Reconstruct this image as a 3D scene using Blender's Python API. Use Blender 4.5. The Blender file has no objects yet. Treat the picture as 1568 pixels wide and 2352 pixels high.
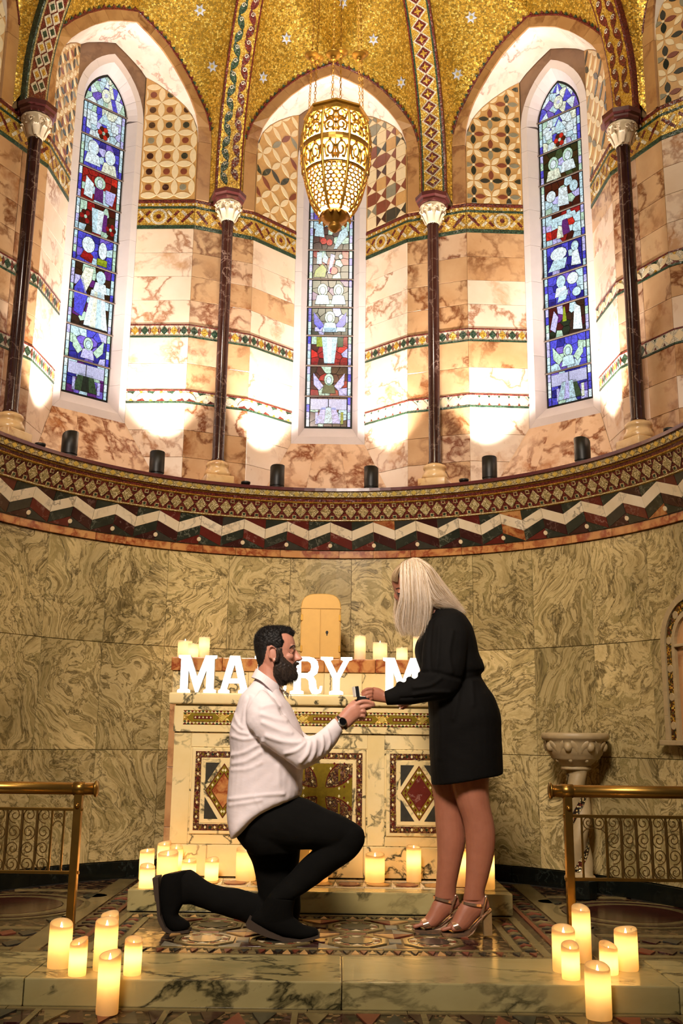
import bpy, bmesh, math, random
import numpy as np
from mathutils import Vector, Matrix
random.seed(7)
rng = np.random.default_rng(7)
SC = bpy.context.scene
COL = SC.collection
R_ = math.radians
PI = math.pi

# ------------------------------------------------------------------ camera
CAM_POS = Vector((0.1, -4.3, 0.8)); CAM_PITCH = 12.67; CAM_ROLL = 0.0133
cd = bpy.data.cameras.new('camera')
cd.sensor_fit = 'VERTICAL'; cd.sensor_height = 36.0; cd.lens = 2287.0 / 2352.0 * 36.0
cam = bpy.data.objects.new('camera', cd); COL.objects.link(cam)
cam.matrix_world = (Matrix.Translation(CAM_POS) @ Matrix.Rotation(R_(90 + CAM_PITCH), 4, 'X')
                    @ Matrix.Rotation(CAM_ROLL, 4, 'Z'))
SC.camera = cam

# ------------------------------------------------------------------ world, large lights, exposure
w = bpy.data.worlds.new('World'); SC.world = w; w.use_nodes = True
w.node_tree.nodes['Background'].inputs[0].default_value = (1.0, 0.80, 0.52, 1)
w.node_tree.nodes['Background'].inputs[1].default_value = 0.03
SC.view_settings.view_transform = 'Standard'; SC.view_settings.look = 'None'
SC.view_settings.exposure = 0.0; SC.view_settings.gamma = 1.0
SC.view_settings.use_curve_mapping = False
cy = SC.cycles
cy.max_bounces = 5; cy.diffuse_bounces = 3; cy.glossy_bounces = 2; cy.transmission_bounces = 4; cy.caustics_reflective = False; cy.caustics_refractive = False; cy.adaptive_threshold = 0.12; cy.adaptive_min_samples = 16

def area(name, loc, target, size, power, col, spread=180):
    l = bpy.data.lights.new(name, 'AREA'); l.shape = 'DISK'; l.size = size; l.energy = power; l.color = col
    l.spread = R_(spread)
    o = bpy.data.objects.new(name, l); COL.objects.link(o); o.location = loc
    o.rotation_euler = (Vector(target) - Vector(loc)).to_track_quat('-Z', 'Y').to_euler()
    return o
area('front_fill_light', (-0.9, -4.6, 4.6), (0.0, 0.9, 1.1), 1.2, 52, (1.0, 0.85, 0.72), 54)  # unseen fill added behind the camera, narrowed onto the people and altar
area('vault_fill_light', (0.2, -1.3, 5.6), (0.0, 1.7, 5.0), 1.0, 62, (1.0, 0.87, 0.64))  # added fill with no fitting, brightens the gold vault

# ------------------------------------------------------------------ helpers
W = {}
def reg(o, parent=None, basis=None, kind=None, label=None, cat=None, group=None):
    COL.objects.link(o)
    b = basis if basis is not None else Matrix.Identity(4)
    if parent is not None:
        o.parent = parent; o.matrix_parent_inverse = W[parent.name].inverted()
    o.matrix_basis = b; W[o.name] = b.copy()
    if kind: o['kind'] = kind
    if label: o['label'] = label
    if cat: o['category'] = cat
    if group: o['group'] = group
    return o
def empty(name, loc=(0, 0, 0), **k):
    o = bpy.data.objects.new(name, None); o.empty_display_size = 0.05
    return reg(o, basis=Matrix.Translation(loc), **k)
def mk(name, v, f, mat, parent=None, smooth=False, basis=None, fm=None, **k):
    me = bpy.data.meshes.new(name); me.from_pydata([tuple(p) for p in v], [], [tuple(q) for q in f])
    for m in (mat if isinstance(mat, (list, tuple)) else [mat]): me.materials.append(m)
    if fm is not None: me.polygons.foreach_set('material_index', list(fm))
    if smooth: me.polygons.foreach_set('use_smooth', [True] * len(me.polygons))
    me.update()
    return reg(bpy.data.objects.new(name, me), parent, basis, **k)
def inst(name, me, parent, basis, mat=None, **k):
    o = reg(bpy.data.objects.new(name, me), parent, basis, **k)
    if mat is not None:
        o.material_slots[0].link = 'OBJECT'; o.material_slots[0].material = mat
    return o
def frame(o, ex, ey, ez):
    m = Matrix.Identity(4)
    for i, a in enumerate((ex, ey, ez)):
        for j in range(3): m[j][i] = a[j]
    for j in range(3): m[j][3] = o[j]
    return m
class MB:
    "collects shapes into one mesh"
    def __init__(s): s.v = []; s.f = []; s.m = []
    def add(s, v, f, mi=0):
        n = len(s.v); s.v += [tuple(p) for p in v]; s.f += [tuple(i + n for i in q) for q in f]; s.m += [mi] * len(f); return s
    def box(s, a, b, mi=0, T=None):
        x0, y0, z0 = a; x1, y1, z1 = b
        v = [(x0, y0, z0), (x1, y0, z0), (x1, y1, z0), (x0, y1, z0), (x0, y0, z1), (x1, y0, z1), (x1, y1, z1), (x0, y1, z1)]
        if T is not None: v = [T @ Vector(p) for p in v]
        return s.add(v, [(0, 3, 2, 1), (4, 5, 6, 7), (0, 1, 5, 4), (1, 2, 6, 5), (2, 3, 7, 6), (3, 0, 4, 7)], mi)
    def bbox(s, a, b, e=0.004, mi=0, T=None):
        "box with chamfered edges"
        bm = bmesh.new(); bmesh.ops.create_cube(bm, size=1)
        for q in bm.verts: q.co = Vector([(a[i] + b[i]) / 2 + q.co[i] * (b[i] - a[i]) for i in range(3)])
        bmesh.ops.bevel(bm, geom=bm.edges[:], offset=e, segments=2, affect='EDGES', profile=0.6)
        bm.verts.index_update()
        v = [q.co.copy() for q in bm.verts]
        if T is not None: v = [T @ q for q in v]
        s.add(v, [[q.index for q in f.verts] for f in bm.faces], mi); bm.free(); return s
    def lathe(s, prof, n=24, T=None, mi=0, a0=0.0, a1=2 * PI, cap=True):
        full = abs(a1 - a0 - 2 * PI) < 1e-6; k = n if full else n + 1
        v = []
        for r, z in prof:
            for i in range(k):
                a = a0 + (a1 - a0) * i / n; v.append(Vector((r * math.cos(a), r * math.sin(a), z)))
        f = []
        for j in range(len(prof) - 1):
            for i in range(n):
                i2 = (i + 1) % k
                f.append((j * k + i, j * k + i2, (j + 1) * k + i2, (j + 1) * k + i))
        if full and cap:
            if prof[0][0] > 1e-5: f.append(tuple(range(k))[::-1])
            if prof[-1][0] > 1e-5: f.append(tuple((len(prof) - 1) * k + i for i in range(k)))
        if T is not None: v = [T @ p for p in v]
        return s.add(v, f, mi)
    def tube(s, pts, r, n=8, mi=0, up=None, closed=False, flat=1.0):
        pts = [Vector(p) for p in pts]; m = len(pts); rr = r if isinstance(r, (list, tuple)) else [r] * m
        v = []; prev = None
        for i, p in enumerate(pts):
            if closed: t = pts[(i + 1) % m] - pts[i - 1]
            else: t = pts[min(i + 1, m - 1)] - pts[max(i - 1, 0)]
            t.normalize()
            if prev is None:
                u = Vector(up) if up is not None else (Vector((0, 0, 1)) if abs(t.z) < 0.9 else Vector((1, 0, 0)))
            else: u = prev
            u = (u - t * u.dot(t))
            if u.length < 1e-6: u = t.orthogonal()
            u.normalize(); prev = u; b = t.cross(u)
            for k in range(n):
                a = 2 * PI * k / n; v.append(p + (u * math.cos(a) * flat + b * math.sin(a)) * rr[i])
        f = []
        for i in range(m if closed else m - 1):
            i2 = (i + 1) % m
            for k in range(n):
                k2 = (k + 1) % n; f.append((i * n + k, i * n + k2, i2 * n + k2, i2 * n + k))
        if not closed: f += [tuple(range(n))[::-1], tuple((m - 1) * n + k for k in range(n))]
        return s.add(v, f, mi)
    def prism(s, poly, h, T, e=0.0, mi=0, z0=0.0):
        n = len(poly)
        A = sum(poly[i][0] * poly[(i + 1) % n][1] - poly[(i + 1) % n][0] * poly[i][1] for i in range(n))
        if A < 0: poly = poly[::-1]
        v = [Vector((x, y, z0)) for x, y in poly]
        if e > 0:
            v += [Vector((x, y, z0 + h - e)) for x, y in poly] + [Vector((x, y, z0 + h)) for x, y in inset(poly, e)]; L = 3
        else:
            v += [Vector((x, y, z0 + h)) for x, y in poly]; L = 2
        f = []
        for l in range(L - 1):
            for i in range(n):
                i2 = (i + 1) % n; f.append((l * n + i, l * n + i2, (l + 1) * n + i2, (l + 1) * n + i))
        f.append(tuple((L - 1) * n + i for i in range(n)))
        return s.add([T @ p for p in v], f, mi)
    def obj(s, name, mat, parent=None, smooth=False, **k):
        return mk(name, s.v, s.f, mat, parent, smooth, fm=s.m if isinstance(mat, (list, tuple)) else None, **k)
def inset(poly, d):
    n = len(poly); out = []
    cx = sum(p[0] for p in poly) / n; cy = sum(p[1] for p in poly) / n
    for x, y in poly:
        l = math.hypot(x - cx, y - cy) or 1; k = max(0.2, (l - d * 1.3) / l); out.append((cx + (x - cx) * k, cy + (y - cy) * k))
    return out
BATCH = {}
def batch(parent, name, mat):
    "pieces too small to pick apart: collected and joined into one part"
    mb, mats = BATCH.setdefault((parent.name, name), (MB(), []))
    if mat not in mats: mats.append(mat)
    return mb, mats.index(mat)
def flush():
    for (pn, name), (mb, mats) in BATCH.items():
        mb.obj(name, mats, bpy.data.objects[pn], kind='stuff')
    BATCH.clear()
TM = {}
def tile_mesh(key, poly, h, e=0.0, mat=None):
    if key in TM: return TM[key]
    b = MB().prism(poly, h, Matrix.Identity(4), e)
    me = bpy.data.meshes.new(str(key[0] if isinstance(key, tuple) else key)); me.from_pydata([tuple(p) for p in b.v], [], b.f)
    me.materials.append(mat); me.update(); TM[key] = me
    return me
def clip(poly, a, b):
    "keep the part of poly to the left of the line a->b"
    out = []; n = len(poly)
    side = lambda p: (b[0] - a[0]) * (p[1] - a[1]) - (b[1] - a[1]) * (p[0] - a[0])
    for i in range(n):
        p, q = poly[i], poly[(i + 1) % n]; sp, sq = side(p), side(q)
        if sp >= 0: out.append(p)
        if (sp >= 0) != (sq >= 0):
            t = sp / (sp - sq); out.append((p[0] + (q[0] - p[0]) * t, p[1] + (q[1] - p[1]) * t))
    return out
def clip_convex(poly, region):
    for i in range(len(region)):
        if len(poly) < 3: return []
        poly = clip(poly, region[i], region[(i + 1) % len(region)])
    return poly
def parea(p): return abs(sum(p[i][0] * p[(i + 1) % len(p)][1] - p[(i + 1) % len(p)][0] * p[i][1] for i in range(len(p)))) / 2 if len(p) > 2 else 0
def cyl(a, r, z): return Vector((r * math.sin(a), r * math.cos(a), z))

# ------------------------------------------------------------------ materials
def lin(h):
    h = h.lstrip('#'); c = [int(h[i:i + 2], 16) / 255 for i in (0, 2, 4)]
    return tuple([x / 12.92 if x <= 0.04045 else ((x + 0.055) / 1.055) ** 2.4 for x in c] + [1.0])
class NT:
    def __init__(s, name):
        s.mat = bpy.data.materials.new(name); s.mat.use_nodes = True; s.t = s.mat.node_tree
        s.p = s.t.nodes['Principled BSDF']; s.out = s.t.nodes['Material Output']
    def n(s, typ, ins=None, **at):
        nd = s.t.nodes.new('ShaderNode' + typ)
        for k, v in at.items(): setattr(nd, k, v)
        for k, v in (ins or {}).items(): s.set(nd.inputs[k], v)
        return nd
    def set(s, sock, v):
        if isinstance(v, bpy.types.NodeSocket): s.t.links.new(v, sock)
        elif isinstance(v, bpy.types.Node): s.t.links.new(v.outputs[0], sock)
        else: sock.default_value = v
    def math(s, op, a, b=0.0, c=0.0, clamp=False): return s.n('Math', {0: a, 1: b, 2: c}, operation=op, use_clamp=clamp).outputs[0]
    def mix(s, f, a, b, blend='MIX'):
        nd = s.n('Mix', data_type='RGBA', blend_type=blend); s.set(nd.inputs[0], f); s.set(nd.inputs[6], a); s.set(nd.inputs[7], b); return nd.outputs[2]
    def ramp(s, f, stops, interp='LINEAR'):
        nd = s.n('ValToRGB', {0: f}); r = nd.color_ramp; r.interpolation = interp
        while len(r.elements) < len(stops): r.elements.new(0.5)
        for e, (p, c) in zip(r.elements, stops): e.position = p; e.color = c if len(c) == 4 else (*c, 1)
        return nd.outputs[0]
    def coords(s, scale=1.0, rand=True, rot=0.0, stretch=None):
        g = s.n('NewGeometry').outputs['Position']
        if rand:
            r = s.n('ObjectInfo').outputs['Random']
            off = s.n('VectorMath', {0: (17.3, 41.7, 29.1), 'Scale': r}, operation='SCALE').outputs[0]
            g = s.n('VectorMath', {0: g, 1: off}, operation='ADD').outputs[0]
            if rot: g = s.n('VectorRotate', {'Vector': g, 'Axis': (0.35, 0.9, 0.2), 'Angle': s.math('MULTIPLY', r, rot)}, rotation_type='AXIS_ANGLE').outputs[0]
        return s.n('VectorMath', {0: g, 1: stretch or (scale,) * 3}, operation='MULTIPLY').outputs[0]
    def noise(s, co, sc=1.0, det=4.0, rough=0.55, dist=0.0, col=False):
        nd = s.n('TexNoise', {'Vector': co, 'Scale': sc, 'Detail': det, 'Roughness': rough, 'Distortion': dist}); return nd.outputs['Color' if col else 'Fac']
    def bump(s, h, strength=0.3, dist=0.01):
        s.set(s.p.inputs['Normal'], s.n('Bump', {'Height': h, 'Strength': strength, 'Distance': dist}))
    def done(s, col=None, rough=0.5, metal=0.0, **k):
        if col is not None: s.set(s.p.inputs['Base Color'], col)
        s.set(s.p.inputs['Roughness'], rough); s.set(s.p.inputs['Metallic'], metal)
        for a, b in k.items(): s.set(s.p.inputs[a.replace('_', ' ')], b)
        return s.mat
def plain(name, h, rough=0.5, metal=0.0, var=0.12, sc=40.0, bump=0.0, **k):
    t = NT(name); c = lin(h) if isinstance(h, str) else h
    co = t.coords(1.0, rand=True); f = t.noise(co, sc, 3)
    col = t.mix(f, tuple(x * (1 - var) for x in c[:3]) + (1,), tuple(min(1, x * (1 + var)) for x in c[:3]) + (1,))
    if bump: t.bump(f, bump, 0.004)
    return t.done(col, rough, metal, **k)
def emit(name, h, strength, base=None):
    t = NT(name); c = lin(h)
    return t.done(lin(base) if base else c, 0.5, Emission_Color=c, Emission_Strength=strength)
def vein_marble(name, base, base2, vein, sc=4.0, width=0.05, amount=0.85, rough=0.18, patch=None, rot=0.0, warp=0.7, vs=1.0, stretch=None, mlo=0.42):
    t = NT(name); co = t.coords(sc, rot=rot, stretch=stretch)
    wv = t.n('VectorMath', {0: t.noise(co, 0.9, 4, col=True), 'Scale': warp}, operation='SCALE').outputs[0]
    c2 = t.n('VectorMath', {0: co, 1: wv}, operation='ADD').outputs[0]
    b = t.ramp(t.noise(co, 0.8, 5, 0.6), [(0.3, lin(base)), (0.7, lin(base2))])
    v = t.math('ABSOLUTE', t.math('SUBTRACT', t.noise(c2, 1.1 * vs, 6, 0.55), 0.5))
    v = t.math('SUBTRACT', 1.0, t.math('DIVIDE', v, width, clamp=True), clamp=True)
    m = t.ramp(t.noise(co, 0.55 * vs, 3), [(mlo, (0, 0, 0)), (mlo + .2, (1, 1, 1))])
    fac = t.math('MULTIPLY', t.math('MULTIPLY', v, m), amount)
    col = t.mix(fac, b, lin(vein))
    if patch:
        pm = t.ramp(t.noise(c2, 0.9 * vs, 5, 0.65), [(0.56, (0, 0, 0)), (0.68, (1, 1, 1))])
        col = t.mix(t.math('MULTIPLY', pm, patch[1]), col, lin(patch[0]))
    return t.done(col, rough)
def band_marble(name, cols, sc=2.1, rough=0.22):
    "flowing banded green-grey marble, each slab cut from another place"
    t = NT(name); co = t.coords(sc, rot=6.28, stretch=(sc, sc, sc))
    big = t.n('VectorMath', {0: t.noise(co, 0.75, 2.0, 0.5, col=True), 'Scale': 2.1}, operation='SCALE').outputs[0]
    c2 = t.n('VectorMath', {0: co, 1: big}, operation='ADD').outputs[0]
    sm = t.n('VectorMath', {0: t.noise(c2, 2.0, 5, 0.6, col=True), 'Scale': 0.42}, operation='SCALE').outputs[0]
    c3 = t.n('VectorMath', {0: c2, 1: sm}, operation='ADD').outputs[0]
    n1 = t.n('TexNoise', {'Vector': t.n('VectorMath', {0: c3, 1: (0.5, 3.8, 1.1)}, operation='MULTIPLY').outputs[0], 'Scale': 1.7, 'Detail': 6.0, 'Roughness': 0.62}).outputs['Fac']
    a = t.ramp(n1, [(0.26, lin(cols[0])), (0.36, lin(cols[1])), (0.41, lin(cols[3])), (0.45, lin(cols[2])), (0.50, lin(cols[1])), (0.535, lin(cols[0])), (0.57, lin(cols[2])), (0.64, lin(cols[1])), (0.74, lin(cols[3]))])
    big2 = t.ramp(t.noise(co, 0.5, 3), [(0.34, (0.56, 0.55, 0.50)), (0.64, (1.10, 1.08, 1.03))])
    a = t.mix(1.0, a, big2, 'MULTIPLY')
    v = t.math('ABSOLUTE', t.math('SUBTRACT', t.noise(c3, 1.2, 6, 0.62), 0.5))
    v = t.math('SUBTRACT', 1.0, t.math('DIVIDE', v, 0.014, clamp=True), clamp=True)
    a = t.mix(t.math('MULTIPLY', v, 0.7), a, lin(cols[4]))
    f = t.noise(co, 26.0, 3)
    a = t.mix(t.math('MULTIPLY', f, 0.2), a, lin(cols[4]))
    return t.done(a, rough)
def tessera(name, cols, sc=80.0, metal=0.0, rough=0.35, tilt=0.25, grout='#3a2a18', gw=0.06, stops=None):
    "small mosaic cubes of a surface too fine to pick apart"
    t = NT(name); co = t.coords(1.0, rand=False)
    v = t.n('TexVoronoi', {'Vector': co, 'Scale': sc, 'Randomness': 0.75}); r = t.n('SeparateColor', {0: v.outputs['Color']})
    n = len(cols); st = stops or [i / n for i in range(n)]
    c = t.ramp(r.outputs[0], [(st[i], lin(cols[i])) for i in range(n)], 'CONSTANT')
    e = t.n('TexVoronoi', {'Vector': co, 'Scale': sc, 'Randomness': 0.75}, feature='DISTANCE_TO_EDGE').outputs['Distance']
    g = t.math('LESS_THAN', e, gw)
    c = t.mix(g, c, lin(grout))
    nrm = t.n('NewGeometry').outputs['Normal']
    d = t.n('VectorMath', {0: v.outputs['Color'], 1: (0.5, 0.5, 0.5)}, operation='SUBTRACT').outputs[0]
    d = t.n('VectorMath', {0: d, 'Scale': tilt}, operation='SCALE').outputs[0]
    t.set(t.p.inputs['Normal'], t.n('VectorMath', {0: t.n('VectorMath', {0: nrm, 1: d}, operation='ADD').outputs[0]}, operation='NORMALIZE').outputs[0])
    return t.done(c, rough, t.math('MULTIPLY', t.math('SUBTRACT', 1.0, g), metal))

M = {}
M['cip'] = band_marble('banded_green_marble', ['#7a6a42', '#c0aa74', '#d8c28c', '#9a8a58', '#3c331c'])
M['upper'] = vein_marble('peach_marble', '#d9b288', '#c29366', '#74401f', 3.6, 0.055, 0.95, 0.22, ('#9a5f34', 0.85), rot=3.0, mlo=.36)
M['upper_pale'] = vein_marble('pale_peach_marble', '#f2dfcc', '#e8cbae', '#985a30', 3.0, 0.036, 0.85, 0.22, ('#be864e', 0.75), rot=3.0, mlo=.38)
M['apron'] = vein_marble('veined_peach_marble', '#e2c2a4', '#d0a682', '#783c1c', 4.2, 0.06, 1.0, 0.25, ('#ab6e40', 0.7), rot=3.0, mlo=.30)
M['arch'] = vein_marble('tan_marble', '#c79a68', '#b07e4e', '#7a4424', 4.0, 0.06, 0.8, 0.3, ('#96603c', 0.6), rot=3.0)
M['soffit'] = vein_marble('white_veined_marble', '#f4ebe0', '#ecd8c4', '#b07058', 4.5, 0.03, 0.75, 0.2, ('#d0937a', 0.4), rot=3.0)
M['stone'] = plain('grey_white_stone', '#d8cccb', 0.6, var=0.06, sc=18)
M['mortar'] = plain('joint_mortar', '#8a6a48', 0.9, var=0.2)
M['spandrel'] = vein_marble('brown_marble', '#8a6a50', '#7a5a40', '#5a3c28', 6, 0.06, 0.6, 0.3)
M['shaft'] = vein_marble('dark_red_marble', '#3c2018', '#2c150f', '#94786a', 7, 0.018, 0.7, 0.16)
M['abacus'] = plain('maroon_marble', '#5a2c2a', 0.2, var=0.2)
M['capital'] = plain('cream_carved_stone', '#e6d2b4', 0.5, var=0.1, sc=60, bump=0.1)
M['base'] = vein_marble('cream_base_marble', '#e0c090', '#cfa468', '#9a5a34', 7, 0.05, 0.6, 0.25)
M['gold'] = tessera('gold_mosaic', ['#d6a838', '#e2b84c', '#c49630', '#f0d068', '#b4882a', '#daac3c', '#9e7c26'], 84, 0.62, 0.42, 0.28, '#6a5218', 0.05)
M['goldpiece'] = plain('gold_glass_tile', '#f0cc66', 0.3, 0.55, 0.25, 60)
M['palegold'] = tessera('pale_gold_tesserae', ['#c8b27a', '#dcc892', '#a8945e', '#eadcae', '#bca66c'], 150, 0.1, 0.4, 0.4, '#54451f', 0.07)
M['redtess'] = tessera('dark_red_tesserae', ['#6a1f1a', '#7c2a20', '#531612', '#8a3a2a'], 150, 0.0, 0.35, 0.4, '#2a100c', 0.06)
M['greentess'] = tessera('dark_green_tesserae', ['#2f4a34', '#24402c', '#3c5a40', '#1c3024'], 150, 0.0, 0.35, 0.4, '#141c12', 0.06)
M['whitetess'] = tessera('white_tesserae', ['#e6dcc6', '#d8ccb2', '#f0e8d6', '#c8baa0'], 150, 0.0, 0.45, 0.3, '#8a7a60', 0.06)
M['yellowtess'] = tessera('yellow_tesserae', ['#d8a838', '#e2b84a', '#c08c28', '#e8c868'], 150, 0.35, 0.4, 0.4, '#6a4c18', 0.06)
M['white'] = vein_marble('white_inlay_marble', '#eee0c4', '#dfcba4', '#6c5c4c', 7, 0.03, 0.75, 0.22)
M['green'] = vein_marble('dark_green_marble', '#272a22', '#36392e', '#7c7c68', 14, 0.03, 0.8, 0.16)
M['red'] = vein_marble('oxblood_marble', '#6a2a22', '#552018', '#b08878', 9, 0.02, 0.6, 0.18, ('#7e3a2a', 0.5))
M['darkred'] = vein_marble('dark_oxblood_marble', '#42221e', '#331714', '#8a6a60', 9, 0.02, 0.6, 0.18)
M['orange'] = vein_marble('orange_red_marble', '#b87a44', '#c89458', '#82341a', 8, 0.09, 0.95, 0.2, ('#8e4226', 0.9), mlo=.3)
M['black'] = vein_marble('black_green_marble', '#0e100d', '#171a15', '#3a4038', 12, 0.03, 0.5, 0.15)
M['lead'] = plain('lead_came', '#14130f', 0.6, 0.3)
M['bar'] = plain('window_saddle_bar', '#5a4a40', 0.6, 0.2)
M['cream'] = plain('cream_inlay', '#e4cfa8', 0.35, var=0.12)
M['tan'] = plain('tan_inlay', '#c79a5e', 0.35, var=0.2)
M['rust'] = plain('rust_inlay', '#7c3e2a', 0.3, var=0.25)
M['grey'] = plain('grey_inlay', '#85806c', 0.3, var=0.25)
M['olive'] = plain('dark_inlay', '#39372f', 0.25, var=0.3)
M['sky'] = plain('silver_blue_star', '#b9bcc8', 0.35, 0.2)

# ------------------------------------------------------------------ curved strips
def cyl_strip(mb, a0, a1, prof, n, mi=None, off=0.0):
    "surface of revolution about the apse axis; prof = [(R, z), ...] seen from inside"
    v = []
    for R, z in prof:
        for i in range(n + 1): v.append(cyl(a0 + (a1 - a0) * i / n, R - off, z))
    for j in range(len(prof) - 1):
        fs = [(j * (n + 1) + i, j * (n + 1) + i + 1, (j + 1) * (n + 1) + i + 1, (j + 1) * (n + 1) + i) for i in range(n)]
        k = len(mb.v)
        if j == 0: base = k; mb.v += [tuple(p) for p in v]
        mb.f += [tuple(q + base for q in f) for f in fs]; mb.m += [(mi[j] if mi else 0)] * len(fs)
    return mb
def cyl_slab(a0, a1, z0, z1, R, th=0.02, n=4):
    "curved slab with a slightly eased edge"
    g = 0.0012 / R; e = 0.003
    mb = MB()
    cyl_strip(mb, a0 + g, a1 - g, [(R + th, z0 + .001), (R + e, z0 + .001), (R, z0 + e), (R, z1 - e), (R + e, z1 - .001), (R + th, z1 - .001)], n)
    for a, s in ((a0 + g, 1), (a1 - g, -1)):
        q = [cyl(a, R + th, z0), cyl(a, R, z0 + e), cyl(a, R, z1 - e), cyl(a, R + th, z1)]
        mb.add(q, [(0, 1, 2, 3) if s > 0 else (3, 2, 1, 0)])
    return mb

AMAX = R_(104)
# lower wall of the apse: backing + marble slabs
wl = empty('wall_apse_lower', (0, 2.0, 0), kind='structure')
mb = MB(); cyl_strip(mb, -AMAX, AMAX, [(2.018, 0), (2.018, 1.95)], 60); mb.obj('backing', M['mortar'], wl)
zs = [0.09, 0.705, 1.315, 1.907]
for k in range(-9, 10):
    a0 = R_(-0.75 - 5.6 + 11.18 * k); a1 = a0 + R_(11.18)
    a0c, a1c = max(a0, -AMAX), min(a1, AMAX)
    if a1c - a0c < 0.01: continue
    for r in range(3):
        cyl_slab(a0c, a1c, zs[r], zs[r + 1], 2.0).obj('marble_slab', M['cip'], wl)
bb = empty('baseboard_apse', (0, 1.99, 0), kind='structure')
for k in range(-6, 6): cyl_slab(R_(16.7 * k), R_(16.7 * (k + 1)), 0.0, 0.09, 1.985, 0.03).obj('skirting_slab', M['black'], bb)

# cornice: orange strip, zigzag band, diamond mosaic, gold lip
t1 = empty('trim_1', (0, 1.98, 1.907), kind='structure')
a = -AMAX
while a < AMAX - 0.01:
    d = R_(random.uniform(5.5, 12)); b = min(a + d, AMAX)
    cyl_slab(a, b, 1.907, 1.957, 1.985, 0.02, 3).obj('marble_strip', M['orange'], t1); a = b
t2 = empty('trim_2', (0, 1.95, 1.957), kind='structure')
ZB, ZT = (1.98, 1.957), (1.915, 2.137)
mb = MB(); cyl_strip(mb, -AMAX, AMAX, [ZB, ZT], 80, off=-0.006); mb.obj('backing', M['mortar'], t2)
def zz(a, s, off=0.0):
    R = ZB[0] + (ZT[0] - ZB[0]) * s; return cyl(a, R - off, ZB[1] + (ZT[1] - ZB[1]) * s)
def curved_piece(name, quad, mat, parent, fn, h=0.004, sub=1):
    "flat-ish tile whose outline is given in (angle, s); its face follows the band"
    n = len(quad); c = [sum(q[0] for q in quad) / n, sum(q[1] for q in quad) / n]
    sh = lambda q, k: (c[0] + (q[0] - c[0]) * k, c[1] + (q[1] - c[1]) * k)
    v = [fn(*sh(q, .985), 0.0) for q in quad] + [fn(*sh(q, .985), h * .7) for q in quad] + [fn(*sh(q, .95), h) for q in quad]
    f = []
    for l in range(2):
        for i in range(n): f.append((l * n + i, l * n + (i + 1) % n, (l + 1) * n + (i + 1) % n, (l + 1) * n + i))
    f.append(tuple(2 * n + i for i in range(n)))
    if name in ('inner_tile', 'small_tile'):
        mb, mi = batch(parent, name + 's', mat); mb.add(v, f, mi); return None
    return mk(name, v, f, mat, parent)
P8 = R_(8.17); Z0 = R_(0.9) - P8 / 2
for k in range(-12, 13):
    A = Z0 + k * P8; H = P8 / 2; B = A + P8; Pk = A + H
    if A < -AMAX or B > AMAX: continue
    rd = lambda: M[random.choice(['red', 'red', 'darkred', 'darkred', 'orange' if random.random() < .25 else 'red'])]
    gr = lambda: M[random.choice(['green', 'green', 'green', 'olive'])]
    curved_piece('white_tile', [(A, .32), (Pk, .62), (Pk, .95), (A, .66)], M['white'], t2, zz)
    curved_piece('white_tile', [(Pk, .62), (B, .32), (B, .66), (Pk, .95)], M['white'], t2, zz)
    curved_piece('green_tile', [(A, .66), (Pk, .95), (Pk, 1), (A, 1)], gr(), t2, zz)
    curved_piece('red_tile', [(Pk, .95), (B, .66), (B, 1), (Pk, 1)], rd(), t2, zz)
    curved_piece('green_tile', [(A, .0), (Pk, .32), (Pk, .62), (A, .32)], gr(), t2, zz)
    curved_piece('red_tile', [(Pk, .32), (B, 0), (B, .32), (Pk, .62)], rd(), t2, zz)
    curved_piece('red_tile', [(A, 0), (Pk, 0), (Pk, .32)], rd(), t2, zz)
    curved_piece('green_tile', [(Pk, 0), (B, 0), (Pk, .32)], gr(), t2, zz)
    curved_piece('disc', [(Pk + .0068 * math.cos(i * PI / 6), .16 + .075 * math.sin(i * PI / 6)) for i in range(12)], M['cream'], t2, zz, 0.009)
t3 = empty('trim_3', (0, 1.9, 2.137), kind='structure')
DB, DT = (1.905, 2.141), (1.865, 2.238)
mb = MB()
cyl_strip(mb, -AMAX, AMAX, [(1.915, 2.131), (1.903, 2.135), (1.903, 2.141), (1.905, 2.143), (1.868, 2.236), (1.855, 2.240), (1.852, 2.245), (1.848, 2.262), (1.835, 2.266), (1.825, 2.270), (1.818, 2.303), (1.806, 2.306), (1.806, 2.325), (2.35, 2.325)], 96,
          [2, 0, 2, 1, 2, 2, 3, 2, 3, 4, 3, 5, 5])
mb.obj('moulding', [M['palegold'], M['redtess'], M['yellowtess'], M['redtess'], M['palegold'], M['abacus']], t3)
def dz(a, s, off=0.0):
    R = DB[0] + (DT[0] - DB[0]) * s; return cyl(a, R - off - .001, DB[1] + (DT[1] - DB[1]) * s)
PD = R_(2.42)
for k in range(-40, 41):
    A = k * PD
    curved_piece('diamond_tile', [(A - PD * .46, .5), (A, .08), (A + PD * .46, .5), (A, .92)], M['palegold'], t3, dz, .004)
    B = A + PD / 2; q = PD * .17
    for s in (.14, .86):
        curved_piece('square_tile', [(B - q, s - .12), (B + q, s - .12), (B + q, s + .12), (B - q, s + .12)], M['palegold'], t3, dz, .003)
        q2 = q * .55
        curved_piece('inner_tile', [(B - q2, s - .065), (B + q2, s - .065), (B + q2, s + .065), (B - q2, s + .065)], M['greentess'] if s < .5 else M['redtess'], t3, dz, .0045)
def lz(a, s, off=0.0):
    R = 1.825 + (1.818 - 1.825) * s; return cyl(a, R - off, 2.270 + .033 * s)
PL = R_(1.95)
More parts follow.
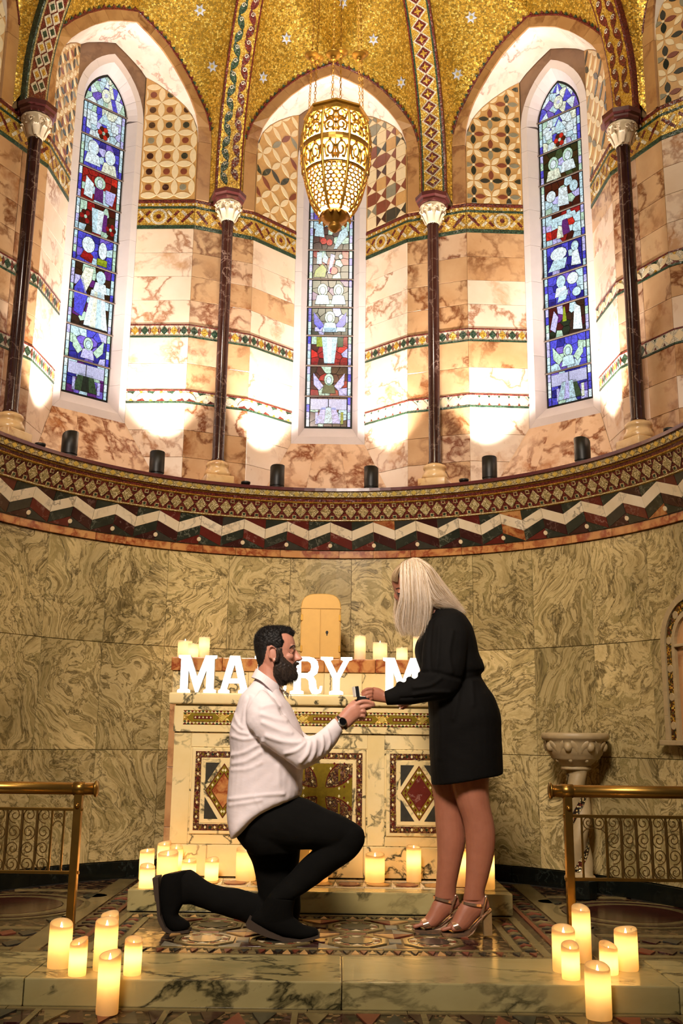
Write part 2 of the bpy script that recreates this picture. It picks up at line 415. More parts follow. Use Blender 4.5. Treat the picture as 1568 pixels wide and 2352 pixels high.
for k in range(-50, 51):
    A = k * PL
    curved_piece('gold_diamond', [(A - PL * .33, .5), (A, .02), (A + PL * .33, .5), (A, .98)], M['goldpiece'], t3, lz, .004)
    curved_piece('small_tile', [(A + PL * .4, .45), (A + PL * .6, .45), (A + PL * .6, .85), (A + PL * .4, .85)], M['palegold'], t3, lz, .003)

# ------------------------------------------------------------------ upper bays
BA = 42.3; WF, VF = 0.525, 1.93; WB, VB = 0.25, 2.2
SW = math.hypot(WF - WB, VB - VF); TA = math.tan(R_(BA / 2))
Z_L = 2.325
def bayT(k):
    a = R_(BA * k); return frame((0, 0, 0), (math.cos(a), -math.sin(a), 0), (math.sin(a), math.cos(a), 0), (0, 0, 1))   # local (u, v, z)
ARCH = [(0.525, 4.74), (0.517, 4.85), (0.49, 4.945), (0.445, 5.03), (0.39, 5.105), (0.30, 5.205), (0.20, 5.29), (0.10, 5.345), (0.0, 5.39)]
def zarch(u):
    u = abs(u)
    for (u1, z1), (u0, z0) in zip(ARCH, ARCH[1:]):
        if u0 <= u <= u1: return z0 + (z1 - z0) * (u - u0) / (u1 - u0)
    return 4.74
def arch_off(d):
    pts = []
    for i, (u, z) in enumerate(ARCH):
        a = ARCH[max(i - 1, 0)]; b = ARCH[min(i + 1, len(ARCH) - 1)]
        t = Vector((b[0] - a[0], b[1] - a[1])).normalized(); n = Vector((t.y, -t.x))
        if i == len(ARCH) - 1: n = Vector((0, 1.06))
        pts.append((u + n.x * d, z + n.y * d))
    pts[-1] = (0.0, pts[-1][1])
    return pts
def vfront(u): return VF - max(0.0, abs(u) - WF) * TA
def v_apron(z): return 2.03 + (min(z, 2.73) - Z_L) / (2.73 - Z_L) * (VB - 2.03)
def w_back(z): return SW * (v_apron(z) - VF) / (VB - VF) if z < 2.73 else SW
COURSES = [Z_L, 2.51, 2.69, 2.87, None, 2.96, 3.14, 3.32, None, 3.41, 3.58, 3.75, 3.92, 4.095]
def splayT(T, s):
    "local axes of a splay: x from the pier edge to the window, y up, z out of the wall"
    o = T @ Vector((s * WF, VF, 0)); e = T @ Vector((s * WB, VB, 0)); ex = (e - o).normalized(); ez = Vector((0, 0, 1))
    n = ex.cross(ez) * (1 if s < 0 else -1)
    # n must face the room
    if n.dot(Vector((o.x, o.y, 0))) > 0: n = -n
    return o, ex, n
def place(o, ex, n, x, z, lift=0.0): return frame(o + ex * x + Vector((0, 0, z)) + n * lift, ex, (0, 0, 1), n) if ex.cross(Vector((0, 0, 1))).dot(n) > 0 else frame(o + ex * x + Vector((0, 0, z)) + n * lift, -ex, (0, 0, 1), n)
def surf_tile(name, poly, mat, parent, o, ex, n, h=0.004, e=0.0015, lift=0.0, key=None, at=None):
    "tile with outline poly=(along ex, height) on the vertical surface through o"
    mir = ex.cross(Vector((0, 0, 1))).dot(n) <= 0
    if key is not None and name in ('corner_tile', 'square_tile'):
        mb, mi = batch(parent, name + 's', mat); mb.prism([(-x, z) if mir else (x, z) for x, z in poly], h, place(o, ex, n, at[0], at[1], lift), e, mi); return None
    if key is not None:
        k2 = (name, key, mir)
        pl = [(-x, z) if mir else (x, z) for x, z in poly]
        me = tile_mesh(k2, pl, h, e, mat)
        return inst(name, me, parent, place(o, ex, n, at[0], at[1], lift), mat)
    T = frame(o + n * lift, -ex if mir else ex, (0, 0, 1), n)
    pl = [(-x, z) if mir else (x, z) for x, z in poly]
    return MB().prism(pl, h, T, e).obj(name, mat, parent)
def petal(l, w, n=5):
    p = [(-l / 2 + l * i / n, w / 2 * math.sin(PI * i / n) ** .8) for i in range(n + 1)]
    return p[:-1] + [(-x, -y) for x, y in p[:-1]]
def rotp(p, a): c, s = math.cos(a), math.sin(a); return [(x * c - y * s, x * s + y * c) for x, y in p]
def ngon(r, n, a=0): return [(r * math.cos(a + 2 * PI * i / n), r * math.sin(a + 2 * PI * i / n)) for i in range(n)]

BAYN = {-2: 'far_left', -1: 'left', 0: 'center', 1: 'right', 2: 'far_right'}
walls = {}
def lunette(par, o, ex, n, style, rs):
    "inlaid marble pattern between frieze and arch on one splay"
    x0, x1, zb = 0.010, SW - 0.012, 4.312
    reg = [(x0, zb), (x1, zb)] + [(x, zarch(WF - x * (WF - WB) / SW) - .008) for x in np.linspace(x1, x0, 14)]
    while len(reg) > 3 and reg[-1][1] < zb: reg.pop()
    def put(poly, cx, cz, mat, name, h=.004):
        p = [(x + cx, z + cz) for x, z in poly]
        A0 = parea(p); q = clip_convex(p, reg); A1 = parea(q)
        if A1 < A0 * .12 or A1 < 1e-5: return
        if A1 > A0 * .999: surf_tile(name, poly, mat, par, o, ex, n, h, .001, key=(style, name, tuple(round(t, 4) for t in poly[0]), tuple(round(t, 4) for t in poly[1])), at=(cx, cz))
        else: surf_tile(name, q, mat, par, o, ex, n, h, .0008)
    c = 0.118
    cols = ['rust', 'olive', 'grey', 'green', 'rust', 'darkred']
    if style == 'circles':
        for i in range(0, 5):
            for j in range(0, 10):
                x = x0 + .02 + i * c; z = zb + .03 + j * c
                for q, (dx, dz_) in enumerate(((c / 2, 0), (0, c / 2))):
                    put(rotp(petal(c * 1.0, c * .40), 0 if q == 0 else PI / 2), x + dx, z + dz_, M['cream'], 'petal')
                put(ngon(c * .2, 10), x + c / 2, z + c / 2, M[cols[rs.randrange(6)]], 'disc', .0045)
    elif style == 'diag':
        for i in range(0, 7):
            for j in range(0, 14):
                x = x0 + i * c * .72; z = zb + j * c * .72
                ang = PI / 4 if (i + j) % 2 else -PI / 4
                m = M['cream'] if rs.random() < .72 else M[cols[rs.randrange(4)]]
                put(rotp(petal(c * .98, c * .34), ang), x, z, m, 'petal')
    elif style == 'cross':
        for i in range(0, 5):
            for j in range(0, 10):
                x = x0 + .045 + i * c; z = zb + .05 + j * c
                dark = (i + j) % 2 == 0
                for q in range(4):
                    m = M[cols[(i + 2 * j + q) % 4]] if dark else M['cream']
                    a = q * PI / 2 + (0 if dark else PI / 4)
                    put(rotp(petal(c * .62, c * .30), a), x + c * .36 * math.cos(a), z + c * .36 * math.sin(a), m, 'petal')
                if dark: put(ngon(c * .08, 8), x, z, M['cream'], 'disc', .0055)
    else:
        c = .092
        for i in range(0, 6):
            for j in range(0, 13):
                x = x0 + i * c; z = zb + j * c
                if (i + j) % 2: put([(.002, .002), (c - .002, .002), (c - .002, c - .002), (.002, c - .002)], x, z, M[['cream', 'cream', 'tan', 'rust', 'grey', 'olive'][rs.randrange(6)]], 'square')
                else:
                    h = c / 2; m1, m2 = (M['cream'], M[cols[rs.randrange(6)]]); g = .002
                    put([(g, g * 2), (h - g, h), (g, c - g * 2)], x, z, m2, 'triangle')
                    put([(c - g, g * 2), (c - g, c - g * 2), (h + g, h)], x, z, m2, 'triangle')
                    put([(g * 2, g), (c - g * 2, g), (h, h - g)], x, z, m1, 'triangle')
                    put([(g * 2, c - g), (h, h + g), (c - g * 2, c - g)], x, z, m1, 'triangle')
def band(par, o, ex, n, L, z0, z1, style, lmax=None):
    "one narrow mosaic band along a vertical face of length L"
    H = z1 - z0; lt = .0015
    def strip(a, b, mat, h): surf_tile('border_strip', [(0.0005, a), (L - .0005, a), (L - .0005, b), (0.0005, b)], mat, par, o, ex, n, h, 0)
    strip(z0 + H * .0, z0 + H * .12, M['greentess'], .004); strip(z1 - H * .1, z1, M['redtess'], .004); strip(z0 + H * .12, z1 - H * .1, M['whitetess'] if style != 'frieze' else M['yellowtess'], .002)
    zc = z0 + H * .51; hh = H * .36
    if style == 'frieze':
        strip(z1 - H * .30, z1 - H * .22, M['greentess'], .0035)
        for i in range(int(L / .022)): surf_tile('square_tile', [(-.006, -.006), (.006, -.006), (.006, .006), (-.006, .006)], M['yellowtess' if i % 2 else 'whitetess'], par, o, ex, n, .004, .0, key=('fs', i % 2), at=((i + .5) * L / int(L / .022), z1 - H * .16))
        zc = z0 + H * .42; hh = H * .27; m = max(2, int(round(L / .1)))
        for i in range(m):
            x = (i + .5) * L / m
            if L > .3 and i == m // 2:
                surf_tile('rosette', ngon(hh * 1.02, 14), M['whitetess'], par, o, ex, n, .004, .0, key=('r1', round(hh, 4)), at=(x, zc))
                surf_tile('rosette_centre', ngon(hh * .72, 14), M['yellowtess'], par, o, ex, n, .005, .0, key=('r2', round(hh, 4)), at=(x, zc))
                surf_tile('rosette_eye', ngon(hh * .3, 8), M['redtess'], par, o, ex, n, .006, .0, key=('r3', round(hh, 4)), at=(x, zc))
            else:
                for sgn in (1, -1):
                    p = rotp([(-.055, -.009), (.055, -.009), (.055, .009), (-.055, .009)], sgn * .82)
                    surf_tile('lattice_tile', p, M['whitetess' if sgn > 0 else 'redtess'], par, o, ex, n, .0035 + .0006 * sgn, .0, key=('la', sgn), at=(x, zc))
                surf_tile('diamond_tile', ngon(.017, 4), M['yellowtess' if i % 2 else 'redtess'], par, o, ex, n, .0048, .0, key=('ld', i % 2), at=(x, zc))
    else:
        m = max(1, int(round(L / .062))); c = L / m
        for i in range(m):
            x = (i + .5) * c
            if style == 'diamond':
                surf_tile('diamond_tile', [(-c * .40, 0), (0, -hh * .95), (c * .40, 0), (0, hh * .95)], M['yellowtess' if i % 2 else 'greentess'], par, o, ex, n, .0035, .0, key=('bd', round(c, 4), i % 2), at=(x, zc))
                for sx in (-1, 1):
                    surf_tile('corner_tile', [(sx * c * .48, hh * .9), (sx * c * .48, -hh * .9), (sx * c * .30, 0)][::sx], M['redtess'], par, o, ex, n, .0033, .0, key=('bt', round(c, 4), sx), at=(x, zc))
            elif style == 'leaf':
                sg = 1 if i % 2 else -1
                surf_tile('leaf_tile', rotp(petal(c * 1.18, hh * 1.0), sg * .62), M['cream'], par, o, ex, n, .0042, .0, key=('bl', round(c, 4), sg), at=(x, zc))
                surf_tile('triangle_tile', [(-c * .42, hh * sg), (c * .42, hh * sg), (0, hh * .1 * sg)][::-sg], M['greentess' if sg > 0 else 'redtess'], par, o, ex, n, .003, .0, key=('b3', round(c, 4), sg), at=(x, zc))
                surf_tile('triangle_tile', [(-c * .2, -hh * sg), (c * .2, -hh * sg), (0, -hh * .4 * sg)][::sg], M['yellowtess'], par, o, ex, n, .003, .0, key=('b4', round(c, 4), sg), at=(x, zc))
            else:
                surf_tile('diamond_tile', [(-c * .46, 0), (0, -hh), (c * .46, 0), (0, hh)], M['cream'], par, o, ex, n, .0035, .0, key=('bw', round(c, 4)), at=(x, zc))
                surf_tile('corner_tile', [(c * .5 - .009, -hh * .95), (c * .5 + .009, -hh * .95), (c * .5, -hh * .45)], M['redtess'], par, o, ex, n, .003, .0, key=('bx', 1), at=(x, zc))
                surf_tile('corner_tile', [(c * .5 - .009, hh * .95), (c * .5, hh * .45), (c * .5 + .009, hh * .95)], M['greentess'], par, o, ex, n, .003, .0, key=('bx', 2), at=(x, zc))
STYLE = {(-2, 1): 'circles', (-1, -1): 'cross', (-1, 1): 'circles', (0, -1): 'diag', (0, 1): 'tri', (1, -1): 'cross', (1, 1): 'diag', (2, -1): 'cross', (-2, -1): 'diag', (2, 1): 'circles'}
B2 = {(-2, 1): 'diamond', (-1, -1): 'diamond', (-1, 1): 'diamond', (0, -1): 'diamond', (0, 1): 'diamond', (1, -1): 'diamond', (1, 1): 'leaf', (2, -1): 'leaf'}
B3 = {(-2, 1): 'diamond', (-1, -1): 'diamond', (-1, 1): 'leaf', (0, -1): 'leaf', (0, 1): 'white', (1, -1): 'white', (1, 1): 'diamond', (2, -1): 'white'}
PW = 0.2065    # half width of a pier face
for k in range(-2, 3):
    T = bayT(k); wb = empty('wall_bay_' + BAYN[k], T @ Vector((0, VB, Z_L)), kind='structure'); walls[k] = wb
    rs = random.Random(50 + k)
    mb = MB()
    for s in (-1, 1):
        o, ex, n = splayT(T, s); pier_dir = (T @ Vector((s, -s * 0 - TA, 0))).normalized()
        # backing of splay, cut by apron and arch
        prof = [(-.004, Z_L)] + [(w_back(z), z) for z in (Z_L, 2.73)] + [(SW, 5.24)] + [(x, zarch(WF - x * (WF - WB) / SW)) for x in np.linspace(SW, 0, 10)] + [(-.004, 4.6)]
        mb.add([o + ex * x + Vector((0, 0, z)) - n * .003 for x, z in prof], [tuple(range(len(prof)))])
        # backing of half pier
        po = T @ Vector((s * WF, VF, 0)); pd = pier_dir; pn = pd.cross(Vector((0, 0, 1)))
        if pn.dot(po) > 0: pn = -pn
        q = [(0, Z_L), (PW, Z_L), (PW, 4.9), (0, 4.9)]
        mb.add([po + pd * x + Vector((0, 0, z)) - pn * .003 for x, z in q], [(0, 1, 2, 3)])
        # marble courses
        for z0, z1 in zip(COURSES, COURSES[1:]):
            if z0 is None or z1 is None: continue
            g = .001
            pl = [(g, z0 + g), (w_back(z0) - g, z0 + g)] + ([(SW - g, 2.73)] if z0 < 2.73 < z1 else []) + [(w_back(z1) - g, z1 - g), (g, z1 - g)]
            surf_tile('marble_block', pl, M['upper_pale'] if rs.random() < .93 else M['upper'], wb, o, ex, n, .004, .0012, -.003)
            surf_tile('marble_block', [(g, z0 + g), (PW - g * .5, z0 + g), (PW - g * .5, z1 - g), (g, z1 - g)], M['upper'] if rs.random() < .75 else M['apron'], wb, po, pd, pn, .004, .0012, -.003)
        for z0, z1, st in ((2.87, 2.96, B3.get((k, s), 'white')), (3.32, 3.41, B2.get((k, s), 'diamond')), (4.095, 4.305, 'frieze')):
            band(wb, o, ex, n, SW, z0, z1, st); band(wb, po, pd, pn, PW, z0, z1, st)
        surf_tile('panel_ground', [(.004, 4.31), (SW - .002, 4.31)] + [(x, zarch(WF - x * (WF - WB) / SW) - .002) for x in np.linspace(SW - .002, .006, 12)], M['tan'], wb, o, ex, n, .001, 0)
        lunette(wb, o, ex, n, STYLE[(k, s)], rs)
    # apron below the window
    zz_ = np.linspace(Z_L, 2.73, 2)
    for q in range(3):
        f0, f1 = (-1 + 2 * q / 3), (-1 + 2 * (q + 1) / 3)
        uu = lambda z: WF - w_back(z) * (WF - WB) / SW
        P = [T @ Vector((f0 * uu(Z_L), v_apron(Z_L), Z_L)), T @ Vector((f1 * uu(Z_L), v_apron(Z_L), Z_L)), T @ Vector((f1 * uu(2.73), v_apron(2.73), 2.73)), T @ Vector((f0 * uu(2.73), v_apron(2.73), 2.73))]
        c = sum(P, Vector()) / 4; nn = (P[1] - P[0]).cross(P[3] - P[0]).normalized()
        if nn.dot(c) > 0: nn = -nn
        I = [c + (p - c) * .997 for p in P]
        mk('marble_block', [p for p in I] + [p + nn * .005 for p in I], [(0, 1, 2, 3), (7, 6, 5, 4)] + [(i, 4 + i, 4 + (i + 1) % 4, (i + 1) % 4) for i in range(4)], M['apron'], wb)
    # soffit slabs
    us = [WF, .50, .455, .40, .335, .25, .17, .085, 0]
    for s in (-1, 1):
        groups = [(0, 3), (3, 5), (5, 8)]
        for g0, g1 in groups:
            v = []; f = []
            seg = []
            for i in range(g0, g1):
                for r in range(4 if i < g1 - 1 else 5):
                    seg.append(us[i] + (us[i + 1] - us[i]) * r / 4)
            for u in seg:
                vb = VF + (WF - u) / (WF - WB) * (VB - VF) if u > WB else VB
                v += [T @ Vector((s * u, VF, zarch(u))), T @ Vector((s * u, vb + .002, zarch(u)))]
            # start the barrel on the vertical jamb top
            for i in range(len(seg) - 1): f.append((2 * i, 2 * i + 1, 2 * i + 3, 2 * i + 2))
            mk('soffit_slab', v, f, M['soffit'], wb)
    # archivolt voussoirs
    A0, A1 = [(WF, 4.306)] + ARCH, [(WF + .08, 4.306)] + arch_off(.08)
    for s in (-1, 1):
        for i in range(len(A0) - 1):
            q = [A0[i], A1[i], A1[i + 1], A0[i + 1]]
            c = (sum(p[0] for p in q) / 4, sum(p[1] for p in q) / 4)
            q = [(c[0] + (p[0] - c[0]) * .992, c[1] + (p[1] - c[1]) * .992) for p in q]
            v = [T @ Vector((s * u, vfront(u) + .012, z)) for u, z in q] + [T @ Vector((s * u, vfront(u) - .012, z)) for u, z in q]
            mk('voussoir', v, [(0, 1, 2, 3), (7, 6, 5, 4)] + [(j, 4 + j, 4 + (j + 1) % 4, (j + 1) % 4) for j in range(4)], M['arch'], wb)
    mb.obj('backing', M['mortar'], wb)
flush()
# ------------------------------------------------------------------ windows
def lancet(hw, zb, zs, za, n=9):
    c = ((za - zs) ** 2 - hw * hw) / (2 * hw); Rr = hw + c; a1 = math.asin(min(1, (za - zs) / Rr))
    right = [(-c + Rr * math.cos(a1 * i / n), zs + Rr * math.sin(a1 * i / n)) for i in range(n + 1)]
    right[-1] = (0.0, za)
    return [(hw, zb)] + right, c, Rr
ZG0, ZGS, ZGA, HG = 2.865, 4.90, 5.19, 0.165
VG = 2.27
def glass_mat(name, h, e=0.9):
    t = NT(name); co = t.coords(1.0, rand=True); c = lin(h)
    f = t.ramp(t.noise(co, 60, 4, 0.65), [(0.34, tuple(x * .30 for x in c[:3])), (0.56, c[:3])])
    g = t.ramp(t.noise(co, 130, 2, 0.5), [(0.40, (0.25, 0.25, 0.28)), (0.5, (1, 1, 1))])
    col = t.mix(0.6, f, t.mix(1.0, f, g, 'MULTIPLY'))
    t.set(t.p.inputs['Emission Color'], col)
    return t.done(tuple(x * .25 for x in c[:3]) + (1,), 0.15, Emission_Strength=e)
G = {n: glass_mat('glass_' + n, h, e) for n, h, e in [
    ('blue', '#4c4cd0', 1.0), ('deepblue', '#2a2a9a', .7), ('violet', '#7a64d8', .8), ('purple', '#6a2a86', .6), ('white', '#dcf0fa', .95),
    ('pale', '#bfe2f2', .92), ('cream', '#e8f2de', .92), ('green', '#3f5c3a', .6), ('mint', '#b4d8c4', 1.0), ('lime', '#98ac28', .75),
    ('red', '#a01820', .75), ('darkred', '#4c0f14', .6), ('ruby', '#d22a24', .8), ('brown', '#3a2418', .6), ('darkgreen', '#20301f', .5), ('lilac', '#b4b4ea', 1.1)]}
def scroll_mat():
    t = NT('glass_scroll'); co = t.coords(1.0, rand=False)
    b = t.n('TexWave', {'Vector': co, 'Scale': 34.0, 'Distortion': 0.4, 'Detail': 1.0}, bands_direction='Z').outputs['Fac']
    n = t.noise(t.n('VectorMath', {0: co, 1: (160, 160, 60)}, operation='MULTIPLY').outputs[0], 1.0, 2)
    m = t.math('MULTIPLY', t.math('GREATER_THAN', b, .62), t.math('GREATER_THAN', n, .47))
    t.set(t.p.inputs['Emission Color'], t.mix(t.math('MULTIPLY', m, .6), lin('#c4c8ec'), lin('#3c3c74')))
    return t.done(lin('#555566'), 0.2, Emission_Strength=.85)
G['scroll'] = scroll_mat()
BARS = [3.10, 3.325, 3.55, 3.765, 3.98, 4.207, 4.442, 4.673, 4.92]
def E_(x, y, a, b, n=12): return [(x + a * math.cos(2 * PI * i / n), y + b * math.sin(2 * PI * i / n)) for i in range(n)]
def saint(x, y, s, halo='mint', robe='white', face='white'):
    return [(E_(x, y, .034 * s, .046 * s), halo), (E_(x, y - .004, .019 * s, .028 * s), face),
            ([(x - .05 * s, y - .105 * s), (x + .05 * s, y - .105 * s), (x + .036 * s, y - .042 * s), (x, y - .034 * s), (x - .036 * s, y - .042 * s)], robe)]
def wings(x, y, s, c):
    out = []
    for d in (-1, 1):
        p = [(x + d * .04 * s, y - .05 * s), (x + d * .07 * s, y - .085 * s), (x + d * .11 * s, y - .04 * s), (x + d * .115 * s, y + .05 * s), (x + d * .085 * s, y + .01 * s)]
        out.append((p if d < 0 else p[::-1], c))
    return out
def robe(x, y0, y1, w0, w1, cols):
    n = len(cols); out = []
    for i, c in enumerate(cols):
        a, b = -1 + 2 * i / n, -1 + 2 * (i + 1) / n
        out.append(([(x + a * w0, y0), (x + b * w0, y0), (x + b * w1, y1), (x + a * w1, y1)], c))
    return out
def rect(x0, y0, x1, y1): return [(x0, y0), (x1, y0), (x1, y1), (x0, y1)]
def flower(x, y, r, c='red'): return [(E_(x + r * math.cos(a), y + r * 1.2 * math.sin(a), r * .62, r * .72, 8), c if i % 2 else 'darkred') for i, a in enumerate([2 * PI * q / 6 for q in range(6)])] + [(E_(x, y, r * .42, r * .5, 8), 'mint')]
def composition(k):
    S = []
    S += robe(-.0, 2.905, 3.02, .085, .05, [['green', 'darkgreen', 'green'], ['lilac', 'pale', 'lilac'], ['pale', 'lilac', 'pale', 'green']][k])
    S += [(rect(-.125, 3.005, -.004, 3.082), 'scroll'), (rect(.002, 3.005, .125, 3.082), 'scroll'), (rect(-.09, 2.9, -.072, 2.985), 'lilac'), (rect(.085, 2.9, .103, 2.985), ['lilac', 'lime', 'cream'][k])]
    S += wings(0, 3.225, .95, ['mint', 'lilac', 'mint'][k]) + saint(0, 3.225, .95, 'mint', ['lilac', 'green', 'pale'][k], 'pale')
    if k == 0:
        S += robe(.04, 3.345, 3.60, .085, .045, ['white', 'cream', 'pale', 'white']) + saint(.055, 3.70, 1.0, 'pale', 'white') + [([(-.05, 3.56), (-.01, 3.66), (.0, 3.745), (-.06, 3.74), (-.085, 3.66)], 'cream'), ([(-.115, 3.42), (-.06, 3.40), (-.03, 3.54), (-.075, 3.67), (-.125, 3.58)], 'blue')]
        S += [(E_(-.05, 3.90, .045, .055), 'white'), (E_(.055, 3.89, .03, .06), 'white'), ([(-.10, 3.80), (-.02, 3.78), (-.01, 3.83), (-.07, 3.87)], 'red'), (rect(.02, 3.785, .09, 3.83), 'lime')]
        S += flower(-.085, 4.09, .026) + flower(.10, 4.06, .024) + robe(-.0, 4.0, 4.17, .03, .045, ['pale', 'white']) + [(rect(.04, 4.03, .07, 4.15), 'purple')]
        S += [([(-.035, 4.235), (.03, 4.23), (.026, 4.325), (-.03, 4.325)], 'purple'), (E_(0, 4.365, .04, .045), 'mint'), (E_(0, 4.36, .02, .03), 'white'), ([(-.11, 4.24), (-.05, 4.23), (-.045, 4.34), (-.10, 4.38)], 'white'), ([(.05, 4.24), (.10, 4.23), (.12, 4.33), (.045, 4.33)], 'lilac')]
        S += saint(-.065, 4.60, 1.15, 'white', 'white') + saint(.06, 4.575, 1.15, 'white', 'cream')
        S += flower(.0, 4.735, .026, 'ruby')
    elif k == 1:
        S += robe(.0, 3.345, 3.54, .035, .055, ['pale', 'white', 'pale']) + wings(0, 3.68, 1.0, 'blue') + saint(0, 3.69, 1.05, 'mint', 'pale') + [(rect(-.105, 3.585, -.045, 3.615), 'lilac'), (rect(-.04, 3.58, .045, 3.612), 'white'), (rect(.05, 3.585, .11, 3.615), 'pale'), (rect(-.09, 3.47, -.045, 3.54), 'lime'), (rect(.055, 3.47, .095, 3.54), 'green')]
        S += saint(-.055, 3.90, 1.05, 'mint', 'pale') + saint(.058, 3.90, 1.05, 'mint', 'pale')
        S += [([(-.12, 4.0), (-.04, 4.0), (-.03, 4.06), (-.06, 4.10), (-.11, 4.05)], 'lime'), ([(-.02, 4.03), (.0, 4.03), (.03, 4.17), (.0, 4.18)], 'lilac'), (rect(-.10, 4.10, -.065, 4.19), 'pale'), ([(-.06, 4.12), (-.03, 4.1), (-.02, 4.15), (-.05, 4.19)], 'pale'), (E_(.02, 4.05, .03, .03), 'ruby'), (E_(.07, 4.16, .014, .018), 'mint')]
        S += [(E_(-.055, 4.28, .022, .026), 'ruby'), (E_(-.012, 4.27, .022, .026), 'ruby'), ([(-.12, 4.32), (-.05, 4.31), (-.06, 4.40), (-.11, 4.42)], 'pale'), ([(.02, 4.22), (.04, 4.22), (.12, 4.33), (.11, 4.40), (.06, 4.35)], 'pale')]
        S += saint(0, 4.60, 1.1, 'mint', 'white') + flower(0, 4.735, .026, 'ruby')
    else:
        S += [([(-.03, 3.43), (.0, 3.43), (-.01, 3.53), (-.02, 3.53)], 'lime'), ([(.045, 3.36), (.11, 3.345), (.10, 3.50), (.06, 3.53)], 'white'), ([(-.12, 3.40), (-.085, 3.37), (-.06, 3.47), (-.09, 3.52)], 'lilac')]
        S += saint(-.03, 3.71, .95, 'pale', 'white') + [(E_(.055, 3.71, .04, .04), 'white'), ([(-.06, 3.57), (.0, 3.58), (.02, 3.64), (-.04, 3.64)], 'pale'), (E_(.08, 3.61, .03, .03), 'pale')]
        S += [(E_(-.04, 3.91, .06, .045), 'white'), ([(-.12, 3.80), (.0, 3.80), (.02, 3.87), (-.08, 3.87)], 'pale'), ([(.05, 3.80), (.12, 3.79), (.10, 3.90), (.06, 3.89)], 'white'), (E_(.08, 3.93, .026, .034), 'pale')]
        S += [([(-.05, 4.02), (.0, 4.02), (-.01, 4.10), (-.035, 4.11)], 'cream'), ([(-.02, 4.03), (.05, 4.04), (.03, 4.15), (.0, 4.16)], 'purple'), ([(-.12, 4.13), (.10, 4.15), (.09, 4.18), (-.10, 4.17)], 'pale')]
        S += [(E_(-.08, 4.34, .035, .04), 'white'), ([(-.03, 4.25), (.05, 4.24), (.04, 4.37), (-.02, 4.38)], 'white'), (E_(.09, 4.36, .03, .04), 'pale')] + saint(-.055, 4.575, 1.1, 'mint', 'cream') + saint(.055, 4.60, 1.1, 'mint', 'white') + flower(0, 4.735, .026, 'ruby')
    S += [(rect(-.105, 4.77, -.055, 4.83), 'white'), (rect(.055, 4.77, .105, 4.83), 'white'), ([(-.05, 4.80), (.05, 4.80), (0, 4.89)], 'pale'), (E_(0, 5.02, .034, .05), 'cream'), (E_(0, 5.02, .014, .018), 'lilac'), ([(-.014, 5.08), (.014, 5.08), (0, 5.16)], 'white')]
    return S
BG = [{0: 'purple', 1: 'deepblue', 2: 'brown', 3: 'brown', 4: 'blue', 5: 'darkred', 6: 'red', 7: 'blue', 8: 'white', 9: 'blue'},
      {0: 'darkred', 1: 'darkred', 2: 'red', 3: 'darkgreen', 4: 'brown', 5: 'darkred', 6: 'darkred', 7: 'blue', 8: 'white', 9: 'blue'},
      {0: 'deepblue', 1: 'blue', 2: 'brown', 3: 'blue', 4: 'deepblue', 5: 'red', 6: 'darkred', 7: 'darkgreen', 8: 'white', 9: 'blue'}]
ALT = {'purple': ['violet', 'deepblue'], 'deepblue': ['blue', 'violet'], 'brown': ['darkred', 'purple', 'darkgreen'], 'blue': ['violet', 'deepblue', 'pale'], 'darkred': ['brown', 'red', 'mint'], 'red': ['ruby', 'darkred', 'pale'],
       'white': ['pale', 'cream', 'blue'], 'darkgreen': ['green', 'brown', 'lilac']}
outL, cL, RL = lancet(HG - .012, ZG0 + .012, ZGS, ZGA - .02)
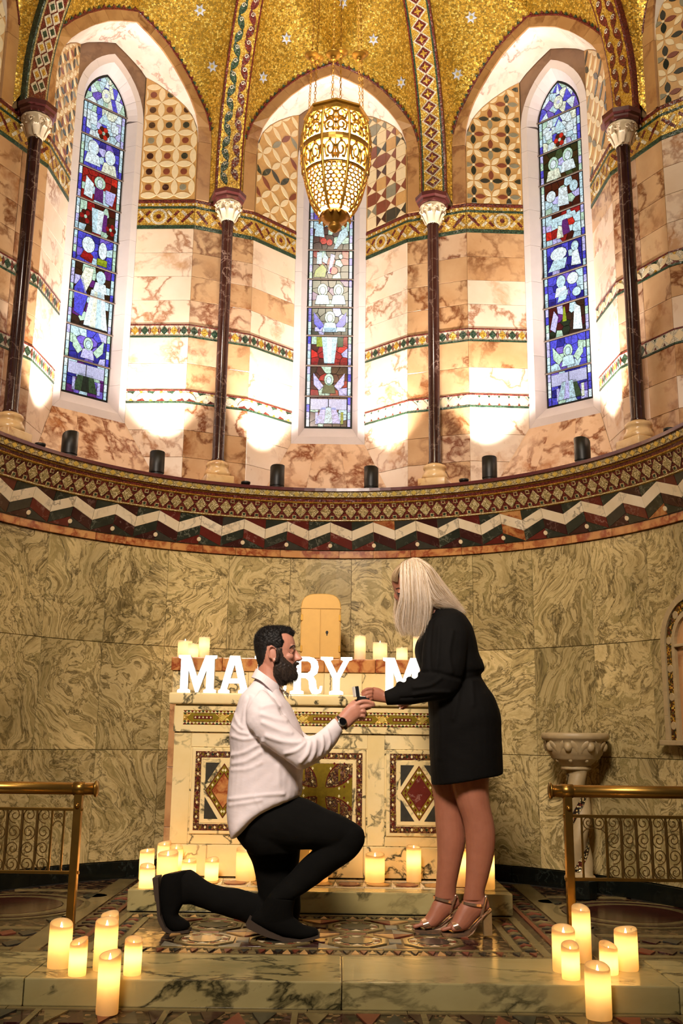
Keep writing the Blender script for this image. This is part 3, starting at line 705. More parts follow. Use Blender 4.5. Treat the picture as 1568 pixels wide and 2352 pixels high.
def window(k, idx, full=True):
    T = bayT(k); win = empty('window_%d' % idx, T @ Vector((0, VB, 2.73)), kind='structure')
    # stone surround, block by block
    A = lancet(.25, 2.73, 4.88, 5.305)[0]; B = lancet(.203, 2.785, 4.88, 5.24)[0]; Cc = lancet(HG, ZG0, ZGS, ZGA)[0]
    zl = [2.73, 2.98, 3.22, 3.47, 3.74, 4.0, 4.26, 4.5, 4.7, 4.88]
    def at(zq, L, hw, zb): return (hw, max(zq, zb))
    for s in (-1, 1):
        blocks = [([at(a, 0, .25, 2.73), at(b, 0, .25, 2.73)], [at(a, 0, .203, 2.785), at(b, 0, .203, 2.785)], [at(a, 0, HG, ZG0), at(b, 0, HG, ZG0)]) for a, b in zip(zl, zl[1:])]
        for g in ((1, 4), (4, 7), (7, 10)): blocks.append((A[g[0]:g[1] + 1], B[g[0]:g[1] + 1], Cc[g[0]:g[1] + 1]))
        for bi, (a, b, c) in enumerate(blocks):
            v = []; n = len(a); e = .0008
            for row, vv in ((a, VB + .1), (a, VB), (b, VB), (c, VG), (c, VG + .03)):
                for i, (u, z) in enumerate(row):
                    z2 = z + (e if i == 0 else (-e if i == n - 1 else 0)); v.append(T @ Vector((s * u, vv, z2)))
            f = [(r * n + i, r * n + i + 1, (r + 1) * n + i + 1, (r + 1) * n + i) for r in range(4) for i in range(n - 1)]
            f += [tuple(r * n for r in range(5)), tuple(r * n + n - 1 for r in range(5))[::-1]]
            mk('frame_stone', v, f, M['stone'], win)
    v = []
    for (hw, z, vv) in ((.25, 2.73, VB), (.203, 2.785, VB), (HG, ZG0, VG), (HG, ZG0, VG + .03)): v += [T @ Vector((-hw, vv, z)), T @ Vector((hw, vv, z))]
    mk('sill_stone', v, [(0, 1, 3, 2), (2, 3, 5, 4), (4, 5, 7, 6)], M['stone'], win)
    # spandrel between stone arch and embrasure
    OUT = lancet(.25, 4.70, 4.88, 5.305, 9)[0]; E2 = [(.25, 4.70), (.25, 4.88)] + [(.25, 4.97), (.25, 5.05), (.25, 5.12), (.25, 5.19), (.25, zarch(.25)), (.17, zarch(.17)), (.115, zarch(.115)), (.05, zarch(.05)), (0, zarch(0))]
    for s in (-1, 1):
        v = [T @ Vector((s * u, VB + .006, z)) for u, z in OUT] + [T @ Vector((s * u, VB + .006, z + .005)) for u, z in E2]; n = len(OUT)
        mk('spandrel_slab', v, [(i, i + 1, n + i + 1, n + i) for i in range(n - 1)], M['spandrel'], win)
    # glass
    base = T @ Vector((0, VG + .012, 0)); ex = (T @ Vector((1, 0, 0))); nrm = -(T @ Vector((0, 1, 0)))
    TT = frame(base, ex, (0, 0, 1), nrm)
    full_out = [(x, z) for x, z in Cc] + [(-x, z) for x, z in Cc[::-1][1:]]
    lead = MB(); lead.prism(full_out, .002, TT, 0, z0=-.004)
    inner = [(x, z) for x, z in outL] + [(-x, z) for x, z in outL[::-1][1:]]
    ci = idx - 1 if idx <= 3 else 0
    S = composition(ci) if full else []
    rs = random.Random(900 + idx)
    bars = [ZG0 + .012] + BARS + [ZGA]
    for pi in range(10):
        lo, hi = bars[pi] + .004, bars[pi + 1] - .004
        reg = clip_convex(inner, [(-.2, lo), (.2, lo), (.2, hi), (-.2, hi)])
        if len(reg) < 3: continue
        bw = .128 if pi < 9 else .2
        reg2 = clip_convex(reg, [(-bw, lo), (bw, lo), (bw, hi), (-bw, hi)])
        seeds = []
        nx, nz = (5, 4) if pi < 8 else (7, 4)
        if not full: nx, nz = 3, 2
        for i in range(nx):
            for j in range(nz):
                seeds.append((-bw + 2 * bw * (i + .5 + rs.uniform(-.33, .33)) / nx, lo + (hi - lo) * (j + .5 + rs.uniform(-.33, .33)) / nz))
        if pi == 9: seeds = [(-.15 + .3 * (i + .5) / 9, lo + (hi - lo) * q + rs.uniform(-.03, .03)) for i in range(9) for q in (.15, .5, .85)]
        for a, sd in enumerate(seeds):
            p = reg2
            for b, s2 in enumerate(seeds):
                if a == b: continue
                mx, mz = (sd[0] + s2[0]) / 2, (sd[1] + s2[1]) / 2; dx, dz2 = s2[0] - sd[0], s2[1] - sd[1]
                p = clip(p, (mx, mz), (mx - dz2, mz + dx))
                if len(p) < 3: break
            if len(p) < 3 or parea(p) < 2e-5: continue
            bg = BG[ci][pi]; c = bg if rs.random() < .46 else (rs.choice(ALT[bg]) if rs.random() < (.85 if ci == 1 else .66) else rs.choice(['pale', 'lilac', 'mint', 'pale']))
            if pi == 9: c = ['blue', 'white', 'violet', 'pale', 'blue', 'cream'][a // 3 % 6] if rs.random() < .8 else 'mint'
            q = inset(p, .0022)
            if full: MB().prism(q, .0016, TT, 0).obj('pane', G[c], win)
            else: mb_, mi_ = batch(win, 'panes', G[c]); mb_.prism(q, .0016, TT, 0, mi_)
        if pi < 9 and full:
            for sx in (-1, 1):
                m = 4
                for j in range(m):
                    a, b = lo + (hi - lo) * j / m + .002, lo + (hi - lo) * (j + 1) / m - .002
                    MB().prism([(sx * .133, a), (sx * .152, a), (sx * .152, b), (sx * .133, b)], .0016, TT, 0).obj('border_pane', G[rs.choice(['pale', 'lilac', 'white', 'pale', 'mint', 'blue'])], win)
    for poly, c in S:
        p = clip_convex(poly, inner)
        if len(p) < 3: continue
        big = inset(p, -.0028); lead.prism(big, .0008, TT, 0, z0=.0016 + (.0012 if c in ('white', 'pale') else 0))
        MB().prism(p, .0012, TT, 0, z0=.0022 + (.0012 if c in ('white', 'pale') else 0)).obj('figure_pane', G[c], win)
    lead.obj('leading', M['lead'], win)
    for z in BARS:
        hw = HG if z < 4.9 else .162
        MB().tube([T @ Vector((-hw - .006, VG + .002, z)), T @ Vector((hw + .006, VG + .002, z))], .0058, 6).obj('saddle_bar', M['bar'], win)
    return win
window(-1, 1); window(0, 2); window(1, 3); window(-2, 4, False); window(2, 5, False)

# ------------------------------------------------------------------ columns
def column(k, label):
    a = R_(BA * (k - .5)); c = cyl(a, 1.9, 0); root = empty('column', c + Vector((0, 0, Z_L)), label=label, cat='column', group='dark marble wall columns')
    TC = Matrix.Translation(c) @ Matrix.Rotation(-a, 4, 'Z')
    b = MB(); b.bbox((-.088, -.088, Z_L), (.088, .088, Z_L + .05), .006, T=TC)
    b.lathe([(.084, Z_L + .05), (.082, Z_L + .075), (.078, Z_L + .085), (.070, Z_L + .098), (.066, Z_L + .112), (.072, Z_L + .120), (.074, Z_L + .132), (.068, Z_L + .144), (.052, Z_L + .150), (.044, Z_L + .156), (.0, Z_L + .158)], 20, T=TC)
    b.obj('base', M['base'], root, True)
    s = MB(); s.lathe([(.043, Z_L + .15), (.043, Z_L + .165), (.0385, Z_L + .175), (.0365, 4.12), (.042, 4.125), (.042, 4.14), (.03, 4.142)], 18, T=TC); s.obj('shaft', M['shaft'], root, True)
    cp = MB(); cp.lathe([(.040, 4.13), (.046, 4.15), (.055, 4.18), (.068, 4.22), (.080, 4.25), (.088, 4.262), (.084, 4.27), (.0, 4.272)], 20, T=TC)
    cap = cp.obj('capital', M['capital'], root, True)
    lv = MB()
    for i in range(8):
        an = 2 * PI * i / 8
        for r0, z0, hgt, sc in ((.047, 4.145, .062, 1.0),) + (((.060, 4.19, .06, .9),) if i % 2 == 0 else ()):
            pts = [(r0, z0), (r0 + .010, z0 + hgt * .4), (r0 + .020, z0 + hgt * .8), (r0 + .032, z0 + hgt), (r0 + .034, z0 + hgt * .86)]
            wd = [.010, .017, .019, .014, .006]
            v = []
            for (r, z), w_ in zip(pts, wd):
                for d, dr in ((-1, 0), (0, .006), (1, 0)):
                    v.append(TC @ Vector(((r + dr) * math.cos(an + d * w_ * sc / r), (r + dr) * math.sin(an + d * w_ * sc / r), z)))
            lv.add(v, [(j * 3 + q, j * 3 + q + 1, j * 3 + q + 4, j * 3 + q + 3) for j in range(4) for q in range(2)])
        pt = [Vector((.070 + .016 * math.cos(t) * (1 - t / 9), (.014 * math.sin(t)) * (1 - t / 9), 4.235)) for t in np.linspace(0, 7, 14)]
        rot = Matrix.Rotation(an + PI / 8, 4, 'Z')
        sp = [TC @ (rot @ Vector((.083, .019 * (1 - t / 8) * math.cos(t), 4.228 + .019 * (1 - t / 8) * math.sin(t)))) for t in np.linspace(0, 6.5, 14)]
        lv.tube(sp, .0035, 5)
    lv.obj('carved_leaves', M['capital'], cap, True)
    ab = MB(); ab.lathe([(.084, 4.268), (.098, 4.272), (.104, 4.285), (.104, 4.298), (.116, 4.31), (.118, 4.335), (.0, 4.337)], 8, T=TC @ Matrix.Rotation(PI / 8, 4, 'Z')); ab.obj('abacus', M['abacus'], root)
column(-1, 'dark red marble column at far left edge beside the left stained glass window')
column(0, 'dark red marble column between the left and middle stained glass windows')
column(1, 'dark red marble column between the middle and right stained glass windows')
column(2, 'dark red marble column at far right edge beside the right stained glass window')

# ------------------------------------------------------------------ vault
ceil = empty('ceiling', (0, 0, 6.3), kind='structure')
RR, ZC = 1.93, 4.43
def rib_pt(a, f, off=0.0): return cyl(a, (RR - off) * math.cos(f), ZC + (RR - off) * math.sin(f))
def web_pt(k, s, t, q):
    "t along springing->crown, q 0 at arch / ridge, 1 at rib"
    T = bayT(k)
    A1 = [(WF + .08, 4.31)] + arch_off(.08)
    if t < .5:
        f = t / .5 * (len(A1) - 1); i = min(int(f), len(A1) - 2); u = A1[i][0] + (A1[i + 1][0] - A1[i][0]) * (f - i); z = A1[i][1] + (A1[i + 1][1] - A1[i][1]) * (f - i)
        P = T @ Vector((s * u, vfront(u) - .006, z))
    else:
        f = (t - .5) / .5; za = A1[-1][1]
        P = T @ Vector((0, (VF - .006) * math.cos(f * PI / 2), za + (ZC + RR - za) * math.sin(f * PI / 2)))
    f = min(1, max(0.0, t)) ** 0.92 * PI / 2
    a = R_(BA * (k + s * .5)); Q = rib_pt(a, f, -.012)
    tq = Vector((math.cos(a), -math.sin(a), 0)) * (-s * .075); Q = Q + tq
    P = P.lerp(Q, q)
    b = math.sin(q * PI) * min(1, t * 2.2) * .05
    d = Vector((P.x, P.y, P.z - 4.4)).normalized()
    return P + d * b
for k in range(-2, 3):
    for s in (-1, 1):
        v = []; nt, nq = 36, 8
        for i in range(nt + 1):
            for j in range(nq + 1): v.append(web_pt(k, s, i / nt, j / nq))
        f = [(i * (nq + 1) + j, i * (nq + 1) + j + 1, (i + 1) * (nq + 1) + j + 1, (i + 1) * (nq + 1) + j) for i in range(nt) for j in range(nq)]
        mk('vault_web', v, f, M['gold'], ceil, True)
        # dark saw-toothed edging along the arch
        P = [web_pt(k, s, .5 * i / 30, 0.0) for i in range(6, 31)]; c0 = Vector((0, 0, 4.6))
        e = MB(); e.tube([p + (Vector((0, 0, 4.7)) - p).normalized() * .004 for p in P], .009, 5); e.obj('edging', M['redtess'], ceil)
        if abs(k) < 2:
            for i in range(6, 30, 1):
                p0 = web_pt(k, s, .5 * i / 30, .0); p1 = web_pt(k, s, .5 * (i + .8) / 30, .0); d = (web_pt(k, s, .5 * i / 30, .5) - p0)
                ex = (p1 - p0).normalized(); ey = (d - ex * d.dot(ex)).normalized(); ez = ex.cross(ey)
                if ez.dot(Vector((0, 0, 5)) - p0) < 0: ez = -ez
                h = .021; wd = .017
                v = [p0 + ey * .006 + ez * .006, p0 + ex * wd * 2 + ey * .006 + ez * .006, p0 + ex * wd + ey * (.006 + h) + ez * .006]
                v += [q - ez * .01 for q in v]
                mk('edging_triangle', v, [(0, 1, 2), (5, 4, 3), (0, 3, 4, 1), (1, 4, 5, 2), (2, 5, 3, 0)], M['redtess' if i % 2 else 'greentess'], ceil)
def rib_frame(a, f):
    p = rib_pt(a, f); tx = Vector((math.cos(a), -math.sin(a), 0)); ty = (rib_pt(a, f + .01) - rib_pt(a, f - .01)).normalized(); tz = tx.cross(ty)
    if tz.dot(Vector((0, 0, 4.4)) - p) < 0: tz = -tz
    return p, tx, ty, tz
for k in range(-1, 3):
    a = R_(BA * (k - .5)); rw = .088
    prof = [(-rw, -.03, 0), (-rw, .012, 0), (-rw + .012, .016, 1), (-rw + .024, .016, 2), (rw - .024, .016, 1), (rw - .012, .016, 0), (rw, .012, 0), (rw, -.03, 0)]
    n = 60; v = []; f = []; fm = []
    for i in range(n + 1):
        p, tx, ty, tz = rib_frame(a, -.04 + (PI / 2 + .03) * i / n)
        for x, h, m in prof: v.append(p + tx * x + tz * h)
    np_ = len(prof)
    for i in range(n):
        for j in range(np_ - 1): f.append((i * np_ + j, i * np_ + j + 1, (i + 1) * np_ + j + 1, (i + 1) * np_ + j)); fm.append(prof[j][2])
    sty = {-1: 'check', 0: 'scroll', 1: 'chain', 2: 'scroll'}[k]
    mats = {'check': [M['greentess'], M['palegold'], M['redtess']], 'scroll': [M['redtess'], M['gold'], M['yellowtess']], 'chain': [M['redtess'], M['greentess'], M['yellowtess']]}[sty]
    rib = mk('rib', v, f, mats, ceil, fm=fm)
    RT = lambda name, poly, mat, f_, x, h, lift: MB().prism(poly, h, frame(rib_frame(a, f_)[0] + rib_frame(a, f_)[1] * x + rib_frame(a, f_)[3] * lift, *rib_frame(a, f_)[1:]) , 0).obj(name, mat, rib)
    step = .088 / RR
    for i in range(20):
        fi = .02 + i * step
        if fi > 1.5: break
        if sty == 'chain':
            RT('diamond_tile', [(-.060, 0), (0, -.052), (.060, 0), (0, .052)], M['whitetess'], fi, 0, .002, .0165)
            RT('diamond_tile', [(-.046, 0), (0, -.040), (.046, 0), (0, .040)], M['redtess'], fi, 0, .002, .0185)
            RT('flower_tile', [(-.028, 0), (-.008, -.008), (0, -.026), (.008, -.008), (.028, 0), (.008, .008), (0, .026), (-.008, .008)], M['yellowtess'], fi, 0, .002, .0205)
        elif sty == 'check':
            for j in (-1, 1):
                RT('diamond_tile', [(-.036, 0), (0, -.044), (.036, 0), (0, .044)], M['whitetess'], fi + (step / 2 if j > 0 else 0), j * .024, .002, .0165)
                RT('diamond_tile', [(-.020, 0), (0, -.024), (.020, 0), (0, .024)], M['yellowtess' if i % 2 else 'greentess'], fi + (step / 2 if j > 0 else 0), j * .024, .002, .0185)
        else:
            for j, m in ((-1, 'greentess'), (1, 'redtess')):
                o = step * (.5 if j > 0 else 0)
                RT('leaf_tile', rotp(petal(.105, .046), 1.15 * (1 if i % 2 else -1)), M[m if k == 0 else 'redtess'], fi + o, j * .036, .002, .0165)
                P, tx, ty, tz = rib_frame(a, fi + o)
                sp = [P + tx * (j * .036 + .016 * (1 - t / 9.5) * math.cos(t)) + ty * (.018 + .016 * (1 - t / 9.5) * math.sin(t)) + tz * .019 for t in np.linspace(0, 7.5, 16)]
                MB().tube(sp, .0032, 4).obj('scroll', M['whitetess'], rib)
# stars on the gold
def star(k, s, t, q, r):
    P = web_pt(k, s, t, q); ex = (web_pt(k, s, t, q + .02) - P).normalized(); d = web_pt(k, s, t + .01, q) - P; ey = (d - ex * d.dot(ex)).normalized(); ez = ex.cross(ey)
    if ez.dot(Vector((0, 0, 4.6)) - P) < 0: ex = -ex; ez = -ez
    poly = []
    mb = MB(); F = frame(P + ez * .003, ex, ey, ez)
    pts = [(r * (1 if i % 2 == 0 else .5) * math.cos(PI * i / 6 + PI / 2), r * (1 if i % 2 == 0 else .5) * math.sin(PI * i / 6 + PI / 2)) for i in range(12)]
    v = [F @ Vector((0, 0, .006))] + [F @ Vector((x, y, .002)) for x, y in pts]
    st = mk('star', v, [(0, 1 + i, 1 + (i + 1) % 12) for i in range(12)], M['sky'], ceil)
    MB().prism(ngon(r * .3, 8), .004, frame(P + ez * .005, ex, ey, ez), 0).obj('star_centre', M['goldpiece'], st)
for k, s, t, q in [(-1, 1, 0.41, 0.5), (-1, 1, 0.27, 0.56), (0, -1, 0.29, 0.44), (0, -1, 0.41, 0.44), (0, 1, 0.29, 0.38), (0, 1, 0.43, 0.38), (1, -1, 0.41, 0.44), (1, -1, 0.27, 0.44), (0, 1, 0.59, 0.2)]: star(k, s, t, q, .042)

# ------------------------------------------------------------------ uplights on the ledge
M['blackmetal'] = plain('black_painted_metal', '#15130f', 0.45, 0.2, 0.2)
M['lens'] = emit('lamp_lens', '#fff4e0', 12.0)
UPL = [(-51.1, -1, 'left', 'outer side of the left window'), (-33.3, 1, 'left', 'inner side of the left window'), (-9.6, -1, 'middle', 'left side of the middle window'),
       (8.8, 1, 'middle', 'right side of the middle window'), (32.3, -1, 'right', 'inner side of the right window'), (51.6, 1, 'right', 'outer side of the right window')]
LZ = 2.325
def uplight(deg, side, lab, power=215):
    a = R_(deg); c = cyl(a, 1.875, 0); root = empty('uplight', c + Vector((0, 0, LZ)), label='black cylinder spotlight on the cornice at ' + lab, cat='spotlight', group='black uplights on the cornice')
    TC = Matrix.Translation(c) @ Matrix.Rotation(-a, 4, 'Z'); r = .046
    b = MB(); b.lathe([(r * .9, LZ + .004), (r * .9, LZ + .014), (r * .86, LZ + .016), (r * .9, LZ + .018), (r * .9, LZ + .026), (r * .82, LZ + .028)], 20, T=TC); b.obj('base_ring', M['blackmetal'], root, True)
    # body with a slanted hood open towards the wall
    n = 24; v = []
    for rr_, zf in ((r, lambda x: LZ + .022), (r, lambda x: LZ + .06), (r, None), (r * .93, None), (r * .93, lambda x: LZ + .058), (0.0001, lambda x: LZ + .058)):
        for i in range(n):
            t = 2 * PI * i / n; x, y = rr_ * math.cos(t), rr_ * math.sin(t)
            if zf: z = zf(x)
            else:
                q = (x * side * -.35 - y) / (r * 1.06)         # high on the room side
                z = LZ + .10 + .055 * math.sqrt(max(0, 1 - min(1, (1 - q) / 2) ** 2))
            v.append(TC @ Vector((x, y, z)))
    f = [(j * n + i, j * n + (i + 1) % n, (j + 1) * n + (i + 1) % n, (j + 1) * n + i) for j in range(5) for i in range(n)]
    mk('hood', v, f, M['blackmetal'], root, True)
    le = MB(); le.lathe([(.0, LZ + .062), (r * .8, LZ + .062), (r * .8, LZ + .068), (0, LZ + .072)], 16, T=TC); le.obj('lens', M['lens'], root)
    L = bpy.data.lights.new('uplight_beam', 'SPOT'); L.energy = power; L.color = (1.0, 0.92, 0.83); L.spot_size = R_(80); L.spot_blend = 1.0; L.shadow_soft_size = .02
    lo = bpy.data.objects.new('uplight_beam', L); p = c + Vector((0, 0, LZ + .108)); 
    kb = round(deg / BA); Tb = bayT(kb); tgt = Tb @ Vector((side * .40, 2.06, 4.1))
    mt = (tgt - p).to_track_quat('-Z', 'Y').to_matrix().to_4x4(); mt.translation = p
    reg(lo, None, mt)
for d, s, w_, l in UPL: uplight(d, s, l)
for d, l in ((-57.6, 'left column'), (-15.8, 'column left of the middle window'), (27.3, 'column right of the middle window'), (72.1, 'right edge column')):
    a = R_(d); c = cyl(a, 1.86, 0); root = empty('cable_box', c + Vector((0, 0, LZ)), label='small low black box on the cornice near the ' + l, cat='box', group='small black boxes on the cornice')
    TC = Matrix.Translation(c) @ Matrix.Rotation(-a, 4, 'Z')
    b = MB(); b.lathe([(.026, LZ), (.026, LZ + .016), (.030, LZ + .018), (.030, LZ + .030), (.0, LZ + .031)], 14, T=TC); b.obj('housing', M['blackmetal'], root, True)
    MB().tube([TC @ Vector((.02, 0, LZ + .008)), TC @ Vector((.05, .01, LZ + .006)), TC @ Vector((.07, .045, LZ + .004))], .004, 5).obj('cable', M['blackmetal'], root)

# ------------------------------------------------------------------ hanging lamp
M['brass'] = plain('gilded_brass', '#d6a244', 0.3, 0.6, 0.18, 30)
M['darkbrass'] = plain('aged_brass', '#b07f30', 0.36, 0.6, 0.25, 60)
def pierced():
    "pierced gilt shell: holes of the scrollwork show the lit lining"
    t = NT('pierced_gilt'); return t
LX, LY = 0.045, 0.40
lamp = empty('hanging_lamp', (LX, LY, 3.345), label='pierced gilt hanging lamp glowing white in front of the middle window', cat='lamp')
TL = Matrix.Translation((LX, LY, 0))
M['lining'] = emit('lit_lamp_lining', '#ffdfb0', 18.0)
prof = [(.158, 3.965), (.170, 3.93), (.178, 3.88), (.182, 3.82), (.181, 3.77), (.176, 3.72), (.168, 3.67), (.156, 3.61), (.140, 3.55), (.120, 3.50), (.098, 3.46), (.072, 3.43)]
def prof_r(z):
    for (r0, z0), (r1, z1) in zip(prof, prof[1:]):
        if z1 <= z <= z0: return r1 + (r0 - r1) * (z - z1) / (z0 - z1)
    return prof[-1][0]
b = MB(); b.lathe([(r - .008, z) for r, z in prof], 32, T=TL); b.obj('lining', M['lining'], lamp, True)
def lp(an, z, d=0.0): r = prof_r(z) + d; return Vector((LX + r * math.cos(an), LY + r * math.sin(an), z))
NR = 8
for i in range(NR):
    an = 2 * PI * (i + .5) / NR
    MB().tube([lp(an, z, .002) for z in np.linspace(3.965, 3.435, 20)], .0085, 6).obj('rib', M['brass'], lamp, True)
for z0, z1, r_ in ((3.995, 3.955, .17), (3.80, 3.765, 0), (3.655, 3.64, 0)):
    b = MB()
    if r_: b.lathe([(.150, 4.005), (.172, 4.003), (.176, 3.99), (.166, 3.982), (.174, 3.972), (.168, 3.955), (.150, 3.952)], 8, T=TL, cap=False)
    else: b.lathe([(prof_r(z0) - .006, z0), (prof_r(z0) + .006, z0 - .002), (prof_r((z0 + z1) / 2) + .004, (z0 + z1) / 2), (prof_r(z1) + .006, z1 + .002), (prof_r(z1) - .006, z1)], 32, T=TL, cap=False)
    b.obj('top_rim' if r_ else 'band', M['brass' if r_ else 'darkbrass'], lamp)
def scroll_field(z0, z1, name):
    for i in range(NR):
        c0 = 2 * PI * i / NR; mb = MB()
        H = z1 - z0; hw = PI / NR * .86
        for sx in (-1, 1):
            for sz in ((.28, .74) if H > .12 else (.5,)):
                ca, cz = c0 + sx * hw * .48, z0 + H * sz
                rr_ = hw * .44; rz = min(H * (.24 if H > .12 else .45), .045)
                pts = [lp(ca + sx * rr_ * (1 - t / 11) * math.cos(t), cz + rz * (1 - t / 11) * math.sin(t), .001) for t in np.linspace(-1.2, 8, 22)]
                mb.tube(pts, .0064, 5)
                for q in range(5):
                    t = q * 1.25; p0 = lp(ca + sx * rr_ * .8 * math.cos(t), cz + rz * .8 * math.sin(t), .001); p1 = lp(ca + sx * rr_ * 1.35 * math.cos(t + .5), cz + rz * 1.3 * math.sin(t + .5), .001)
                    mb.tube([p0, (p0 + p1) / 2, p1], [.007, .010, .003], 4)
        mb.tube([lp(c0, z, .001) for z in np.linspace(z0, z1, 8)], .004, 4)
        mb.obj(name, M['brass'], lamp)
scroll_field(3.805, 3.95, 'scrollwork'); scroll_field(3.66, 3.762, 'scrollwork')
# honeycomb lower field
for i in range(NR):
    mb = MB(); c0 = 2 * PI * i / NR
    for r in range(12):
        z = 3.630 - r * .019
        if z < 3.445: break
        m = max(3, int(5 - r * .2))
        for q in range(m):
            an = c0 + (q + (.5 if r % 2 else 0) - m / 2 + .25) * (2 * PI / NR) / m
            if abs(an - c0) > PI / NR: continue
            ra = PI / NR / m * .98
            mb.tube([lp(an + ra * math.cos(t), z + .0112 * math.sin(t), .0005) for t in np.linspace(0, 2 * PI, 7)[:-1]], .0046, 4, closed=True)
    mb.obj('honeycomb', M['brass'], lamp)
b = MB(); b.lathe([(.074, 3.436), (.080, 3.425), (.070, 3.41), (.060, 3.398), (.034, 3.388), (.026, 3.38), (.034, 3.37), (.036, 3.36), (.024, 3.348), (.006, 3.335), (.0, 3.332)], 24, T=TL)
fin = b.obj('finial', M['darkbrass'], lamp, True)
mb = MB()
for i in range(14):
    an = 2 * PI * i / 14; d = Vector((math.cos(an), math.sin(an), 0)); t_ = Vector((-math.sin(an), math.cos(an), 0)); c = Vector((LX, LY, 0))
    v = [c + d * .078 - t_ * .016 + Vector((0, 0, 3.437)), c + d * .078 + t_ * .016 + Vector((0, 0, 3.437)), c + d * .088 + t_ * .012 + Vector((0, 0, 3.418)), c + d * .088 - t_ * .012 + Vector((0, 0, 3.418)), c + d * .092 + Vector((0, 0, 3.402))]
    mb.add(v, [(0, 1, 2, 3), (3, 2, 4)])
mb.obj('leaf_fringe', M['brass'], fin)
# chains with gilt cups
link_me = None
b = MB(); b.tube([Vector((.0055 * math.cos(t), 0, .0125 * math.sin(t))) for t in np.linspace(0, 2 * PI, 11)[:-1]], .0019, 5, closed=True, up=(0, 1, 0))
LINK = b
CH = [(22.5 + 60 * i) for i in range(6)]
cupz = [4.43, 4.50, 4.42, 4.33, 4.27, 4.31]
for i, dg in enumerate(CH):
    an = R_(dg); p0 = Vector((LX + .155 * math.cos(an), LY + .155 * math.sin(an), 3.99)); p1 = Vector((LX + .105 * math.cos(an), LY + .105 * math.sin(an), 5.75))
    cl_ = MB().tube([p0 - Vector((0, 0, .02)), p0], .004, 5)
    L = (p1 - p0).length; n = int(L / .0215); d = (p1 - p0).normalized(); q = d.to_track_quat('Z', 'X').to_matrix().to_4x4()
    for j in range(n):
        if j * .0215 > 1.05: break
        m = Matrix.Translation(p0 + d * (j + .4) * .0215) @ q @ Matrix.Rotation(PI / 2 * (j % 2) + .5, 4, 'Z'); cl_.add([m @ Vector(q_) for q_ in LINK.v], LINK.f)
    cl_.tube([p0 + d * 1.05, p1], .004, 5); cl_.obj('chain', M['darkbrass'], lamp)
    zc = cupz[i]; c = p0 + d * ((zc - p0.z) / d.z)
    b = MB(); b.lathe([(.004, -.030), (.012, -.029), (.016, -.022), (.014, -.016), (.026, -.010), (.034, -.001), (.0385, .003), (.0385, .007), (.034, .009), (.024, .010), (.010, .014), (.004, .02)], 18, T=Matrix.Translation(c)); b.obj('gilt_cup', M['brass'], lamp, True)
flush()
# ------------------------------------------------------------------ floors
M['step'] = vein_marble('yellowed_white_marble', '#b9ac78', '#a39460', '#2e2c1a', 3.2, 0.038, 1.0, 0.16, ('#8a8458', 0.4), rot=0.6, stretch=(2.6, 5.0, 5.0), mlo=.33)
M['altar'] = vein_marble('cream_breccia_marble', '#e8d3a0', '#dbc184', '#1c1f17', 3.4, 0.026, 1.0, 0.2, ('#d2b884', 0.35), rot=1.5, warp=1.1, mlo=.36)
M['floortess'] = tessera('brown_floor_tesserae', ['#4a3020', '#2c2018', '#6a4a30', '#3a2018', '#8a6e48', '#221a14'], 42, 0.0, 0.18, 0.06, '#1a140e', 0.05)
M['floorlight'] = tessera('pale_floor_tesserae', ['#8a7448', '#a08a5a', '#6e5a38', '#b49e6c'], 60, 0.0, 0.18, 0.06, '#3a2e1c', 0.05)
M['strip'] = vein_marble('pale_floor_marble', '#8c7a50', '#786842', '#4a3e28', 6, 0.05, 0.5, 0.16)
M['porphyry'] = vein_marble('porphyry_disc', '#4a201a', '#3a1612', '#6a4030', 20, 0.05, 0.4, 0.15)
fl = empty('floor_sanctuary', (0, 0, 0), kind='structure')
MB().box((-2.6, -.70, -.2), (2.6, 2.3, -.005)).obj('bed', M['floortess'], fl)
xs = [-2.6, -1.62, -.935, .122, 1.245, 2.6]
for a, b in zip(xs, xs[1:]): MB().bbox((a + .0012, -.722, -.087), (b - .0012, -.318, 0), .005).obj('marble_slab', M['step'], fl)
def ft(name, poly, mat, h=.0045): return MB().prism(poly, h, Matrix.Translation((0, 0, -.005)), .0006).obj(name, mat, fl)
def fb(name, poly, mat, h=.0045):
    mb, mi = batch(fl, name, mat); mb.prism(poly, h, Matrix.Translation((0, 0, -.005)), 0, mi)
def fr(name, x0, y0, x1, y1, mat, h=.0045): return ft(name, rect(x0, y0, x1, y1), mat, h)
CX = .03
x = -2.5
while x < 2.5: fr('border_strip', x, -.316, x + .236, -.296, M['strip']); x += .238
# carpet of the middle field
for s in (-1, 1):
    for y0, y1 in ((-.285, -.06), (-.06, .2), (.2, .555)):
        fr('marble_strip', CX + s * .87 - .017, y0 + .001, CX + s * .87 + .017, y1 - .001, M['strip']); fr('marble_strip', CX + s * .775 - .014, max(y0, -.19) + .001, CX + s * .775 + .014, min(y1, .45) - .001, M['strip'])
for y in (-.185, .445):
    for i in range(6): fr('marble_strip', CX - .76 + i * .2535, y - .011, CX - .76 + (i + 1) * .2535 - .002, y + .011, M['strip'])
for i in range(8): fr('marble_strip', CX - .853 + i * .2135, .535, CX - .853 + (i + 1) * .2135 - .002, .557, M['strip'])
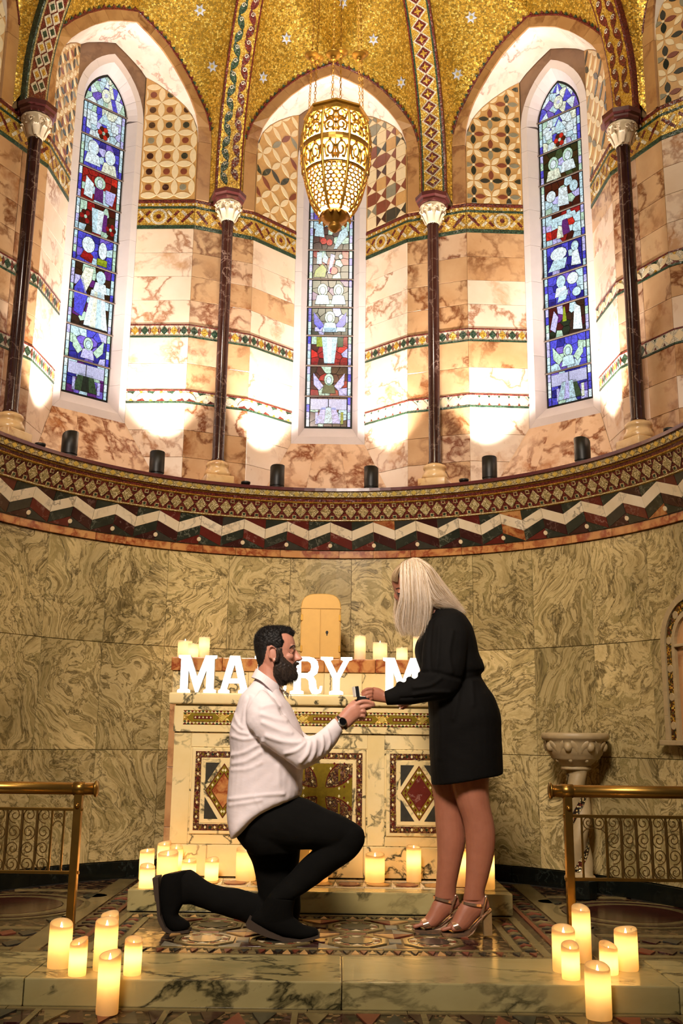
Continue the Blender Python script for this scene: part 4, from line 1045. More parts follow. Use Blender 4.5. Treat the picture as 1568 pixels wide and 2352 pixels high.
# chequered border of small darts
rs = random.Random(5)
for i in range(52):
    x = CX - .845 + i * .0325
    for y, hh in ((-.24, .034), (.492, .03)):
        m = ['darkred', 'olive', 'strip', 'rust'][(i + (0 if y < 0 else 1)) % 4] if i % 2 else 'strip'
        if i % 2 == 0: ft('dart_tile', [(x, y - hh), (x + .03, y - hh), (x + .015, y + hh)], M['strip'] if rs.random() < .5 else M['tan'])
        else: ft('dart_tile', [(x, y + hh * .9), (x + .03, y + hh * .9), (x + .015, y - hh)][::-1], M[m if m != 'strip' else 'olive'])
for s in (-1, 1):
    for j in range(12):
        y = -.17 + j * .05
        ft('dart_tile', [(CX + s * .823 - .022, y), (CX + s * .823 + .022, y), (CX + s * .823, y + .04)], M[['olive', 'strip', 'rust'][j % 3]])
# octagon rings with discs
def ring(cx, cy, r0, r1, n, mat, name, h=.0045, a=0):
    v = []; 
    for z in (-.005, -.005 + h):
        for r in (r0, r1):
            for i in range(n): v.append((cx + r * math.cos(a + 2 * PI * i / n), cy + r * math.sin(a + 2 * PI * i / n), z))
    f = []
    for i in range(n):
        j = (i + 1) % n; f += [(2 * n + i, 3 * n + i, 3 * n + j, 2 * n + j), (n + i, n + j, 3 * n + j, 3 * n + i), (j, i, 2 * n + i, 2 * n + j)]
    return mk(name, v, f, mat, fl)
for r, cy in enumerate((.28, -.02)):
    for i in range(-3, 3):
        cx = CX + .155 + i * .305 - (0 if r == 0 else 0)
        if abs(cx - CX) > .70: continue
        ring(cx, cy, .108, .128, 8, M['strip'], 'octagon_ring', a=PI / 8)
        ft('octagon_field', [(cx + .104 * math.cos(PI / 8 + PI * q / 4), cy + .104 * math.sin(PI / 8 + PI * q / 4)) for q in range(8)], M['floorlight'], .003)
        ft('disc', [(cx + .066 * math.cos(PI * q / 10), cy + .066 * math.sin(PI * q / 10)) for q in range(20)], M['green' if (i + r) % 2 else 'olive'], .005)
        for q in range(12):
            t = 2 * PI * q / 12; fb('dart_tiles', [(cx + .07 * math.cos(t), cy + .07 * math.sin(t)), (cx + .094 * math.cos(t + .2), cy + .094 * math.sin(t + .2)), (cx + .094 * math.cos(t - .2), cy + .094 * math.sin(t - .2))][::-1], M['cream' if q % 2 else 'rust'], .0045)
        fr('square_tile', cx + .128, cy - .035, cx + .177, cy + .035, M['darkred' if i % 2 else 'grey'])
        fr('square_tile', cx - .04, cy + .13, cx + .04, cy + .155, M['olive' if i % 2 else 'rust'])
        for sx in (-1, 1):
            ft('triangle_tile', [(cx + sx * .1525, cy + .06), (cx + sx * .1525, cy + .145), (cx + sx * .07, cy + .145)][::sx], M['tan' if (i + r) % 2 else 'rust'])
            ft('triangle_tile', [(cx + sx * .1525, cy - .06), (cx + sx * .1525, cy - .145), (cx + sx * .07, cy - .145)][::-sx], M['grey' if (i + r) % 2 else 'darkred'])
# side fields: long strips and round medallions
for s in (-1, 1):
    X = lambda v: CX + s * v
    for y0, y1 in ((-.29, .3), (.3, .95), (.95, 1.62)):
        fr('marble_strip', min(X(1.05), X(1.15)), y0 + .001, max(X(1.05), X(1.15)), y1 - .001, M['strip']); fr('marble_strip', min(X(.925), X(.945)), y0, max(X(.925), X(.945)), y1 - .002, M['rust'])
    for y in (-.25, -.05, .16): fr('marble_strip', min(X(1.16), X(1.95)), y - .02, max(X(1.16), X(1.95)), y + .02, M['strip'])
    fr('marble_strip', min(X(1.16), X(1.6)), 1.18, max(X(1.16), X(1.6)), 1.22, M['strip'])
    for q, (yy, n_) in enumerate(((.055, 9), (-.15, 9))):
        for i in range(n_):
            xx = 1.19 + i * .085; ft('diamond_tile', [(X(xx) - .038, yy), (X(xx), yy - .06), (X(xx) + .038, yy), (X(xx), yy + .06)], M[['olive', 'rust', 'darkred'][i % 3]])
    mx, my = X(1.47), .70
    ring(mx, my, .245, .29, 40, M['strip'], 'medallion_ring'); ring(mx, my, .29, .33, 40, M['darkred'], 'medallion_ring'); ring(mx, my, .345, .37, 40, M['strip'], 'medallion_ring')
    ft('medallion', [(mx + .24 * math.cos(2 * PI * q / 36), my + .24 * math.sin(2 * PI * q / 36)) for q in range(36)], M['porphyry'], .005)
    for q in range(4):
        t = PI / 4 + q * PI / 2; ft('disc', [(mx + .46 * math.cos(t) + .06 * math.cos(2 * PI * w_ / 14), my + .46 * math.sin(t) + .06 * math.sin(2 * PI * w_ / 14)) for w_ in range(14)], M['green'])
    for q in range(26):
        yy = -.28 + q * .072; ft('dart_tile', [(X(.96), yy), (X(1.03), yy), (X(.995), yy + .06)][::s], M[['olive', 'rust', 'strip', 'darkred'][q % 4]])
fn = empty('floor_nave', (0, -1.5, -.086), kind='structure')
MB().box((-2.6, -5.2, -.25), (2.6, -.70, -.091)).obj('bed', M['floortess'], fn)
for y in (-.735, -.95):
    for i in range(14): MB().prism(rect(-2.3 + i * .33, y - .012, -2.3 + (i + 1) * .33 - .002, y + .012), .005, Matrix.Translation((0, 0, -.091)), .0006).obj('marble_strip', M['strip'], fn)
for i in range(40):
    x = -1.7 + i * .085
    MB().prism([(x, -.84 - .07), (x + .08, -.84 - .07), (x + .04, -.84 + .08)] if i % 2 else [(x + .08, -.84 + .08), (x, -.84 + .08), (x + .04, -.84 - .07)], .005, Matrix.Translation((0, 0, -.091)), .0006).obj('triangle_tile', M[['strip', 'darkred', 'rust', 'olive', 'darkred'][i % 5]], fn)
for i in range(9): MB().prism(rect(-1.72 + i * .42, -.928, -1.70 + i * .42, -.75), .0055, Matrix.Translation((0, 0, -.091)), .0006).obj('marble_strip', M['strip'], fn)

# ------------------------------------------------------------------ altar step
DX0, DX1, DY0, DZ = -.865, .915, .578, .095
ds = empty('floor_altar_step', (CX, 1.0, 0), kind='structure')
for a, b in ((DX0, DX1),): MB().bbox((a, DY0, 0), (b, DY0 + .13, DZ), .006).obj('front_slab', M['step'], ds)
for a, b in ((DX0, DX0 + .11), (DX1 - .11, DX1)): MB().bbox((a, DY0 + .131, 0), (b, 1.40, DZ), .006).obj('side_slab', M['step'], ds)
MB().box((DX0 + .11, DY0 + .131, 0), (DX1 - .11, 1.44, DZ - .004)).obj('core', M['floorlight'], ds)
def dt(name, poly, mat, h=.004): return MB().prism(poly, h, Matrix.Translation((0, 0, DZ - .004)), .0005).obj(name, mat, ds)
M['topaz'] = plain('amber_inlay', '#c08a4a', 0.25, var=.25)
for i in range(11):
    x = DX0 + .19 + i * .14
    dt('disc', [(x + .055 * math.cos(q * PI / 9), .85 + .055 * math.sin(q * PI / 9)) for q in range(18)], M['topaz' if i % 2 else 'rust'])
    dt('triangle_tile', [(x + .06, .78), (x + .08, .78), (x + .07, .92)], M['cream']); dt('marble_strip', rect(x - .07, .725, x + .066, .745), M['cream']); dt('marble_strip', rect(x - .07, .955, x + .066, .975), M['cream'])

# ------------------------------------------------------------------ altar
AX = .015; AY = 1.05
alt = empty('altar', (AX, 1.3, DZ), label='cream marble altar with mosaic frieze and inlaid lozenge panels on the dais', cat='altar')
HWA = .775
MB().bbox((AX - HWA, AY, DZ), (AX + HWA, 1.40, .955), .004).obj('body', M['altar'], alt)
b = MB()
prof_m = [(0.0, .953), (-.018, .953), (-.03, .958), (-.035, .968), (-.035, 1.000), (-.028, 1.010), (0.0, 1.012)]
b.bbox((AX - HWA - .035, AY - .03, .953), (AX + HWA + .035, 1.40, 1.012), .010); b.obj('table_slab', M['altar'], alt, True)
def ap(name, poly, mat, h, y=AY, par=alt, e=.001): return MB().prism(poly, h, frame((0, y, 0), (1, 0, 0), (0, 0, 1), (0, -1, 0)), e).obj(name, mat, par)
def ar(name, x0, z0, x1, z1, mat, h, par=alt, y=AY, e=.001): return ap(name, rect(x0, z0, x1, z1), mat, h, y, par, e)
fz = ar('frieze_board', AX - HWA - .004, .812, AX + HWA + .004, .944, M['altar'], .016, e=.003)
YF = AY - .016
mz0, mz1 = .848, .922; mx0, mx1 = AX - HWA + .045, AX + HWA - .045
ar('mosaic_ground', mx0, mz0, mx1, mz1, M['yellowtess'], .001, fz, YF, 0)
M['agold'] = plain('gold_glass_mosaic', '#a9902e', 0.25, 0.6, 0.3, 60); M['ared'] = plain('red_glass_mosaic', '#5c1d16', 0.25, 0, 0.3, 60); M['agreen'] = plain('green_glass_mosaic', '#23371f', 0.25, 0, 0.3, 60); M['borderm'] = tessera('brown_red_border_mosaic', ['#5a3018', '#7a4a24', '#3e1c12', '#a07a3c', '#6a2a18'], 150, .3, .35, .3, '#2c1c0c', .06); M['awhite'] = plain('white_glass_mosaic', '#dccf9c', 0.3, 0, 0.2, 60)
mats4 = [M['ared'], M['agreen'], M['awhite'], M['agold']]
st = MB(); rs = random.Random(3)
TF = frame((0, YF - .001, 0), (1, 0, 0), (0, 0, 1), (0, -1, 0))
n = int((mx1 - mx0) / .0185); c = (mx1 - mx0) / n
for i in range(n):
    x = mx0 + i * c
    for z, d in ((mz0 + .001, 1), (mz1 - .001, -1)):
        st.prism([(x, z), (x + c, z), (x + c / 2, z + d * .011)], .0015, TF, 0, [0, 1, 0, 3][i % 4]); st.prism([(x - c / 2 + .002, z + d * .0115), (x + c / 2 - .002, z + d * .0115), (x, z + d * .002)] if i else [(x, z + d * .01), (x + c / 2, z + d * .011), (x, z + d * .002)], .0015, TF, 0, 2)
        st.prism([(x + c / 2 + (q - .5) * c * .92, z + d * (.012 + .008 * (1 - abs(q - .5) * 2 if False else 0))) for q in (0, 1)] + [(x + c / 2, z + d * .022)], .0015, TF, 0, [1, 0, 3, 0][i % 4])
o = st.obj('small_tesserae', mats4, fz); o['kind'] = 'stuff'
m = 7; c = (mx1 - mx0) / m; zc = (mz0 + mz1) / 2
for i in range(m):
    x = mx0 + (i + .5) * c
    ap('gold_plate', [(x - .085, zc), (x - .062, zc - .021), (x + .062, zc - .021), (x + .085, zc), (x + .062, zc + .021), (x - .062, zc + .021)], M['agold'], .003, YF, fz)
    ap('plate_inlay', [(x - .05, zc - .008), (x + .05, zc - .008), (x + .05, zc + .008), (x - .05, zc + .008)], M['ared'], .0036, YF, fz)
    for q in range(5): ap('plate_stud', [(x - .04 + q * .02 - .006, zc), (x - .04 + q * .02, zc - .006), (x - .04 + q * .02 + .006, zc), (x - .04 + q * .02, zc + .006)], M['awhite'], .0042, YF, fz)
    if i: ap('diamond', [(x - c / 2 - .018, zc), (x - c / 2, zc - .02), (x - c / 2 + .018, zc), (x - c / 2, zc + .02)], M['goldpiece'], .0035, YF, fz)
def panel(x0, x1, kind):
    z0, z1 = .300, .732
    pn = ar('inlaid_panel', x0, z0, x1, z1, M['altar'], .012, e=.004)
    yb = AY - .012; bw = .020; bi = .031
    g = .019
    fr_ = [(x0 + g, z1 - g - bi, x1 - g, z1 - g), (x0 + g, z0 + g, x1 - g, z0 + g + bi), (x0 + g, z0 + g + bi, x0 + g + bi, z1 - g - bi), (x1 - g - bi, z0 + g + bi, x1 - g, z1 - g - bi)]
    for a in fr_:
        ar('mosaic_border', *a, M['borderm'], .0015, pn, yb, 0)
        L = (a[2] - a[0], a[3] - a[1]); hor = L[0] > L[1]; n = int(max(L) / .0235)
        for i in range(n):
            t = (i + .5) / n; x, z = (a[0] + t * L[0], (a[1] + a[3]) / 2) if hor else ((a[0] + a[2]) / 2, a[1] + t * L[1])
            key = ('border_diamond',); me = tile_mesh(key, [(-.0062, 0), (0, -.0085), (.0062, 0), (0, .0085)], .0028, 0, M['awhite'])
            inst('border_diamond', me, pn, frame((x, yb, z), (1, 0, 0), (0, 0, 1), (0, -1, 0)), [M['awhite'], M['agold'], M['awhite'], M['agreen']][i % 4] if hor else [M['ared'], M['awhite'], M['agold']][i % 3])
    ix0, ix1, iz0, iz1 = x0 + g + bi + .012, x1 - g - bi - .012, z0 + g + bi + .014, z1 - g - bi - .014
    ar('inner_mould', ix0 - .008, iz0 - .008, ix1 + .008, iz1 + .008, M['altar'], .003, pn, yb, .001)
    yi = yb - .003; cx, cz = (x0 + x1) / 2, (z0 + z1) / 2
    if kind == 'lozenge':
        ix0 += .012; ix1 -= .012; iz0 += .012; iz1 -= .012
        dw, dh = (ix1 - ix0) / 2, (iz1 - iz0) / 2
        for sx in (-1, 1):
            for sz in (-1, 1):
                q = [(cx + sx * dw, cz + sz * dh), (cx + sx * dw * .26, cz + sz * dh), (cx + sx * dw, cz + sz * dh * .22)]
                ap('green_corner', q if sx * sz > 0 else q[::-1], M['olive'], .0022, yi, pn)
        for sc, mt, h, nm in ((.985, M['ared'], .0016, 'lozenge_edge'), (.93, M['agold'], .0022, 'lozenge_border'), (.66, M['ared'], .0028, 'lozenge_line'), (.61, M['orange'] if cx < 0 else M['red'], .0036, 'lozenge_centre')):
            ap(nm, [(cx - dw * sc, cz), (cx, cz - dh * sc), (cx + dw * sc, cz), (cx, cz + dh * sc)], mt, h, yi, pn, .0005)
        for i in range(24):
            t = (i % 6 + .5) / 6; qd = i // 6; sx, sz = [(1, 1), (-1, 1), (-1, -1), (1, -1)][qd]
            x, z = cx + sx * dw * .80 * (1 - t), cz + sz * dh * .80 * t
            inst('border_diamond', TM[('border_diamond',)], pn, frame((x, yi - .0005, z), (1, 0, 0), (0, 0, 1), (0, -1, 0)), M['awhite'] if i % 2 else M['ared'])
    else:
        ar('cross_ground', ix0 + .008, iz0 + .008, ix1 - .008, iz1 - .008, M['crossg'], .0018, pn, yi, 0)
        W2, H2 = (ix1 - ix0) / 2 - .01, (iz1 - iz0) / 2 - .01
        def arm(sx, sz, k, mt, h):
            n_ = 6; p = []
            for i in range(n_ + 1):
                t = i / n_; p.append((t, .020 + .058 * t ** 3))
            L = W2 if sx else H2
            pl = [(t * L, w_ * k) for t, w_ in p] + [(t * L, -w_ * k) for t, w_ in p[::-1]]
            ang = 0 if sx > 0 else PI if sx < 0 else PI / 2 if sz > 0 else -PI / 2
            ap('cross_arm', [(cx + a, cz + b_) for a, b_ in rotp(pl, ang)], mt, h, yi, pn, .0004)
        for sx, sz in ((1, 0), (-1, 0), (0, 1), (0, -1)): arm(sx, sz, 1.18, M['ared'], .0024); arm(sx, sz, 1.0, M['agold'], .003)
        ap('cross_centre', [(cx - .026, cz - .026), (cx + .026, cz - .026), (cx + .026, cz + .026), (cx - .026, cz + .026)], M['agold'], .0036, yi, pn, .0004)
        for sx in (-1, 1):
            for sz in (-1, 1):
                ap('roundel', [(cx + sx * W2 * .58 + .036 * math.cos(q * PI / 8), cz + sz * H2 * .60 + .048 * math.sin(q * PI / 8)) for q in range(16)], M['borderm'], .0028, yi, pn)
                ar('roundel_bar', cx + sx * W2 * .58 - .005, cz + sz * H2 * .60 - .030, cx + sx * W2 * .58 + .005, cz + sz * H2 * .60 + .030, M['agold'], .0034, pn, yi, 0)
                for q in range(12):
                    t = 2 * PI * q / 12; x, z = cx + sx * W2 * .58 + .052 * math.cos(t), cz + sz * H2 * .60 + .066 * math.sin(t)
                    inst('border_diamond', TM[('border_diamond',)], pn, frame((x, yi - .0005, z), (1, 0, 0), (0, 0, 1), (0, -1, 0)), M['awhite'] if q % 2 else M['ared'])
M['crossg'] = tessera('brown_gold_mosaic', ['#6a4a22', '#8a6a34', '#4a2c16', '#b89858', '#5a3a1c'], 170, 0.3, .35, .3, '#2c1c0c', .06)
panel(AX - .675, AX - .335, 'lozenge'); panel(AX - .23, AX + .23, 'cross'); panel(AX + .335, AX + .675, 'lozenge')
for a, b_ in ((-.775, -.683), (-.327, -.238), (.238, .327), (.683, .775)): ar('pilaster_slab', AX + a + .001, .252, AX + b_ - .001, .807, M['altar'], .004)
for a, b_ in ((-.682, -.328), (-.237, .237), (.328, .682)):
    ar('rail_slab', AX + a, .735, AX + b_, .807, M['altar'], .004); ar('rail_slab', AX + a, .252, AX + b_, .297, M['altar'], .004)
for a, b_ in ((-.785, -.58), (-.58, -.2), (-.2, .22), (.22, .5), (.5, .785)): ar('plinth_block', AX + a + .001, DZ + .001, AX + b_ - .001, .248, M['altar'], .014, e=.004)

# retable with shelf behind the altar table
rt = empty('retable', (AX, 1.58, 0), label='stepped marble retable with orange marble shelf edge behind the altar', cat='retable')
RX, RY0 = .862, 1.42
MB().bbox((AX - RX, RY0, 0), (AX + RX, 1.72, 1.205), .004).obj('body', M['arch'], rt)
for i in range(6): MB().bbox((AX - RX - .006 + i * .2893, RY0 - .022, 1.150), (AX - RX - .006 + (i + 1) * .2893 - .001, 1.74, 1.226), .006).obj('shelf_edge', M['orange'], rt)
for i in range(8): MB().bbox((AX - RX + .004 + i * .2145, RY0 - .010, 1.014), (AX - RX + .004 + (i + 1) * .2145 - .001, RY0 + .01, 1.149), .002).obj('facing_slab', M['altar'], rt)
for s in (-1, 1):
    for z0, z1 in ((.0, .3), (.3, .62), (.62, 1.0)): MB().bbox((AX + s * RX - (.07 if s > 0 else .005), RY0 - .006, z0 + .001), (AX + s * RX + (.07 if s < 0 else .005), RY0 + .02, z1 - .001), .002).obj('side_slab', M['arch'], rt)

# tabernacle
M['gilt'] = plain('pale_gilt_wood', '#c79a4c', 0.42, 0.25, 0.08, 25)
tb = empty('tabernacle', (-.012, 1.57, 1.226), label='small gilded tabernacle with rounded top and double doors on the retable shelf', cat='tabernacle')
TX = -.012
def rtop(hw, z0, zs, za, n=14): return [(TX - hw, z0), (TX + hw, z0)] + [(TX + hw * math.cos(PI * i / n) if 0 else TX + hw * math.copysign(abs(math.cos(PI * i / n)) ** .62, math.cos(PI * i / n)), zs + (za - zs) * math.sin(PI * i / n) ** .8) for i in range(n + 1)]
TB = frame((0, 1.66, 0), (1, 0, 0), (0, 0, 1), (0, -1, 0))
MB().prism(rtop(.117, 1.226, 1.525, 1.612), .16, TB, .003).obj('case', M['gilt'], tb)
ap('cornice_strip', rect(TX - .119, 1.524, TX + .119, 1.531), M['gilt'], .004, 1.50, tb)
for s in (-1, 1):
    d = ar('door', min(TX + s * .003, TX + s * .110), 1.236, max(TX + s * .003, TX + s * .110), 1.520, M['gilt'], .006, tb, 1.50, .0015)
    for z in (1.29, 1.47): ar('hinge', TX + s * .110 - .006, z - .018, TX + s * .110 + .006, z + .018, M['brass'], .010, d, 1.50)
    if s > 0:
        ap('keyhole', [(TX + .037 + .008 * math.cos(q * PI / 6), 1.385 + .010 * math.sin(q * PI / 6)) for q in range(12)], M['blackmetal'], .0075, 1.50, d)
        ar('keyhole_slot', TX + .034, 1.366, TX + .040, 1.384, M['blackmetal'], .0075, d, 1.50)

# marquee letters
M['letter'] = emit('lit_letter_face', '#fff6e2', 4.6, '#ffffff'); M['letterside'] = plain('white_letter_rim', '#e8e0d0', .4)
GL = {
 'M': [[(0, 0), (.33, 0), (.33, .07), (.265, .10), (.265, .62), (.46, .02), (.54, .02), (.735, .62), (.735, .10), (.67, .07), (.67, 0), (1, 0), (1, .07), (.935, .10), (.935, .90), (1, .93), (1, 1), (.70, 1), (.50, .42), (.30, 1), (0, 1), (0, .93), (.065, .90), (.065, .10), (0, .07)]],
 'Y': [[(.28, 0), (.72, 0), (.72, .07), (.61, .11), (.61, .42), (.90, .90), (1, .93), (1, 1), (.64, 1), (.64, .93), (.72, .90), (.515, .56), (.31, .90), (.39, .93), (.39, 1), (0, 1), (0, .93), (.10, .90), (.39, .42), (.39, .11), (.28, .07)]],
 'E': [[(0, 0), (1, 0), (1, .28), (.92, .28), (.84, .13), (.38, .13), (.38, .44), (.62, .44), (.66, .36), (.74, .36), (.74, .64), (.66, .64), (.62, .56), (.38, .56), (.38, .87), (.82, .87), (.90, .74), (.98, .74), (.98, 1), (0, 1), (0, .93), (.12, .90), (.12, .10), (0, .07)]],
 'A': [[(0, 0), (.36, 0), (.36, .07), (.275, .10), (.33, .26), (.66, .26), (.71, .10), (.64, .07), (.64, 0), (1, 0), (1, .07), (.935, .10), (.66, 1), (.34, 1), (.065, .10), (0, .07)], [(.375, .39), (.50, .78), (.615, .39)]],
 'R': [[(0, 0), (.42, 0), (.42, .07), (.33, .10), (.33, .43), (.48, .43), (.57, .36), (.60, .14), (.68, .02), (.82, -.0), (.96, .04), (1, .14), (1, .22), (.93, .22), (.90, .13), (.85, .12), (.82, .20), (.80, .36), (.72, .47), (.84, .56), (.88, .72), (.84, .88), (.72, .97), (.56, 1), (0, 1), (0, .93), (.10, .90), (.10, .10), (0, .07)], [(.33, .56), (.33, .88), (.54, .88), (.63, .82), (.65, .72), (.62, .62), (.53, .56)]],
}
def letter(ch, x0, x1, label):
    z0, h = 1.013, .197; y = 1.055; dpt = .045
    root = empty('marquee_letter', ((x0 + x1) / 2, y, z0), label=label, cat='letter', group='lit letters on the altar')
    bm = bmesh.new(); loops = []
    from mathutils.geometry import tessellate_polygon
    G2 = GL[ch]; pts = [[Vector((x0 + u * (x1 - x0), 0, z0 + t * h)) for u, t in l] for l in G2]
    flat = [p for l in pts for p in l]
    tri = tessellate_polygon(pts)
    rim = MB(); face = MB()
    face.add([(p.x, y + .004, p.z) for p in flat], [t for t in tri])
    face.obj('lit_face', M['letter'], root)
    rim.add([(p.x, y + dpt, p.z) for p in flat], [t[::-1] for t in tri])
    for l in pts:
        n = len(l); rim.add([(p.x, y, p.z) for p in l] + [(p.x, y + dpt, p.z) for p in l], [(i, (i + 1) % n, n + (i + 1) % n, n + i) for i in range(n)])
    rim.obj('rim', M['letterside'], root)
LET = [('M', -.757, -.552, 'glowing white letter M at the left end of the altar'), ('A', -.540, -.375, 'glowing white letter A beside the left end M'), ('R', -.352, -.180, 'glowing white letter R hidden behind the kneeling man'), ('R', -.160, .010, 'glowing white letter R just right of the man and beside the Y'), ('Y', .000, .168, 'glowing white letter Y in the middle of the altar'), ('M', .332, .540, 'glowing white letter M beside the woman in black'), ('E', .556, .72, 'glowing white letter E behind the woman in black')]
for l in LET: letter(*l)

# ------------------------------------------------------------------ candles
def wax_mat(name, h, h2):
    t = NT(name); col = lin(h)
    d = t.n('BsdfDiffuse', {'Color': col}); tr = t.n('BsdfTranslucent', {'Color': lin(h2)}); gl = t.n('BsdfGlossy', {'Color': (1, 1, 1, 1), 'Roughness': .35})
    m1 = t.n('MixShader', {0: .55, 1: d.outputs[0], 2: tr.outputs[0]}); m2 = t.n('MixShader', {0: .03, 1: m1.outputs[0], 2: gl.outputs[0]})
    t.set(t.out.inputs['Surface'], m2.outputs[0]); return t.mat
M['wax'] = wax_mat('ivory_wax', '#f0dcac', '#ffdfa6'); M['wax_pale'] = wax_mat('pale_wax', '#f4e8d0', '#ffeccb'); M['flame'] = emit('led_flame', '#fff0b8', 14.0)
CANDLE_W = 0.27
def candle(x, y, z, r, h, label, group, seed, lit=1.0, wave=.012, glow=None):
    rs = random.Random(seed); root = empty('candle', (x, y, z), label=label, cat='candle', group=group)
    n = 28; ph = rs.uniform(-.8, .8); a1 = wave * rs.uniform(.55, .95); v = []
    top = lambda t: h - wave + a1 * math.sin(t + ph) + a1 * .16 * math.sin(2 * t + ph * 2)
    rows = [(r * .97, lambda t: .0), (r, lambda t: .006)] + [(r, (lambda f: (lambda t: .006 + (top(t) - .012) * f))(f)) for f in (.2, .4, .6, .8, .93)] + [(r * .985, lambda t: top(t) - .003), (r * .93, lambda t: top(t)), (r * .87, lambda t: top(t) - .004), (r * .80, lambda t: h - wave * 2 - .014), (r * .5, lambda t: h - wave * 2 - .020), (.001, lambda t: h - wave * 2 - .021)]
    for rr_, zf in rows:
        for i in range(n):
            t = 2 * PI * i / n; v.append((x + rr_ * math.cos(t), y + rr_ * math.sin(t), z + zf(t)))
    f = [(j * n + i, j * n + (i + 1) % n, (j + 1) * n + (i + 1) % n, (j + 1) * n + i) for j in range(len(rows) - 1) for i in range(n)]
    mk('wax_body', v, f, M['wax_pale' if wave < .006 else 'wax'], root, True)
    zf = z + h - wave * 2 - .022; k = .62 if r < .035 else .8
    b = MB(); b.lathe([(0, zf), (.005 * k, zf + .004), (.0075 * k, zf + .012 * k), (.0068 * k, zf + .020 * k), (.004 * k, zf + .031 * k), (.0012 * k, zf + .042 * k), (0, zf + .046 * k)], 10, T=Matrix.Translation((x, y, 0)) ); b.obj('flame', M['flame'], root, True)
    L = bpy.data.lights.new('candle_glow', 'POINT'); L.energy = CANDLE_W * lit; L.color = (1.0, .72, .36); L.shadow_soft_size = .014
    lo = bpy.data.objects.new('candle_glow', L); reg(lo, None, Matrix.Translation((x, y, z + h - wave * 2 - .022 - max(.022, h * .16))))
gF = 'candles on the front step'
FL = [(-.865, -.56, .040, .158, 'tall ivory candle at the back left of the left step cluster', 1), (-.772, -.675, .030, .122, 'short ivory candle in front of the tall candle at far left on the step', 2), (-.700, -.585, .040, .170, 'broad tall candle in the middle of the left step cluster', 3),
      (-.590, -.655, .030, .125, 'short candle standing apart at the right of the left step cluster', 4), (-.740, -.36, .033, .155, 'candle standing furthest back in the left step cluster', 5)]
for x, y, r, h, l, sd in FL: candle(x, y, 0, r, h, l, gF, sd)
candle(-.637, -.80, -.086, .036, .192, 'tall candle on the lower floor before the left end of the step', 'candles on the lower floor', 6)
FR = [(.908, -.52, .041, .155, 'broad candle with a melted rim at the left of the right step cluster', 11), (.905, -.635, .031, .122, 'short candle in front of the melted rim candle on the right', 12), (1.010, -.36, .034, .200, 'tallest candle at the back of the right step cluster', 13), (1.058, -.55, .032, .108, 'small candle with a bright flame in the right step cluster', 14), (1.140, -.48, .041, .148, 'broad candle at the far right of the right step cluster', 15)]
for x, y, r, h, l, sd in FR: candle(x, y, 0, r, h, l, gF, sd)
candle(.960, -.78, -.086, .042, .172, 'broad candle on the lower floor before the right end of the step', 'candles on the lower floor', 16)
gA = 'candles around the altar base'
AC = [(-.790, .64, .036, .108, 'short candle at the front left corner of the altar step', 21), (-.842, .90, .036, .150, 'candle at the left edge of the altar step behind the corner candle', 22), (-.775, 1.00, .034, .175, 'tallest candle of the group left of the altar', 23), (-.722, .80, .050, .150, 'broad candle in the group at the left end of the altar step', 24), (-.712, .985, .034, .160, 'candle half hidden behind the broad candle left of the altar', 25), (-.632, .90, .036, .105, 'short candle just right of the left altar group', 26), (-.520, .91, .034, .110, 'small candle standing alone near the left of the altar front', 27), (-.352, .93, .050, .160, 'broad candle directly behind the kneeling man', 28), (.010, .93, .048, .165, 'candle seen between the kneeling man\'s legs', 29), (.290, .93, .049, .142, 'broad candle between the man\'s knee and the woman', 30), (.485, .95, .037, .178, 'tall slim candle left of the woman\'s legs', 31), (.705, .82, .034, .185, 'candle seen between the woman\'s legs', 32), (.822, .74, .036, .180, 'candle at the right end of the altar step behind the woman\'s calf', 33)]
for x, y, r, h, l, sd in AC: candle(x, y, DZ, r, h, l, gA, sd, 1.3, .010)
gS = 'square topped candles on the retable shelf'
SCN = [(-.800, 1.53, .042, .108, 'wide pillar candle at the left end of the retable shelf', 41), (-.690, 1.54, .032, .132, 'tallest candle left of the tabernacle on the shelf', 42), (-.742, 1.465, .030, .086, 'small candle between the two others at the left end of the shelf', 43), (.218, 1.53, .033, .152, 'tall candle right of the tabernacle on the shelf', 44), (.335, 1.53, .042, .112, 'wide candle on the shelf between the tall and the short one', 45), (.462, 1.53, .033, .085, 'short candle on the shelf beside the woman', 46), (.560, 1.53, .033, .150, 'shelf candle half hidden by the woman\'s hair', 47)]
for x, y, r, h, l, sd in SCN: candle(x, y, 1.226, r, h, l, gS, sd, .5, .004)

